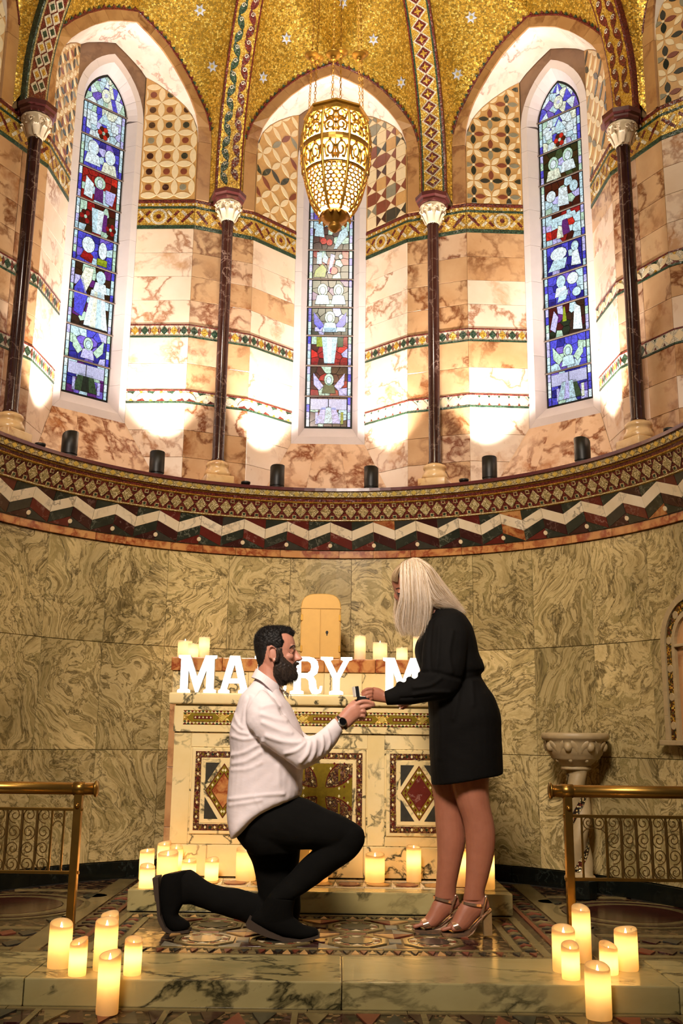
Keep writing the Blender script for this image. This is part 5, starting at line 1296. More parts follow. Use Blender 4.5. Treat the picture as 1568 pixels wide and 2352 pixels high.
# ------------------------------------------------------------------ brass altar rails
M['railbrass'] = plain('polished_brass', '#9a7434', 0.30, 0.9, 0.25, 18); M['railiron'] = plain('dark_bronze_scroll', '#6e5226', 0.4, 0.7, 0.25, 60)
def rail(s, label):
    xe = .905 if s < 0 else .985; YR = .02; root = empty('altar_rail', (s * 1.4, YR, 0), label=label, cat='railing', group='brass altar rails')
    zt = .571 if s < 0 else .587
    X = lambda v: s * v
    TB_ = lambda x: Matrix.Translation((X(x), YR, zt)) @ Matrix.Rotation(s * PI / 2, 4, 'Y')
    b = MB(); b.lathe([(.0255, 0), (.0255, 1.96 - xe)], 24, T=TB_(xe)); b.obj('handrail', M['railbrass'], root, True)
    b = MB(); b.lathe([(.0, -.004), (.024, -.003), (.026, .0), (.033, .0), (.035, .004), (.033, .009), (.028, .011), (.0256, .014)], 24, T=TB_(xe)); b.obj('end_cap', M['railbrass'], root, True)
    xp = xe + .075
    for q in (xp, xp + .86):
        b = MB(); b.lathe([(.0256, -.026), (.0285, -.025), (.0285, .022), (.0256, .024)], 24, T=TB_(q)); b.obj('collar', M['railbrass'], root, True)
        MB().bbox((X(q) - .0165, YR - .0165, 0), (X(q) + .0165, YR + .0165, zt - .018), .003).obj('post', M['railbrass'], root)
        b = MB(); b.lathe([(0, .012), (.007, .010), (.010, .004), (.010, 0), (.0, 0)], 12, T=Matrix.Translation((X(q), YR - .0165, zt - .068)) @ Matrix.Rotation(PI / 2, 4, 'X')); b.obj('stud', M['railbrass'], root, True)
        MB().bbox((X(q) - .019, YR - .019, -.0), (X(q) + .019, YR + .019, .012), .003).obj('foot', M['railbrass'], root)
    for z in (.487, .238): MB().bbox((min(X(xp - .022), X(1.96)), YR - .006, z - .0065), (max(X(xp - .022), X(1.96)), YR + .006, z + .0065), .002).obj('cross_bar', M['railbrass'], root)
    gaps = []; x = xp + .055; first = True
    xs_ = [xp + .055, xp + .105 if s < 0 else xp + .155]
    while xs_[-1] < 1.93: xs_.append(xs_[-1] + .062)
    for q in xs_: MB().box((X(q) - .004, YR - .004, .24), (X(q) + .004, YR + .004, .485)).obj('baluster', M['railiron'] if q > xs_[1] + .01 else M['railbrass'], root)
    for a_, b_ in zip(xs_, xs_[1:]):
        w2 = (b_ - a_) / 2 - .006; cx = X((a_ + b_) / 2); i = xs_.index(a_)
        mb = MB()
        rows = ((.462, 1), (.395, -1), (.330, 1), (.268, -1)) if i else ((.462, 1),)
        for zc, d in rows:
            for dd in ((1,) if i else (-1, 1)):
                r0 = w2 if i else w2 * .48; c0 = cx if i else cx + dd * w2 * .5
                pts = [Vector((c0 + dd * d * s * r0 * (1 - t / 10.5) * math.cos(t), YR, zc + min(.030, r0 * 1.1) * (1 - t / 10.5) * math.sin(t))) for t in np.linspace(-1.8, 8.2, 26)]
                mb.tube(pts, .0024, 5, up=(0, 1, 0))
        if i: mb.tube([Vector((cx - w2, YR, .47)), Vector((cx - w2, YR, .27)), Vector((cx - w2 * .5, YR, .25)), Vector((cx, YR, .246))], .0024, 5, up=(0, 1, 0))
        else: mb.tube([Vector((cx + w2 * math.cos(t), YR, .42 + .02 * math.sin(t))) for t in np.linspace(0, PI, 12)], .0022, 5, up=(0, 1, 0))
        mb.obj('scroll_panel', M['railiron'], root)
rail(-1, 'polished brass altar rail with scroll panels at the left of the altar'); rail(1, 'polished brass altar rail with scroll panels in front of the carved basin')

# ------------------------------------------------------------------ carved basin on twisted column
M['basin'] = plain('carved_cream_marble', '#a8926a', .5, var=.2, sc=30, bump=.2)
fa = R_(49.4); fc = cyl(fa, 1.80, 0); ft_ = empty('wash_basin', fc, label='carved marble basin on a twisted mosaic column by the right wall', cat='basin')
TF_ = Matrix.Translation(fc) @ Matrix.Rotation(-fa, 4, 'Z')
b = MB(); b.lathe([(.0, .66), (.055, .655), (.075, .66), (.088, .672), (.112, .690), (.128, .700), (.130, .710), (.138, .716), (.150, .745), (.158, .775), (.160, .790), (.172, .797), (.178, .805), (.178, .826), (.170, .832), (.160, .828), (.13, .80), (.0, .78)], 32, T=TF_); bw_ = b.obj('bowl', M['basin'], ft_, True)
for i in range(8):
    t = 2 * PI * i / 8 + PI / 8
    b = MB(); b.lathe([(0, -.026), (.014, -.022), (.021, -.008), (.022, .006), (.016, .020), (0, .026)], 12, T=TF_ @ Matrix.Translation((.150 * math.cos(t), .150 * math.sin(t), .760))); b.obj('carved_head', M['basin'], bw_, True)
    for d in (-1, 1):
        v = []
        for u in np.linspace(0, 1.7, 8):
            for q, zq in enumerate((.792, .786, .776, .764, .752)):
                z = zq - .010 * u * u; r = .151 + (z - .745) * .28 + (.006 if 0 < q < 4 else -.003) * (1 - u / 2.2); a = t + d * (.12 + .13 * u)
                v.append(TF_ @ Vector((r * math.cos(a), r * math.sin(a), z)))
        mk('carved_wing', v, [(a * 5 + q, a * 5 + q + 1, a * 5 + q + 6, a * 5 + q + 5) for a in range(7) for q in range(4)], M['basin'], bw_, True)
    b = MB(); b.lathe([(0, -.012), (.010, -.006), (.012, .004), (0, .012)], 8, T=TF_ @ Matrix.Translation((.108 * math.cos(t), .108 * math.sin(t), .690))); b.obj('carved_knop', M['basin'], bw_, True)
v = []; n, nz = 32, 40
for j in range(nz + 1):
    z = .105 + (.645 - .105) * j / nz; tw = 3.4 * (j / nz) * PI / 2
    for i in range(n):
        t = 2 * PI * i / n; r = .058 + .012 * math.cos(2 * (t - tw * 1.15)); 
        if j in (0, nz): r = .074
        v.append(TF_ @ Vector((r * math.cos(t), r * math.sin(t), z)))
f = [(j * n + i, j * n + (i + 1) % n, (j + 1) * n + (i + 1) % n, (j + 1) * n + i) for j in range(nz) for i in range(n)]
stem = mk('twisted_stem', v, f, M['basin'], ft_, True)
M['stemmosaic'] = tessera('black_gold_stem_mosaic', ['#1c1812', '#2a2014', '#c8b078', '#14100c', '#6a2a1c', '#e0d2a0'], 120, .2, .3, .4, '#0c0a06', .05)
for ph in (0, PI):
    v = []; m = 60
    for j in range(m + 1):
        z = .13 + .49 * j / m; tw = 3.4 * ((z - .105) / .54) * PI / 2 * 1.15 + PI / 2 + ph
        for d in (-.32, 0, .32): v.append(TF_ @ Vector(((.0505 + abs(d) * .012) * math.cos(tw + d), (.0505 + abs(d) * .012) * math.sin(tw + d), z)))
    mk('mosaic_band', v, [(j * 3 + q, j * 3 + q + 1, j * 3 + q + 4, j * 3 + q + 3) for j in range(m) for q in range(2)], M['stemmosaic'], stem, True)
b = MB(); b.lathe([(.085, .0), (.085, .085), (.080, .092), (.0, .094)], 8, T=TF_ @ Matrix.Rotation(PI / 8, 4, 'Z')); b.obj('plinth', M['black'], ft_)
b = MB(); b.lathe([(.08, .092), (.082, .098), (.076, .107), (.06, .11)], 24, T=TF_); b.obj('base_ring', M['basin'], ft_, True)
b = MB(); b.lathe([(.074, .640), (.080, .645), (.078, .655), (.06, .66)], 24, T=TF_); b.obj('neck_ring', M['basin'], ft_, True)

# ------------------------------------------------------------------ arched niche frame in the right wall
na = R_(70.9); npos = cyl(na, 1.972, 0); ni = empty('trim_4', npos + Vector((0, 0, .8)), kind='structure')
nx_ = Vector((math.cos(na), -math.sin(na), 0)); nn_ = -cyl(na, 1, 0)
M['nichegold'] = tessera('gold_niche_mosaic', ['#8a6a20', '#c89c34', '#5a3a18', '#e0bc54', '#6a2418', '#3a4424'], 110, .7, .3, .5, '#2a1c0a', .05)
def arch_band(r0, r1, h, mat, name, parts):
    zs_, z0 = 1.28, .80; path = []
    L0 = zs_ - z0; Lt = 2 * L0 + PI * (r0 + r1) / 2
    def pt(s, r):
        if s < L0: return (-r, z0 + s)
        if s < L0 + PI * (r0 + r1) / 2:
            t = (s - L0) / ((r0 + r1) / 2); return (-r * math.cos(t), zs_ + r * math.sin(t))
        return (r, zs_ - (s - L0 - PI * (r0 + r1) / 2))
    for k in range(parts):
        a, b_ = Lt * k / parts, Lt * (k + 1) / parts; m = 4
        pl = [pt(a + (b_ - a) * i / m, r0) for i in range(m + 1)] + [pt(b_ - (b_ - a) * i / m, r1) for i in range(m + 1)]
        MB().prism([(x, z) for x, z in pl], h, frame(npos, nx_, (0, 0, 1), nn_), .001).obj(name, mat, ni)
    return pt, Lt
arch_band(.218, .252, .024, M['basin'], 'outer_stone', 14); pt, Lt = arch_band(.168, .217, .014, M['nichegold'], 'mosaic_strip', 10); arch_band(.142, .167, .022, M['basin'], 'inner_stone', 14)
for k in range(11):
    x, z = pt(Lt * (k + .5) / 11, .1925)
    MB().prism([(x + .021 * math.cos(q * PI / 7), z + .021 * math.sin(q * PI / 7)) for q in range(14)], .018, frame(npos, nx_, (0, 0, 1), nn_), .002).obj('roundel', M['basin'], ni)
pl = [(-.142, .8), (.142, .8)] + [(.142 * math.cos(PI * i / 14), 1.28 + .142 * math.sin(PI * i / 14)) for i in range(15)]
MB().prism(pl, .004, frame(npos, nx_, (0, 0, 1), nn_), 0).obj('back_panel', M['arch'], ni)
MB().bbox((-.27, -.05, .775), (.27, .012, .80), .004, T=frame(npos, nx_, -nn_, (0, 0, 1))).obj('sill', M['basin'], ni)
MB().bbox((-.14, -.03, 1.26), (.14, .012, 1.275), .003, T=frame(npos, nx_, -nn_, (0, 0, 1))).obj('shelf', M['basin'], ni)
flush()
# ------------------------------------------------------------------ people: body sections in metres
PD_m_head = [(-0.22,1.248,-0.138,1.249,0.05,0.035),(-0.242,1.236,-0.113,1.236,0.05,0.055),(-0.257,1.217,-0.103,1.217,0.05,0.068),(-0.264,1.193,-0.095,1.195,0.05,0.074),(-0.266,1.168,-0.092,1.17,0.05,0.076),(-0.264,1.146,-0.096,1.148,0.05,0.075),(-0.259,1.123,-0.093,1.125,0.05,0.072),(-0.251,1.101,-0.089,1.103,0.05,0.066),(-0.237,1.079,-0.091,1.081,0.05,0.06),(-0.214,1.057,-0.094,1.058,0.05,0.05),(-0.184,1.042,-0.101,1.043,0.05,0.036)]
PD_m_neck = [(-0.25,1.118,-0.163,1.1,0.05,0.056),(-0.252,1.062,-0.151,1.035,0.05,0.058),(-0.265,1.006,-0.137,0.967,0.05,0.07),(-0.28,0.941,-0.111,0.916,0.05,0.11)]
PD_m_nose = [(-0.087,1.161,-0.111,1.161,0.05,0.007),(-0.078,1.148,-0.107,1.142,0.05,0.01),(-0.065,1.133,-0.103,1.127,0.05,0.014),(-0.059,1.125,-0.099,1.12,0.05,0.016),(-0.065,1.116,-0.099,1.114,0.05,0.014),(-0.076,1.113,-0.099,1.112,0.05,0.01)]
PD_m_lipu = [(-0.076,1.105,-0.102,1.105,0.05,0.016),(-0.078,1.098,-0.102,1.098,0.05,0.022),(-0.083,1.095,-0.102,1.094,0.05,0.02)]
PD_m_lipl = [(-0.085,1.086,-0.106,1.086,0.05,0.018),(-0.08,1.08,-0.106,1.079,0.05,0.02),(-0.085,1.073,-0.105,1.073,0.05,0.016)]
PD_m_torso = [(-0.259,1.041,-0.15,0.987,0.05,0.08),(-0.291,0.996,-0.131,0.954,0.05,0.128),(-0.322,0.959,-0.113,0.934,0.05,0.185),(-0.342,0.9,-0.088,0.889,0.05,0.19),(-0.357,0.849,-0.063,0.838,0.05,0.186),(-0.363,0.785,-0.045,0.78,0.05,0.178),(-0.358,0.722,-0.04,0.723,0.05,0.17),(-0.358,0.642,-0.047,0.646,0.05,0.168),(-0.364,0.54,-0.053,0.557,0.05,0.172),(-0.361,0.477,-0.089,0.537,0.05,0.175),(-0.354,0.43,-0.179,0.497,0.05,0.172),(-0.346,0.401,-0.258,0.437,0.05,0.16),(-0.34,0.383,-0.311,0.387,0.05,0.13)]
PD_m_slv = [(-0.294,0.866,-0.225,0.986,-0.07,0.07),(-0.278,0.83,-0.171,0.955,-0.115,0.07),(-0.232,0.78,-0.125,0.888,-0.13,0.064),(-0.174,0.736,-0.088,0.838,-0.135,0.062),(-0.114,0.696,-0.051,0.798,-0.135,0.06),(-0.052,0.664,-0.023,0.786,-0.13,0.057),(0.004,0.685,0.001,0.802,-0.115,0.053),(0.052,0.721,0.027,0.824,-0.09,0.048),(0.093,0.77,0.059,0.853,-0.06,0.043),(0.118,0.818,0.08,0.873,-0.035,0.036)]
PD_m_cuff = [(0.088,0.763,0.056,0.847,-0.064,0.045),(0.102,0.788,0.066,0.86,-0.05,0.0435),(0.119,0.818,0.083,0.875,-0.034,0.038)]
PD_m_slv2 = [(-0.268,0.889,-0.166,0.984,0.16,0.06),(-0.201,0.796,-0.111,0.891,0.19,0.06),(-0.113,0.704,-0.048,0.808,0.19,0.058),(-0.045,0.665,-0.013,0.799,0.18,0.055),(0.04,0.73,0.026,0.825,0.13,0.048),(0.105,0.819,0.078,0.873,0.085,0.036)]
PD_m_pelvis = [(-0.331,0.509,-0.06,0.542,0.06,0.15),(-0.335,0.438,-0.055,0.459,0.06,0.155),(-0.317,0.378,-0.053,0.372,0.06,0.15),(-0.26,0.318,-0.055,0.329,0.06,0.125)]
PD_m_thigh = [(-0.313,0.381,-0.146,0.535,0.02,0.11),(-0.211,0.35,-0.054,0.551,-0.0,0.115),(-0.103,0.341,0.037,0.513,-0.015,0.1),(-0.005,0.347,0.117,0.482,-0.02,0.086),(0.061,0.344,0.167,0.456,-0.02,0.074)]
PD_m_knee = [(0.096,0.442,0.167,0.456,-0.02,0.05),(0.06,0.407,0.205,0.426,-0.02,0.068),(0.039,0.378,0.214,0.392,-0.02,0.07),(0.029,0.364,0.211,0.37,-0.02,0.07)]
PD_m_shin = [(0.053,0.398,0.212,0.397,-0.02,0.068),(0.025,0.362,0.211,0.37,-0.02,0.069),(-0.01,0.331,0.174,0.318,-0.02,0.067),(-0.052,0.292,0.116,0.277,-0.02,0.063),(-0.1,0.244,0.053,0.231,-0.02,0.057),(-0.149,0.2,-0.017,0.185,-0.02,0.053),(-0.183,0.156,-0.066,0.154,-0.02,0.051)]
PD_m_thigh2 = [(-0.302,0.363,-0.055,0.366,0.125,0.1),(-0.261,0.284,-0.055,0.304,0.125,0.096),(-0.242,0.224,-0.063,0.243,0.125,0.09),(-0.228,0.163,-0.05,0.157,0.125,0.083),(-0.213,0.103,-0.049,0.088,0.125,0.075),(-0.189,0.039,-0.062,0.033,0.125,0.06),(-0.165,0.015,-0.087,0.013,0.125,0.045)]
PD_m_shin2 = [(-0.123,0.139,-0.12,0.007,0.125,0.062),(-0.224,0.146,-0.229,0.019,0.125,0.06),(-0.306,0.167,-0.311,0.046,0.125,0.058),(-0.398,0.182,-0.394,0.07,0.125,0.056),(-0.463,0.207,-0.468,0.091,0.125,0.055),(-0.516,0.243,-0.505,0.106,0.125,0.056),(-0.551,0.23,-0.541,0.103,0.125,0.052)]
PD_m_boot2 = [(-0.631,0.219,-0.525,0.241,0.125,0.036),(-0.637,0.201,-0.522,0.211,0.125,0.042),(-0.639,0.17,-0.526,0.175,0.125,0.044),(-0.639,0.129,-0.533,0.12,0.125,0.044),(-0.631,0.089,-0.549,0.09,0.125,0.043),(-0.622,0.055,-0.559,0.063,0.125,0.044),(-0.61,0.028,-0.538,0.048,0.125,0.045),(-0.598,0.01,-0.512,0.033,0.125,0.043),(-0.579,-0.002,-0.506,0.016,0.125,0.036)]
PD_m_boot = [(-0.179,0.163,-0.066,0.154,-0.02,0.05),(-0.199,0.126,-0.074,0.114,-0.02,0.05),(-0.22,0.096,-0.072,0.085,-0.02,0.048),(-0.233,0.073,-0.064,0.072,-0.02,0.046)]
PD_m_foot = [(-0.243,0.063,-0.239,0.089,-0.02,0.03),(-0.218,0.05,-0.216,0.109,-0.02,0.04),(-0.165,0.028,-0.164,0.118,-0.02,0.044),(-0.103,0.009,-0.075,0.085,-0.02,0.047),(-0.042,0.003,-0.03,0.054,-0.02,0.049),(0.002,0.007,0.014,0.045,-0.02,0.044),(0.028,0.015,0.03,0.033,-0.02,0.026)]
PD_m_sole = [(-0.251,-0.02,0.082),(-0.218,-0.02,0.063),(-0.165,-0.02,0.034),(-0.112,-0.02,0.013),(-0.042,-0.02,0.006),(0.033,-0.02,0.023),(0.035,-0.02,0.014),(-0.024,-0.02,-0.003),(-0.112,-0.02,-0.0),(-0.182,-0.02,0.017),(-0.253,-0.02,0.046),(-0.261,-0.02,0.063)]
PD_m_sole2 = [(-0.667,0.125,0.211),(-0.643,0.125,0.215),(-0.635,0.125,0.132),(-0.626,0.125,0.064),(-0.602,0.125,0.018),(-0.576,0.125,0.001),(-0.507,0.125,0.009),(-0.505,0.125,0.001),(-0.575,0.125,-0.007),(-0.612,0.125,0.006),(-0.636,0.125,0.047),(-0.646,0.125,0.118),(-0.651,0.125,0.122)]
PD_m_palm = [(0.134,0.831,0.097,0.884,-0.03,0.026),(0.147,0.836,0.113,0.902,-0.028,0.027),(0.165,0.855,0.138,0.93,-0.025,0.028),(0.183,0.869,0.168,0.943,-0.02,0.027),(0.192,0.877,0.184,0.943,-0.018,0.022)]
PD_m_fing = [[(0.168,-0.035,0.93),(0.193,-0.035,0.941),(0.219,-0.032,0.943),(0.243,-0.028,0.936)],[(0.173,-0.03,0.912),(0.203,-0.03,0.92),(0.226,-0.026,0.925),(0.247,-0.022,0.929)],[(0.177,-0.028,0.896),(0.203,-0.03,0.903),(0.21,-0.02,0.895),(0.196,-0.008,0.886)],[(0.174,-0.025,0.878),(0.197,-0.028,0.884),(0.207,-0.02,0.877),(0.192,-0.008,0.87)],[(0.135,0.005,0.912),(0.159,0.02,0.937),(0.185,0.024,0.948),(0.211,0.02,0.954)]]
PD_m_palm2 = [(0.118,0.824,0.082,0.877,0.075,0.026),(0.151,0.841,0.123,0.903,0.06,0.028),(0.186,0.87,0.171,0.932,0.045,0.028)]
PD_m_fing2 = [[(0.169,0.05,0.925),(0.2,0.04,0.934),(0.226,0.03,0.931)],[(0.175,0.055,0.907),(0.208,0.045,0.914),(0.234,0.03,0.92)],[(0.179,0.055,0.89),(0.208,0.04,0.894),(0.215,0.025,0.887)],[(0.175,0.06,0.878),(0.201,0.05,0.878),(0.208,0.035,0.872)]]
PD_m_watch = [(0.115,-0.065,0.857),(0.089,-0.04,0.878),(0.116,-0.04,0.831),(0.099,-0.06,0.867),(0.125,-0.062,0.841),(0.086,0.0,0.868),(0.108,0.0,0.829)]
PD_m_eye = [(-0.106,0.017,1.152),(-0.109,0.083,1.157),(-0.097,0.05,1.178),(-0.122,0.005,1.129),(-0.126,0.095,1.136)]
PD_m_ear = (-0.182,-0.024,1.138)
PD_m_collar = [(-0.25,-0.02,1.072),(-0.152,-0.045,1.003),(-0.127,-0.04,0.977),(-0.15,-0.065,0.943),(-0.201,-0.11,0.995),(-0.259,-0.06,1.039)]
PD_m_collar2 = [(-0.153,-0.03,1.003),(-0.115,0.03,0.976),(-0.12,0.03,0.959),(-0.127,-0.038,0.977)]
PD_m_box = [(0.164,0.0,0.998),(0.195,0.0,0.947),(0.181,0.0,0.944),(0.177,0.0,0.973),(0.21,0.0,0.951)]
PD_w_head = [(0.407,1.558,0.466,1.559,0.15,0.04),(0.359,1.538,0.499,1.535,0.15,0.064),(0.336,1.503,0.513,1.492,0.15,0.071),(0.331,1.474,0.516,1.446,0.15,0.072),(0.344,1.434,0.508,1.407,0.15,0.069),(0.356,1.399,0.488,1.377,0.15,0.06),(0.363,1.372,0.453,1.357,0.15,0.045),(0.373,1.352,0.42,1.347,0.15,0.03)]
PD_w_nose = [(0.342,1.43,0.367,1.438,0.15,0.008),(0.339,1.414,0.371,1.415,0.15,0.012),(0.346,1.401,0.375,1.399,0.15,0.013),(0.356,1.395,0.379,1.393,0.15,0.008)]
PD_w_neck = [(0.434,1.416,0.518,1.413,0.15,0.05),(0.465,1.367,0.551,1.374,0.15,0.05),(0.492,1.318,0.605,1.343,0.15,0.07),(0.498,1.27,0.624,1.281,0.15,0.1)]
PD_w_eye = [(0.358,0.1,1.425),(0.363,0.2,1.44)]
PD_w_torso = [(0.502,1.342,0.582,1.372,0.15,0.07),(0.482,1.299,0.644,1.34,0.15,0.135),(0.462,1.254,0.686,1.286,0.15,0.162),(0.439,1.201,0.707,1.215,0.15,0.165),(0.435,1.163,0.717,1.161,0.15,0.16),(0.448,1.111,0.738,1.109,0.15,0.156),(0.464,1.081,0.739,1.088,0.15,0.15),(0.479,1.062,0.723,1.067,0.15,0.142),(0.486,1.011,0.751,1.018,0.15,0.155),(0.492,0.955,0.785,0.968,0.15,0.17),(0.495,0.889,0.806,0.893,0.15,0.178),(0.496,0.787,0.809,0.791,0.15,0.175),(0.5,0.686,0.81,0.708,0.15,0.17),(0.506,0.598,0.81,0.651,0.15,0.165)]
PD_w_slv = [(0.491,1.3,0.634,1.327,0.07,0.06),(0.47,1.229,0.655,1.25,0.03,0.062),(0.454,1.151,0.647,1.15,0.005,0.062),(0.445,1.076,0.629,1.064,-0.01,0.06),(0.428,1.047,0.583,0.969,-0.01,0.056),(0.399,1.036,0.488,0.948,0.0,0.05),(0.359,1.018,0.403,0.934,0.01,0.043),(0.326,1.001,0.341,0.93,0.015,0.037),(0.292,0.988,0.303,0.93,0.02,0.033)]
PD_w_slv2 = [(0.517,1.31,0.636,1.342,0.25,0.055),(0.489,1.234,0.658,1.216,0.28,0.06),(0.469,1.096,0.638,1.082,0.29,0.058),(0.448,1.056,0.596,0.976,0.28,0.052),(0.428,1.025,0.504,0.954,0.25,0.043),(0.411,0.998,0.434,0.943,0.22,0.035)]
PD_w_puff = [(0.359,0.01,1.018),(0.401,0.005,1.04),(0.447,-0.005,1.062)]
PD_w_palm = [(0.293,0.99,0.302,0.939,0.02,0.018),(0.27,1.002,0.274,0.942,0.02,0.02),(0.246,1.006,0.248,0.945,0.018,0.021),(0.229,0.996,0.233,0.949,0.015,0.018)]
PD_w_fing = [[(0.243,0.0,0.996),(0.219,-0.008,0.995),(0.203,-0.004,0.986),(0.197,0.004,0.975)],[(0.242,-0.004,0.983),(0.217,-0.012,0.976),(0.203,-0.008,0.967),(0.199,0.002,0.959)],[(0.24,-0.004,0.97),(0.221,-0.012,0.962),(0.208,-0.008,0.955),(0.207,0.002,0.948)],[(0.242,-0.002,0.957),(0.227,-0.008,0.949),(0.216,-0.006,0.944),(0.214,0.002,0.939)],[(0.256,0.03,0.995),(0.233,0.035,0.988),(0.211,0.028,0.971),(0.2,0.022,0.965)]]
PD_w_hand2 = [(0.428,0.994,0.434,0.945,0.22,0.018),(0.406,0.975,0.414,0.937,0.21,0.02),(0.39,0.959,0.394,0.932,0.205,0.018)]
PD_w_fing2 = [[(0.397,0.195,0.947),(0.377,0.19,0.939),(0.364,0.19,0.935)],[(0.398,0.205,0.942),(0.382,0.2,0.93),(0.374,0.2,0.922)],[(0.402,0.215,0.938),(0.39,0.21,0.927),(0.385,0.21,0.921)],[(0.407,0.225,0.939),(0.397,0.22,0.929),(0.393,0.22,0.925)],[(0.408,0.19,0.962),(0.385,0.185,0.951),(0.369,0.185,0.943)]]
PD_w_legn = [(0.566,0.788,0.764,0.79,0.11,0.085),(0.571,0.697,0.754,0.699,0.11,0.08),(0.585,0.607,0.745,0.618,0.11,0.073),(0.608,0.523,0.748,0.528,0.11,0.066),(0.631,0.461,0.761,0.466,0.11,0.061),(0.641,0.399,0.769,0.404,0.11,0.058),(0.644,0.32,0.762,0.325,0.11,0.052),(0.641,0.233,0.738,0.234,0.11,0.042),(0.635,0.176,0.72,0.177,0.11,0.036),(0.629,0.14,0.72,0.141,0.11,0.033)]
PD_w_legf = [(0.505,0.787,0.681,0.789,0.2,0.085),(0.506,0.694,0.665,0.696,0.2,0.08),(0.509,0.598,0.644,0.6,0.2,0.073),(0.519,0.525,0.647,0.526,0.2,0.066),(0.525,0.429,0.651,0.43,0.2,0.06),(0.53,0.362,0.654,0.364,0.2,0.057),(0.531,0.282,0.636,0.283,0.2,0.05),(0.525,0.197,0.615,0.198,0.2,0.04),(0.521,0.153,0.61,0.154,0.2,0.035),(0.517,0.129,0.612,0.133,0.2,0.033)]
PD_w_footn = [(0.729,0.152,0.739,0.107,0.11,0.02),(0.689,0.165,0.706,0.081,0.11,0.028),(0.63,0.137,0.68,0.059,0.11,0.032),(0.601,0.094,0.654,0.03,0.11,0.036),(0.577,0.051,0.625,0.017,0.11,0.039),(0.562,0.037,0.589,0.014,0.11,0.039)]
PD_w_footf = [(0.616,0.144,0.626,0.104,0.2,0.02),(0.579,0.157,0.596,0.075,0.2,0.028),(0.519,0.125,0.566,0.051,0.2,0.032),(0.494,0.078,0.537,0.024,0.2,0.036),(0.47,0.046,0.513,0.014,0.2,0.039),(0.454,0.034,0.477,0.008,0.2,0.039)]
PD_w_toen = [[(0.575,0.076,0.036),(0.557,0.076,0.031),(0.54,0.076,0.026)],[(0.576,0.092,0.034),(0.557,0.092,0.028),(0.54,0.092,0.023)],[(0.578,0.109,0.031),(0.558,0.109,0.025),(0.54,0.109,0.02)],[(0.58,0.125,0.028),(0.559,0.125,0.022),(0.541,0.125,0.017)],[(0.582,0.142,0.025),(0.56,0.142,0.019),(0.542,0.142,0.014)]]
PD_w_toef = [[(0.467,0.166,0.031),(0.449,0.166,0.026),(0.432,0.166,0.02)],[(0.469,0.182,0.028),(0.449,0.182,0.023),(0.431,0.182,0.018)],[(0.47,0.199,0.025),(0.449,0.199,0.02),(0.431,0.199,0.015)],[(0.471,0.215,0.023),(0.45,0.215,0.017),(0.431,0.215,0.012)],[(0.473,0.232,0.02),(0.45,0.232,0.014),(0.432,0.232,0.009)]]
PD_w_soln = [(0.537,0.11,0.016),(0.585,0.11,0.012),(0.625,0.11,0.015),(0.654,0.11,0.028),(0.68,0.11,0.056),(0.704,0.11,0.079),(0.742,0.11,0.108),(0.744,0.11,0.102),(0.709,0.11,0.073),(0.687,0.11,0.045),(0.663,0.11,0.013),(0.636,0.11,-0.003),(0.546,0.11,-0.001),(0.537,0.11,0.006)]
PD_w_heeln = [(0.708,0.11,0.088),(0.744,0.11,0.106),(0.746,0.11,0.004),(0.712,0.11,0.002)]
PD_w_solf = [(0.43,0.2,0.011),(0.476,0.2,0.006),(0.512,0.2,0.011),(0.537,0.2,0.023),(0.566,0.2,0.048),(0.596,0.2,0.074),(0.626,0.2,0.102),(0.63,0.2,0.097),(0.6,0.2,0.067),(0.574,0.2,0.039),(0.551,0.2,0.009),(0.529,0.2,-0.005),(0.437,0.2,-0.008),(0.429,0.2,0.001)]
PD_w_heelf = [(0.594,0.2,0.082),(0.63,0.2,0.1),(0.632,0.2,-0.0),(0.599,0.2,-0.002)]
PD_w_strapn = [(0.575,0.054,0.6,0.017,0.11,0.0405),(0.59,0.061,0.632,0.019,0.11,0.0405)]
PD_w_strapf = [(0.461,0.044,0.477,0.008,0.2,0.0405),(0.48,0.053,0.507,0.01,0.2,0.0405)]
PD_w_ankn = [(0.625,0.135,0.727,0.124,0.11,0.036),(0.623,0.125,0.726,0.114,0.11,0.037)]
PD_w_ankf = [(0.515,0.141,0.615,0.119,0.2,0.036),(0.513,0.13,0.615,0.109,0.2,0.037)]
PD_w_vern = [(0.722,0.11,0.162),(0.712,0.11,0.121),(0.698,0.11,0.073)]
PD_w_verf = [(0.608,0.2,0.151),(0.593,0.2,0.112),(0.581,0.2,0.07)]
PD_w_curt = [(0.39,1.564,0.478,1.568,0.13,0.05),(0.37,1.511,0.493,1.496,0.105,0.05),(0.372,1.447,0.496,1.419,0.1,0.048),(0.375,1.389,0.498,1.361,0.1,0.042),(0.362,1.33,0.488,1.324,0.1,0.036),(0.36,1.288,0.457,1.278,0.1,0.03),(0.376,1.254,0.433,1.243,0.1,0.02)]
PD_w_far = [(0.37,1.542,0.414,1.553,0.2,0.03),(0.358,1.465,0.396,1.466,0.225,0.02),(0.356,1.415,0.388,1.409,0.225,0.02),(0.351,1.354,0.395,1.345,0.215,0.022),(0.359,1.299,0.402,1.292,0.205,0.02),(0.378,1.256,0.398,1.254,0.2,0.012)]
PD_w_back = [(0.375,1.53,0.395,1.574,0.15,0.055),(0.418,1.518,0.438,1.585,0.15,0.08),(0.465,1.479,0.501,1.549,0.15,0.09),(0.497,1.428,0.534,1.502,0.15,0.086),(0.526,1.38,0.569,1.453,0.15,0.078),(0.586,1.375,0.608,1.402,0.15,0.062),(0.637,1.352,0.652,1.358,0.15,0.04)]
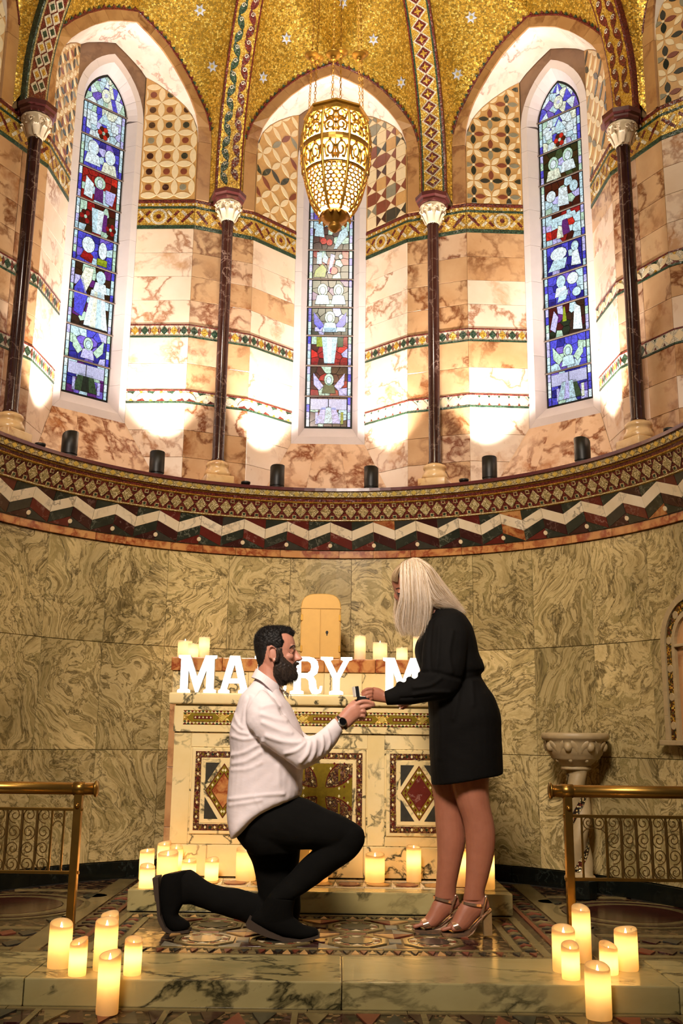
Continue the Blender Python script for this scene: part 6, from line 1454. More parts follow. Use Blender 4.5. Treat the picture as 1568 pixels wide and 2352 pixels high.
PD_g_front = [[(0.387,0.15,1.572),(0.372,0.1,1.551),(0.365,0.07,1.517),(0.366,0.056,1.46),(0.367,0.055,1.398),(0.353,0.066,1.336),(0.351,0.07,1.279),(0.376,0.072,1.23)],[(0.405,0.15,1.581),(0.395,0.095,1.562),(0.391,0.058,1.523),(0.392,0.046,1.449),(0.394,0.048,1.382),(0.389,0.058,1.316),(0.385,0.065,1.265),(0.399,0.07,1.239)],[(0.425,0.15,1.587),(0.422,0.09,1.568),(0.423,0.052,1.522),(0.428,0.044,1.443),(0.43,0.048,1.375),(0.427,0.058,1.307),(0.423,0.065,1.256),(0.431,0.07,1.217)],[(0.44,0.15,1.588),(0.445,0.09,1.566),(0.454,0.052,1.515),(0.463,0.046,1.44),(0.468,0.05,1.374),(0.465,0.058,1.317),(0.458,0.064,1.27),(0.446,0.068,1.223)],[(0.454,0.15,1.586),(0.465,0.092,1.561),(0.477,0.055,1.504),(0.49,0.054,1.432),(0.498,0.06,1.37),(0.496,0.066,1.338),(0.489,0.07,1.313),(0.477,0.072,1.275)]]
PD_g_far = [[(0.376,0.17,1.565),(0.36,0.22,1.525),(0.354,0.235,1.446),(0.353,0.235,1.396),(0.348,0.23,1.346),(0.358,0.22,1.295),(0.379,0.21,1.247)],[(0.392,0.17,1.573),(0.386,0.23,1.527),(0.381,0.24,1.447),(0.385,0.24,1.397),(0.386,0.23,1.346),(0.391,0.22,1.296),(0.398,0.21,1.253)]]
PD_g_top = [[(0.43,0.15,1.587),(0.395,0.15,1.576),(0.361,0.15,1.551),(0.338,0.15,1.519),(0.331,0.15,1.487)],[(0.433,0.135,1.584),(0.395,0.12,1.569),(0.363,0.105,1.542),(0.341,0.1,1.509),(0.334,0.11,1.479)],[(0.434,0.12,1.579),(0.396,0.105,1.564),(0.366,0.09,1.534),(0.351,0.076,1.5),(0.35,0.08,1.471)],[(0.431,0.16,1.588),(0.397,0.175,1.578),(0.366,0.19,1.556),(0.342,0.195,1.527),(0.335,0.19,1.494)]]
PD_g_back = [[(0.387,0.15,1.57),(0.418,0.145,1.582),(0.479,0.14,1.567),(0.522,0.14,1.526),(0.555,0.14,1.475),(0.597,0.14,1.415),(0.643,0.14,1.362)],[(0.399,0.15,1.576),(0.44,0.15,1.589),(0.497,0.15,1.555),(0.534,0.15,1.506),(0.571,0.15,1.453),(0.614,0.15,1.398),(0.662,0.15,1.34)],[(0.407,0.15,1.58),(0.446,0.1,1.574),(0.495,0.078,1.535),(0.526,0.085,1.482),(0.561,0.09,1.432),(0.6,0.1,1.384),(0.643,0.11,1.341)],[(0.415,0.15,1.584),(0.449,0.082,1.561),(0.483,0.06,1.513),(0.511,0.066,1.454),(0.541,0.07,1.41),(0.582,0.08,1.373),(0.626,0.09,1.346)],[(0.427,0.15,1.586),(0.452,0.07,1.549),(0.477,0.052,1.484),(0.498,0.06,1.424),(0.525,0.062,1.387),(0.562,0.07,1.37),(0.598,0.08,1.358)],[(0.438,0.15,1.587),(0.455,0.064,1.538),(0.471,0.05,1.464),(0.485,0.06,1.408),(0.508,0.062,1.374),(0.539,0.066,1.367),(0.577,0.07,1.36)],[(0.407,0.15,1.58),(0.454,0.2,1.591),(0.508,0.222,1.559),(0.539,0.215,1.502),(0.574,0.21,1.45),(0.612,0.2,1.397),(0.653,0.19,1.351)]]
PD_m_folds = [([(-0.276,-0.13,0.955),(-0.286,-0.13,0.9),(-0.282,-0.13,0.839),(-0.256,-0.13,0.806)],0.0061,-0.0035),([(-0.256,-0.13,0.806),(-0.201,-0.13,0.758),(-0.136,-0.13,0.711),(-0.081,-0.13,0.674)],0.0076,-0.005),([(-0.219,-0.12,0.779),(-0.224,-0.12,0.709),(-0.232,-0.12,0.624),(-0.237,-0.12,0.564)],0.003,0.0016),([(-0.213,-0.19,0.882),(-0.16,-0.19,0.865),(-0.116,-0.19,0.856)],0.0095,0.005),([(-0.205,-0.19,0.848),(-0.141,-0.19,0.821),(-0.092,-0.19,0.808)],0.0095,0.005),([(-0.19,-0.19,0.796),(-0.131,-0.19,0.777),(-0.077,-0.19,0.771),(-0.052,-0.19,0.774)],0.0095,0.006),([(-0.214,-0.19,0.908),(-0.17,-0.19,0.921),(-0.144,-0.19,0.914)],0.0095,0.004),([(-0.113,-0.18,0.729),(-0.069,-0.18,0.74),(-0.035,-0.18,0.768)],0.0076,0.005),([(-0.051,-0.17,0.696),(-0.024,-0.17,0.73),(-0.014,-0.17,0.773)],0.0076,0.006),([(-0.013,-0.15,0.699),(0.004,-0.15,0.734),(0.006,-0.15,0.778)],0.0076,0.005),([(0.026,-0.13,0.721),(0.038,-0.13,0.756),(0.034,-0.13,0.799)],0.0057,0.004),([(0.056,-0.1,0.744),(0.066,-0.1,0.782),(0.054,-0.1,0.826)],0.0057,0.0035),([(-0.341,-0.12,0.794),(-0.287,-0.12,0.781),(-0.234,-0.12,0.792)],0.0076,0.004),([(-0.341,-0.12,0.716),(-0.285,-0.12,0.729),(-0.232,-0.12,0.758),(-0.206,-0.12,0.775)],0.0086,0.005),([(-0.336,-0.12,0.682),(-0.275,-0.12,0.695),(-0.217,-0.12,0.73)],0.0086,0.005),([(-0.339,-0.12,0.656),(-0.265,-0.12,0.664),(-0.213,-0.12,0.689)],0.0076,0.003),([(-0.345,-0.12,0.54),(-0.279,-0.12,0.551),(-0.191,-0.12,0.563),(-0.121,-0.12,0.567)],0.0076,0.005),([(-0.341,-0.12,0.517),(-0.278,-0.12,0.529),(-0.208,-0.12,0.542)],0.0076,0.004),([(-0.267,-0.1,0.95),(-0.3,-0.1,0.909),(-0.312,-0.1,0.847)],0.0076,-0.003),([(-0.235,-0.12,0.552),(-0.218,-0.12,0.522),(-0.207,-0.12,0.502)],0.0042,0.0018),([(-0.207,-0.08,0.995),(-0.16,-0.08,0.935),(-0.128,-0.08,0.885)],0.0067,-0.004),([(-0.337,-0.1,0.882),(-0.318,-0.1,0.847),(-0.297,-0.1,0.827)],0.0067,0.003),([(-0.344,-0.1,0.838),(-0.311,-0.1,0.812),(-0.271,-0.1,0.802)],0.0067,0.0035),([(-0.142,-0.1,0.675),(-0.141,-0.1,0.607),(-0.131,-0.1,0.569)],0.0114,0.003)]
PD_w_folds = [([(0.513,0.0,1.339),(0.494,0.0,1.264),(0.484,0.0,1.17),(0.483,0.0,1.078)],0.0076,-0.004),([(0.449,0.02,1.069),(0.513,0.02,1.064),(0.606,0.02,1.043),(0.7,0.02,1.059)],0.0076,-0.005),([(0.526,-0.03,1.04),(0.48,-0.03,1.012),(0.415,-0.03,1.002)],0.0076,0.005),([(0.563,-0.03,0.986),(0.48,-0.03,0.985),(0.415,-0.03,0.973)],0.0076,0.005),([(0.583,-0.04,1.242),(0.563,-0.04,1.149),(0.572,-0.04,1.067)],0.0095,0.004),([(0.527,-0.04,1.26),(0.517,-0.04,1.149),(0.507,-0.04,1.066)],0.0095,0.004),([(0.622,0.0,1.043),(0.603,0.0,0.969),(0.583,0.0,0.878)],0.0114,0.004),([(0.668,0.0,1.034),(0.667,0.0,0.934)],0.0095,0.003),([(0.528,0.0,0.932),(0.537,0.0,0.824),(0.53,0.0,0.717)],0.0133,0.004),([(0.361,-0.02,0.958),(0.435,-0.02,0.963),(0.481,-0.02,0.97)],0.0048,-0.004)]
PD_hair = [(-0.285,1.266),(-0.087,1.273),(-0.086,1.227),(-0.107,1.219),(-0.132,1.228),(-0.151,1.224),(-0.147,1.207),(-0.137,1.191),(-0.145,1.164),(-0.172,1.16),(-0.191,1.173),(-0.208,1.169),(-0.213,1.143),(-0.218,1.118),(-0.228,1.094),(-0.252,1.077),(-0.279,1.086)]
PD_beard = [(-0.172,1.164),(-0.145,1.164),(-0.143,1.147),(-0.137,1.129),(-0.121,1.112),(-0.102,1.099),(-0.091,1.112),(-0.065,1.115),(-0.065,1.1),(-0.085,1.096),(-0.091,1.086),(-0.083,1.071),(-0.06,1.064),(-0.067,1.033),(-0.16,1.007),(-0.184,1.05),(-0.183,1.081),(-0.171,1.128)]
PD_brow = [(-0.115,-0.006,1.163),(-0.109,0.0,1.172),(-0.1,0.01,1.177),(-0.092,0.026,1.178),(-0.088,0.036,1.173)]
PD_lash = [(-0.117,-0.008,1.15),(-0.11,-0.004,1.144),(-0.101,0.004,1.142),(-0.093,0.016,1.147)]
PD_wbrow = [(0.352,0.118,1.445),(0.359,0.102,1.446),(0.37,0.09,1.444)]
PD_wlash = [(0.348,0.115,1.427),(0.356,0.095,1.418),(0.367,0.084,1.421)]
PD_wlid = [(0.35,0.115,1.435),(0.358,0.094,1.43),(0.367,0.084,1.429)]
# ------------------------------------------------------------------ people: builders
def loft(mb, secs, n=22, p=2.15, k=1.0, cap=True, mi=0):
    "closed skin through sections (ax,az,bx,bz,y,half_depth)"
    v = []
    for ax, az, bx, bz, y, hd in secs:
        cx, cz, dx, dz_ = (ax + bx) / 2, (az + bz) / 2, (bx - ax) / 2 * k, (bz - az) / 2 * k
        for i in range(n):
            t = 2 * PI * i / n; c, s = math.cos(t), math.sin(t)
            c = math.copysign(abs(c) ** (2 / p), c); s = math.copysign(abs(s) ** (2 / p), s)
            v.append((cx + dx * c, y + hd * k * s, cz + dz_ * c))
    f = [(j * n + i, j * n + (i + 1) % n, (j + 1) * n + (i + 1) % n, (j + 1) * n + i) for j in range(len(secs) - 1) for i in range(n)]
    if cap: f += [tuple(range(n))[::-1], tuple((len(secs) - 1) * n + i for i in range(n))]
    return mb.add(v, f, mi)
def smooth_secs(secs, m=3):
    "Catmull-Rom between sections so that long spans bend softly"
    a = np.array(secs, float); out = []
    for i in range(len(a) - 1):
        p0, p1, p2, p3 = a[max(i - 1, 0)], a[i], a[i + 1], a[min(i + 2, len(a) - 1)]
        for q in range(m):
            t = q / m; out.append(.5 * ((2 * p1) + (-p0 + p2) * t + (2 * p0 - 5 * p1 + 4 * p2 - p3) * t * t + (-p0 + 3 * p1 - 3 * p2 + p3) * t ** 3))
    out.append(a[-1]); return [tuple(r) for r in out]
def ball(mb, c, r, sx=1, sy=1, sz=1):
    v = []; n, m = 12, 8
    prof_ = [(r * math.sin(PI * j / m), -r * math.cos(PI * j / m)) for j in range(m + 1)]
    prof_[0] = (1e-4, prof_[0][1]); prof_[-1] = (1e-4, prof_[-1][1])
    return mb.lathe(prof_, n, T=Matrix.Translation(c) @ Matrix.Diagonal((sx, sy, sz, 1)))
def crom(pts, n):
    a = np.array(pts, float); out = []; m = len(a) - 1
    for q in range(n):
        u = q / (n - 1) * m; i = min(int(u), m - 1); t = u - i
        p0, p1, p2, p3 = a[max(i - 1, 0)], a[i], a[i + 1], a[min(i + 2, m)]
        out.append(.5 * ((2 * p1) + (-p0 + p2) * t + (2 * p0 - 5 * p1 + 4 * p2 - p3) * t * t + (-p0 + 3 * p1 - 3 * p2 + p3) * t ** 3))
    return np.array(out)
def finger(mb, pts, r0, r1):
    P_ = crom(pts, 10); n = len(P_); rr_ = [r0 + (r1 - r0) * i / (n - 1) for i in range(n)]
    for kn in (3, 6): rr_[kn] *= 1.07
    d = P_[-1] - P_[-2]; d = d / np.linalg.norm(d)
    P2 = list(P_) + [P_[-1] + d * r1 * .55, P_[-1] + d * r1 * .85]; rr_ += [r1 * .78, r1 * .3]
    mb.tube(P2, rr_, 10)
def bake(mb, voxel, smooth=4):
    me = bpy.data.meshes.new('tmp'); me.from_pydata(mb.v, [], mb.f); o = bpy.data.objects.new('tmp', me); COL.objects.link(o)
    a = o.modifiers.new('r', 'REMESH'); a.mode = 'VOXEL'; a.voxel_size = voxel
    b = o.modifiers.new('s', 'SMOOTH'); b.factor = .5; b.iterations = smooth
    dg = bpy.context.evaluated_depsgraph_get(); m2 = bpy.data.meshes.new_from_object(o.evaluated_get(dg))
    bpy.data.objects.remove(o); bpy.data.meshes.remove(me)
    return m2
def vn(me):
    n = len(me.vertices); a = np.empty(n * 3); me.vertices.foreach_get('co', a); b = np.empty(n * 3); me.vertex_normals.foreach_get('vector', b)
    return a.reshape(-1, 3), b.reshape(-1, 3)
def setv(me, co): me.vertices.foreach_set('co', co.reshape(-1)); me.update()
def use(me, name, mat, parent=None, **k):
    me.name = name; me.materials.clear(); me.materials.append(mat); me.polygons.foreach_set('use_smooth', [True] * len(me.polygons))
    return reg(bpy.data.objects.new(name, me), parent, **k)
def folds(me, fl, side=1, amp=1.0, noise=.0016, sc=22.0):
    co, no = vn(me); d = np.zeros(len(co))
    for pl, w_, h in fl:
        P_ = crom(pl, 24); best = np.full(len(co), 9.0)
        for a, b in zip(P_, P_[1:]):
            ab = np.array([b[0] - a[0], b[2] - a[2]]); L2 = (ab ** 2).sum() + 1e-9
            t = np.clip(((co[:, [0, 2]] - [a[0], a[2]]) @ ab) / L2, 0, 1); q = np.array([a[0], a[2]]) + t[:, None] * ab
            best = np.minimum(best, np.hypot(*(co[:, [0, 2]] - q).T))
        yy = np.mean([p[1] for p in pl]); m = (no[:, 1] < .25) & (co[:, 1] < yy + .10)
        d += np.where(m, h * amp * np.exp(-(best / w_) ** 2), 0)
    for s, a in ((sc, noise), (sc * 2.3, noise * .5)):
        d += a * np.sin(co[:, 0] * s * 1.3 + 2.0 * np.sin(co[:, 2] * s * .7)) * np.sin(co[:, 2] * s + 1.7 * np.sin(co[:, 1] * s * .8 + co[:, 0] * s * .5))
    setv(me, co + no * d[:, None])
def in_poly(x, z, poly):
    c = np.zeros(len(x), bool); n = len(poly)
    for i in range(n):
        (x0, z0), (x1, z1) = poly[i], poly[(i + 1) % n]
        m = ((z0 > z) != (z1 > z)); xi = (x1 - x0) * (z - z0) / ((z1 - z0) or 1e-9) + x0; c ^= (m & (x < xi))
    return c
def pdist(x, z, poly):
    b = np.full(len(x), 9.0); n = len(poly)
    for i in range(n):
        a, q = np.array(poly[i]), np.array(poly[(i + 1) % n]); ab = q - a; t = np.clip(((x - a[0]) * ab[0] + (z - a[1]) * ab[1]) / ((ab ** 2).sum() + 1e-9), 0, 1)
        b = np.minimum(b, np.hypot(x - a[0] - t * ab[0], z - a[1] - t * ab[1]))
    return b
def strand_mesh(name, lines, r, mat, parent, shade=None):
    "lines: (n, K, 3) polylines -> thin tapered three-sided hairs in one mesh"
    L = np.asarray(lines); n, K = L.shape[:2]
    t = np.gradient(L, axis=1); t /= np.linalg.norm(t, axis=2, keepdims=True) + 1e-9
    u = np.cross(t, np.array([0.3, -1.0, 0.2])); u /= np.linalg.norm(u, axis=2, keepdims=True) + 1e-9; b = np.cross(t, u)
    tap = np.minimum(1.0, 1.35 * (1 - np.linspace(0, 1, K)) + .12)
    rr_ = (np.asarray(r).reshape(-1, 1) if np.ndim(r) else r) * tap[None, :]
    rr_ = np.broadcast_to(rr_, (n, K))[..., None]
    V = np.stack([L + (u * math.cos(a) + b * math.sin(a)) * rr_ for a in (0, 2 * PI / 3, 4 * PI / 3)], axis=2).reshape(-1, 3)
    i = np.arange(n)[:, None, None] * K * 3; j = np.arange(K - 1)[None, :, None] * 3; q = np.arange(3)[None, None, :]; q2 = (q + 1) % 3
    F = np.stack([i + j + q, i + j + q2, i + j + 3 + q2, i + j + 3 + q], axis=-1).reshape(-1, 4)
    me = bpy.data.meshes.new(name); me.vertices.add(len(V)); me.vertices.foreach_set('co', V.reshape(-1)); me.loops.add(F.size); me.polygons.add(len(F))
    me.polygons.foreach_set('loop_start', np.arange(len(F)) * 4); me.loops.foreach_set('vertex_index', F.reshape(-1)); me.update(); me.validate()
    o = use(me, name, mat if shade is None else mat[0], parent)
    if shade is not None:
        for m_ in mat[1:]: me.materials.append(m_)
        me.polygons.foreach_set('material_index', np.repeat(shade, (K - 1) * 3).astype(np.int32))
    return o
def guided(guides, n, K=16, jit=.004, tip=.010, lo=.86, hi=1.04, seed=1):
    r = np.random.default_rng(seed); G_ = [crom(g, 40) for g in guides]; out = []
    for _ in range(n):
        s = r.random() * (len(G_) - 1); i = min(int(s), len(G_) - 2); f = s - i; c = G_[i] * (1 - f) + G_[i + 1] * f
        e = r.uniform(lo, hi); u = np.linspace(0, min(e, 1.0), K) * 39; i0 = np.minimum(u.astype(int), 38); fr_ = (u - i0)[:, None]; p = c[i0] * (1 - fr_) + c[i0 + 1] * fr_
        o = r.normal(0, 1, 3) * jit; o2 = r.normal(0, 1, 3) * tip; w_ = np.linspace(0, 1, K)[:, None]
        clump = np.sin(s * 23.0 + np.array([0, 2, 4])) * .003
        out.append(p + o + (o2 + clump) * w_ ** 1.5)
    return np.array(out)
def skin_mat(name, h, h2):
    t = NT(name); co = t.coords(1.0, rand=False); f = t.noise(co, 26, 3); c = t.mix(f, lin(h), lin(h2))
    t.bump(t.noise(co, 420, 2), .12, .002)
    return t.done(c, .48, Subsurface_Weight=.12, Subsurface_Radius=(.012, .005, .003), Subsurface_Scale=1.0)
def cloth_mat(name, h, h2, rough, weave=1400, b=.15, sheen=.3):
    t = NT(name); co = t.coords(1.0, rand=False); f = t.noise(co, 9, 4); c = t.mix(f, lin(h), lin(h2))
    wr = t.noise(t.n('VectorMath', {0: co, 1: (16, 16, 40)}, operation='MULTIPLY').outputs[0], 1.0, 4, .6)
    hgt = t.math('ADD', t.math('MULTIPLY', wr, .8), t.math('MULTIPLY', t.noise(co, weave, 1), .12))
    t.bump(hgt, b, .006)
    return t.done(c, rough, Sheen_Weight=0.0, Specular_IOR_Level=sheen)
M['skin_m'] = skin_mat('skin_man', '#c8907a', '#b9785f'); M['skin_w'] = skin_mat('skin_woman', '#b2745a', '#9a5e46')
M['shirt'] = cloth_mat('white_cotton', '#efe4e6', '#e2d4d6', .8, 1400, .35, .3)
M['jeans'] = cloth_mat('black_denim', '#0c0c0b', '#131210', .9, 900, .3, .10); M['suede'] = cloth_mat('black_suede', '#0b0b0a', '#11100e', .95, 700, .2, .08)
M['dress'] = cloth_mat('black_crepe', '#0b0a09', '#100e0c', .8, 1200, .3, .12); M['sole'] = plain('brown_boot_sole', '#3a2c20', .8)
def hair_mat(name, a, b, c, rough=.38, sc=1.0):
    t = NT(name); co = t.coords(1.0, rand=False)
    f = t.noise(t.n('VectorMath', {0: co, 1: (210 * sc, 210 * sc, 26 * sc)}, operation='MULTIPLY').outputs[0], 1.0, 3)
    return t.done(t.ramp(f, [(.32, lin(a)), (.5, lin(b)), (.68, lin(c))]), rough, Specular_IOR_Level=.5)
M['blonde'] = plain('blonde_hair_under', '#ab8e68', .5); BL = [plain('blonde_hair_%s' % n_, h_, .36, 0, .1, 30) for n_, h_ in (('light', '#e6d0b6'), ('mid', '#ccae86'), ('dark', '#80623c'), ('pale', '#f4e6d4'))]; M['darkhair'] = hair_mat('dark_brown_hair', '#0c0806', '#15100c', '#241a12', .65); M['beardhair'] = hair_mat('brown_beard', '#180e08', '#2a1b10', '#44301c', .6)
M['watchcase'] = plain('steel_watch_case', '#b8b0a0', .2, .9); M['watchdial'] = plain('black_watch_dial', '#0c0c0e', .12); M['rose'] = plain('rose_gold_leather', '#d8b090', .22, .85, .08, 30); M['cork'] = plain('tan_heel_stack', '#9a8058', .4, .35, .2, 50)
M['satin'] = plain('white_satin', '#f0ece2', .4); M['velvet'] = plain('black_velvet', '#0a0a0a', .9); M['silver'] = plain('silver_ring', '#e8e4dc', .12, .95)

# ------------------------------------------------------------------ kneeling man
b = MB(); SS = smooth_secs
loft(b, SS(PD_m_head), 28, 2.25); loft(b, PD_m_neck); loft(b, PD_m_nose, 14); loft(b, PD_m_lipu, 12); loft(b, PD_m_lipl, 12)
for c in PD_m_eye[:2]: ball(b, (c[0] - .003, c[1], c[2]), .0118)
b.tube([(PD_m_eye[2][0] - .010, PD_m_eye[2][1] + d, PD_m_eye[2][2] + z) for d, z in ((-.05, -.006), (-.032, .001), (-.012, 0), (.012, 0), (.032, .001), (.05, -.006))], [.006, .009, .008, .008, .009, .006], 8)
for c in PD_m_eye[3:5]: ball(b, c, .022, 1.2, .8, .8)
for s in (-1, 1): ball(b, (PD_m_nose[3][0] - .013, .05 + s * .012, PD_m_nose[3][1] - .003), .0075, 1.2, .9, .9)
for s in (-1, 1):                                       # ears
    ex_, ez_ = PD_m_ear[0], PD_m_ear[2]; yo = .05 + s * .079
    rim = [(ex_ + .020 * math.cos(t) * (1 if math.cos(t) > 0 else 1.05) - .35 * .028 * math.sin(t) * .5, yo + s * (.006 + .004 * math.sin(t)), ez_ + .030 * math.sin(t)) for t in np.linspace(-1.9, 3.9, 18)]
    b.tube(rim, [.0042] * 18, 8)
    ball(b, (ex_, yo, ez_), .021, .85, .22, 1.28); ball(b, (ex_ + .004, yo + s * .002, ez_ - .028), .008, .9, .55, 1.1); ball(b, (ex_ + .016, yo + s * .001, ez_ - .004), .006, .7, .6, 1.2)
for q in (PD_m_torso,): loft(b, q[:-2], 22, 2.2, .86)
for q in (PD_m_slv, PD_m_slv2, PD_m_pelvis, PD_m_thigh, PD_m_knee, PD_m_shin, PD_m_thigh2, PD_m_shin2, PD_m_boot, PD_m_boot2): loft(b, q, 18, 2.1, .80 if q in (PD_m_slv, PD_m_slv2) else .68)
loft(b, PD_m_palm, 18, 2.6); loft(b, PD_m_palm2, 18, 2.6); loft(b, [PD_m_slv[-2], PD_m_slv[-1], PD_m_palm[0], PD_m_palm[1]], 16, 2.1, .80); loft(b, [PD_m_slv2[-2], PD_m_slv2[-1], PD_m_palm2[0], PD_m_palm2[1]], 16, 2.1, .80)
for q, r0 in zip(PD_m_fing, (.0098, .0098, .0095, .0085, .0105)): finger(b, q, r0, r0 * .82)
for q, r0 in zip(PD_m_fing2, (.0095, .0095, .009, .008)): finger(b, q, r0, r0 * .82)
me = bake(b, .003, 4)
co, no = vn(me)
man = use(me, 'person', M['skin_m'], label='dark haired bearded man in white shirt kneeling on one knee holding a ring box', cat='person')
def head_hair(name, poly, off, lenf, comb, n, mat, thr, seed):
    x, y, z = co.T; m = in_poly(x, z, poly) & (z > 1.0); d = pdist(x, z, poly)
    amt = off(x, z) * np.clip(d / .010, 0.15, 1)
    idx = np.where(m)[0]; mp = -np.ones(len(co), int); mp[idx] = np.arange(len(idx))
    fv = np.empty(len(me.polygons) * 4, int); me.loops.foreach_get('vertex_index', fv) if len(me.loops) == len(fv) else None
    Fq = fv.reshape(-1, 4); keep = m[Fq].all(axis=1); Fq = mp[Fq[keep]]
    r = np.random.default_rng(seed)
    nz_ = .25 * np.sin(x * 310 + np.sin(z * 170) * 2) * np.sin(z * 290 + y * 150)
    V = co[idx] + no[idx] * (amt * (1 + nz_))[idx][:, None]
    sh = mk(name, V, Fq, mat, man, True)
    pick = r.choice(idx, min(n, len(idx)), replace=False); base = co[pick] + no[pick] * (amt[pick] * .6)[:, None]
    dirv = no[pick] * .75 + np.array(comb) + r.normal(0, .25, (len(pick), 3)); dirv /= np.linalg.norm(dirv, axis=1, keepdims=True)
    ln = lenf(co[pick, 0], co[pick, 2]) * np.clip(d[pick] / .010, .3, 1) * r.uniform(.6, 1.1, len(pick))
    K = 4; w_ = np.linspace(0, 1, K); dr = np.array(comb) * .5
    lines = base[:, None, :] + dirv[:, None, :] * (ln[:, None] * w_)[..., None] + dr * (ln[:, None] * w_ ** 2)[..., None]
    strand_mesh(name + '_strands', lines, .00055, mat, sh)
ztop = max(p[1] for p in PD_m_head)
head_hair('hair', PD_hair, lambda x, z: np.clip((z - 1.155) / .06, 0, 1) * .0075 + .0018 + np.clip((x + .11) / .02, 0, 1) * np.clip((z - 1.2) / .02, 0, 1) * .006, lambda x, z: np.clip((z - 1.14) / .07, 0, 1) * .013 + .003, (.25, 0, .1), 9000, M['darkhair'], 0, 3)
head_hair('beard', PD_beard, lambda x, z: np.clip((1.12 - z) / .06, 0, 1) * .010 + .0025, lambda x, z: np.clip((1.12 - z) / .06, 0, 1) * .014 + .005, (.15, 0, -.75), 9000, M['beardhair'], 0, 4)
def snap(q, co_, no_, lift):
    out = []
    for p in crom(q, 10):
        i = np.argmin(((co_ - p) ** 2).sum(axis=1)); out.append(co_[i] + no_[i] * lift)
    return out
for s in (1, -1):
    fl_ = lambda q: [(p[0] + .001, .05 + s * (p[1] - .05) - s * .001, p[2]) for p in q]
    MB().tube(snap(fl_(PD_brow), co, no, .0004), [.0010, .0022, .0028, .0030, .0030, .0029, .0026, .0024, .0018, .001], 6, flat=.6).obj('eyebrow', M['darkhair'], man, True)
    MB().tube(snap(fl_(PD_lash), co, no, .0002), [.0005] + [.0011] * 8 + [.0005], 5).obj('eyelash', M['darkhair'], man, True)
# shirt
b = MB(); loft(b, SS(PD_m_torso), 30, 2.35); loft(b, SS(PD_m_slv), 22, 2.1); loft(b, SS(PD_m_slv2), 20, 2.1); loft(b, PD_m_cuff, 22, 2.2)
sm_ = bake(b, .005, 5); folds(sm_, PD_m_folds, amp=1.25)
shirt = use(sm_, 'shirt', M['shirt'], man, label='white button-up shirt with rolled collar and creased sleeves')
def collar_side(s):
    "turned-down collar leaf from the nape round to its point"
    T_ = (-.256, 1.078, -.152, 1.006, .068); B_ = (-.276, 1.038, -.132, .968, .112); n = 18; v = []
    for i in range(n + 1):
        f = i / n
        for (ax, az, bx, bz, hd), o, dr in ((T_, 0, 0), (T_, .005, 0), (B_, .005, 1), (B_, 0, 1)):
            t = PI - PI * (.72 if dr else .86) * f; c, sn = math.cos(t), math.sin(t) * s
            cx, cz, dx, dz_ = (ax + bx) / 2, (az + bz) / 2, (bx - ax) / 2, (bz - az) / 2
            k = 1 + o / hd; e = dr * max(0, f - .5) ** 1.4
            v.append((cx + dx * c * k - e * .01, .05 + hd * k * sn, cz + dz_ * c * k + dr * .007 * abs(sn) - e * .085))
    f = [(i * 4 + q, i * 4 + (q + 1) % 4, i * 4 + 4 + (q + 1) % 4, i * 4 + 4 + q) for i in range(n) for q in range(4)] + [(0, 1, 2, 3), (n * 4 + 3, n * 4 + 2, n * 4 + 1, n * 4)]
    return mk('collar', v, f, M['shirt'], shirt, False)
collar_side(-1); collar_side(1)
t = NT('checked_lining'); ck = t.n('TexChecker', {'Vector': t.coords(1.0, rand=False), 'Scale': 170.0, 'Color1': lin('#2a1c14'), 'Color2': lin('#d8c8a8')}); M['check'] = t.done(ck.outputs[0], .8)
mk('collar_lining', [(-.157, .0, 1.003), (-.136, .02, .990), (-.116, .05, .974), (-.119, .05, .955), (-.131, .02, .975), (-.150, .0, .992)] + [(-.157, .012, 1.000), (-.136, .032, .987), (-.116, .062, .971), (-.119, .062, .952), (-.131, .032, .972), (-.150, .012, .989)], [(0, 1, 4, 5), (1, 2, 3, 4), (6, 11, 10, 7), (7, 10, 9, 8), (0, 6, 7, 1), (1, 7, 8, 2)], M['check'], shirt)
# buttons down the front
for i in range(5):
    z = .90 - i * .105
    xs2 = [(r[2], r[3]) for r in PD_m_torso]; xb = np.interp(-z, [-q[1] for q in xs2[:9]], [q[0] for q in xs2[:9]])
    ball(MB(), (xb + .001, .05, z), .005, .5, 1, 1).obj('button', M['satin'], shirt, True)
# trousers and boots
b = MB()
for q in (PD_m_pelvis, PD_m_thigh, PD_m_knee, PD_m_shin, PD_m_thigh2, PD_m_shin2): loft(b, SS(q), 24, 2.15)
tm = bake(b, .006, 5); folds(tm, [], noise=.0022, sc=18.0); use(tm, 'trousers', M['jeans'], man, label='black jeans')
for nm, secs, sole, y in (('boot', (PD_m_boot, PD_m_foot), PD_m_sole, -.02), ('boot', (PD_m_boot2,), PD_m_sole2, .125)):
    b = MB()
    for q in secs: loft(b, SS(q), 22, 2.3)
    bo = use(bake(b, .004, 3), nm, M['suede'], man, label='black suede ankle boot')
    v = [(p[0], y - .046, p[2]) for p in sole] + [(p[0], y + .046, p[2]) for p in sole]; n = len(sole)
    mk('sole', v, [tuple(range(n)), tuple(range(n, 2 * n))[::-1]] + [(i, n + i, n + (i + 1) % n, (i + 1) % n) for i in range(n)], M['sole'], bo)
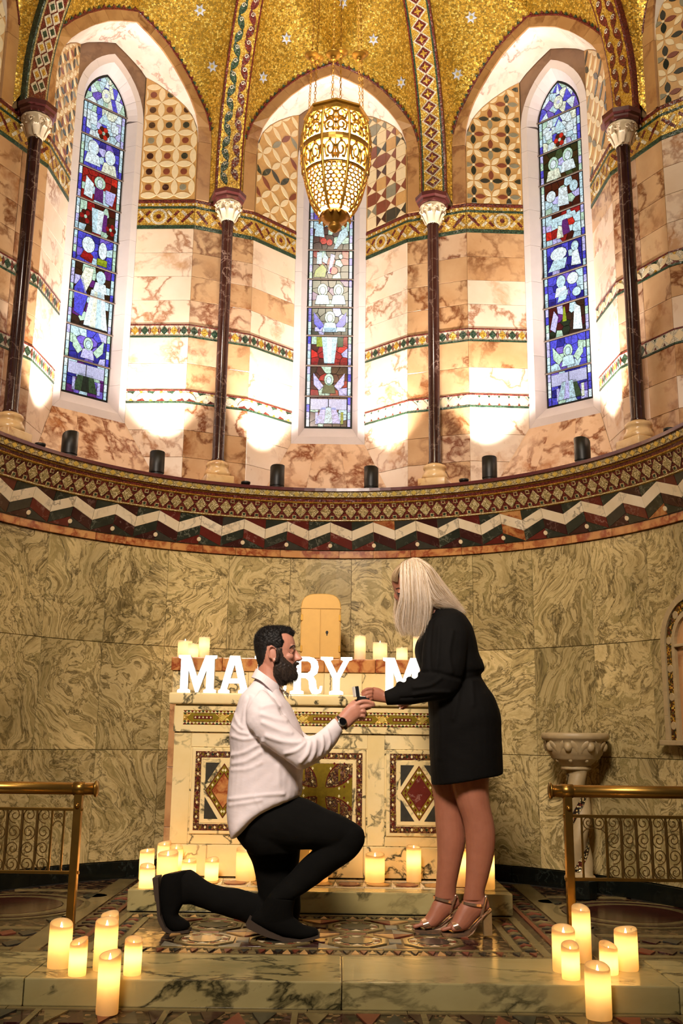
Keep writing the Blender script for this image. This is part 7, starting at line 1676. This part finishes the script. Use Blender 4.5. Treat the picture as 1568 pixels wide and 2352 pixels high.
# watch
wc = Vector(PD_m_watch[0]); ax_ = Vector((.35, -.85, .38)).normalized()
wt = MB().lathe([(.0, 0), (.0185, 0), (.020, .002), (.020, .007), (.0175, .009), (.0, .009)], 24, T=Matrix.Translation(wc - ax_ * .004) @ ax_.to_track_quat('Z', 'Y').to_matrix().to_4x4()).obj('watch', M['watchcase'], man, True, label='steel wrist watch on a dark strap')
MB().lathe([(.0, .0088), (.0158, .0088), (.0158, .0096), (.0, .0098)], 24, T=Matrix.Translation(wc - ax_ * .004) @ ax_.to_track_quat('Z', 'Y').to_matrix().to_4x4()).obj('dial', M['watchdial'], wt)
a_, b_ = PD_m_palm[0], PD_m_slv[-1]
wr = [(a_[0] * .55 + b_[0] * .45, a_[1] * .55 + b_[1] * .45, a_[2] * .55 + b_[2] * .45, a_[3] * .55 + b_[3] * .45, -.031, .031), (a_[0] * .95 + b_[0] * .05 + .004, a_[1] * .95 + b_[1] * .05, a_[2] * .95 + b_[2] * .05 + .006, a_[3] * .95 + b_[3] * .05, -.030, .030)]
bb_ = MB(); loft(bb_, wr, 24, 2.1, 1.04, False); bb_.obj('strap', M['darkhair'], wt, True)
# ring box held between the hands
bx_ = Vector(PD_m_box[2]); bxo = empty('ring_box', bx_, label='small open black ring box with white lining held between the two hands', cat='box')
RB = Matrix.Translation(bx_ + Vector((0, -.004, .003))) @ Matrix.Rotation(R_(14), 4, 'Z')
MB().bbox((.0, -.022, -.004), (.044, .022, .016), .002, T=RB).obj('base', M['velvet'], bxo); MB().bbox((.003, -.019, .0155), (.041, .019, .0185), .001, T=RB).obj('cushion', M['satin'], bxo)
LT = RB @ Matrix.Translation((0, 0, .016)) @ Matrix.Rotation(R_(-8), 4, 'Y')
ld = MB().bbox((-.014, -.022, .0), (.002, .022, .044), .002, T=LT).obj('lid', M['velvet'], bxo); MB().bbox((.0015, -.0195, .003), (.0045, .0195, .041), .001, T=LT).obj('lining', M['satin'], ld); MB().bbox((-.0165, -.021, .001), (-.0135, .021, .043), .001, T=LT).obj('edge', M['satin'], ld)
MB().tube([RB @ Vector((.022 + .0, .009 * math.cos(t), .022 + .009 * math.sin(t))) for t in np.linspace(0, 2 * PI, 17)[:-1]], .0012, 6, closed=True).obj('ring', M['silver'], bxo, True)

# ------------------------------------------------------------------ standing woman
b = MB()
loft(b, SS(PD_w_head), 26, 2.2); loft(b, PD_w_nose, 12); loft(b, PD_w_neck)
for c in PD_w_eye: ball(b, (c[0] + .006, c[1] + (.004 if c[1] < .15 else -.004), c[2]), .010)
loft(b, PD_w_torso[:-1], 22, 2.2, .84)
for q in (PD_w_slv, PD_w_slv2): loft(b, q, 18, 2.1, .74)
loft(b, SS(PD_w_legn), 24, 2.05); loft(b, SS(PD_w_legf), 24, 2.05); loft(b, SS(PD_w_footn), 20, 2.2); loft(b, SS(PD_w_footf), 20, 2.2)
for q in PD_w_toen + PD_w_toef: finger(b, q, .0085, .0075)
loft(b, PD_w_palm, 18, 2.5); loft(b, [PD_w_slv[-2], PD_w_slv[-1], PD_w_palm[0], PD_w_palm[1]], 16, 2.1, .72); loft(b, PD_w_hand2, 16, 2.4)
for q, r0 in zip(PD_w_fing, (.0078, .0080, .0078, .0068, .0085)): finger(b, q, r0, r0 * .78)
for q in PD_w_fing2: finger(b, q, .0072, .0056)
me2 = bake(b, .003, 4)
woman = use(me2, 'person', M['skin_w'], label='blonde woman in short black dress bending her head towards the kneeling man', cat='person')
co2, no2 = vn(me2)
M['nail'] = plain('pale_nail_varnish', '#e8c8b0', .2)
for q in PD_w_fing[:4] + PD_w_fing2[:3]:
    e = Vector(q[-1]); d = (Vector(q[-1]) - Vector(q[-2])).normalized(); ball(MB(), e + d * .001 + Vector((-.003, -.004, .001)), .0042, 1, .6, 1).obj('nail', M['nail'], woman, True)
for s in (1, -1):
    fl_ = lambda q: [(p[0], .15 + s * (p[1] - .15), p[2]) for p in q]
    MB().tube(snap(fl_(PD_wbrow), co2, no2, .0004), .0020, 6).obj('eyebrow', M['darkhair'], woman, True); MB().tube(snap(fl_(PD_wlash), co2, no2, .0006), .0026, 6).obj('eyelash', M['darkhair'], woman, True)
b = MB(); loft(b, SS(PD_w_torso), 32, 2.3); loft(b, SS(PD_w_slv), 22, 2.1); loft(b, SS(PD_w_slv2), 20, 2.1)
for p in PD_w_puff: ball(b, p, .016, 1.0, 1.6, .8)
dm = bake(b, .005, 5); folds(dm, PD_w_folds, amp=1.3, noise=.0018, sc=16.0); dress = use(dm, 'dress', M['dress'], woman, label='short long-sleeved black dress')
# hair
b = MB(); loft(b, SS(PD_w_curt[:-1]), 22, 2.2, .88); loft(b, SS(PD_w_far[:-1]), 16, 2.0, .85); loft(b, SS(PD_w_back[1:-1]), 22, 2.1, .86)
hm = bake(b, .004, 4); hair = use(hm, 'hair', M['blonde'], woman, label='long straight blonde hair')
ln = np.concatenate([guided(PD_g_front, 2500, 16, .0018, .0070, .72, 1.02, 1), guided(PD_g_far, 500, 16, .002, .0065, .78, 1.02, 2), guided(PD_g_back, 2700, 16, .0018, .0060, .84, 1.02, 3), guided(PD_g_top, 900, 16, .0014, .0012, .97, 1.0, 4)])
r_ = np.random.default_rng(8); root = ln[:, 6, :]; cl = np.sin(root[:, 0] * 520 + root[:, 1] * 310 + 2 * np.sin(root[:, 2] * 90)) + r_.normal(0, .55, len(ln))
sh_ = np.where(cl > .75, 3, np.where(cl > -.25, 0, np.where(cl > -1.15, 1, 2))); sh_[-900:] = np.where(r_.random(900) < .55, 2, 1)
strand_mesh('hair_strands', ln, r_.uniform(.00045, .0009, len(ln)), BL, hair, sh_)
# sandals
for sole, heel, st_, an_, ve, y in ((PD_w_soln, PD_w_heeln, PD_w_strapn, PD_w_ankn, PD_w_vern, .11), (PD_w_solf, PD_w_heelf, PD_w_strapf, PD_w_ankf, PD_w_verf, .20)):
    n = len(sole); wd = lambda p: .040 if p[2] < .035 else .026
    v = [(p[0], y - wd(p), p[2]) for p in sole] + [(p[0], y + wd(p), p[2]) for p in sole]
    sd = mk('sandal', v, [tuple(range(n)), tuple(range(n, 2 * n))[::-1]] + [(i, n + i, n + (i + 1) % n, (i + 1) % n) for i in range(n)], M['rose'], woman, label='rose gold block heel sandal')
    n = len(heel); v = [(p[0], y - .020, p[2]) for p in heel] + [(p[0], y + .020, p[2]) for p in heel]
    mk('heel', v, [tuple(range(n)), tuple(range(n, 2 * n))[::-1]] + [(i, n + i, n + (i + 1) % n, (i + 1) % n) for i in range(n)], M['cork'], sd)
    for nm, q in (('toe_strap', st_), ('ankle_strap', an_)):
        bb_ = MB(); loft(bb_, q, 28, 2.2, 1.03, False); loft(bb_, q, 28, 2.2, 1.0, False); bb_.obj(nm, M['rose'], sd, True)
    MB().tube(crom([(p[0], p[1] - (.034 if i < 2 else .027), p[2]) for i, p in enumerate(ve)], 8), .0055, 8, flat=.35, up=(0, 1, 0)).obj('heel_strap', M['rose'], sd, True)
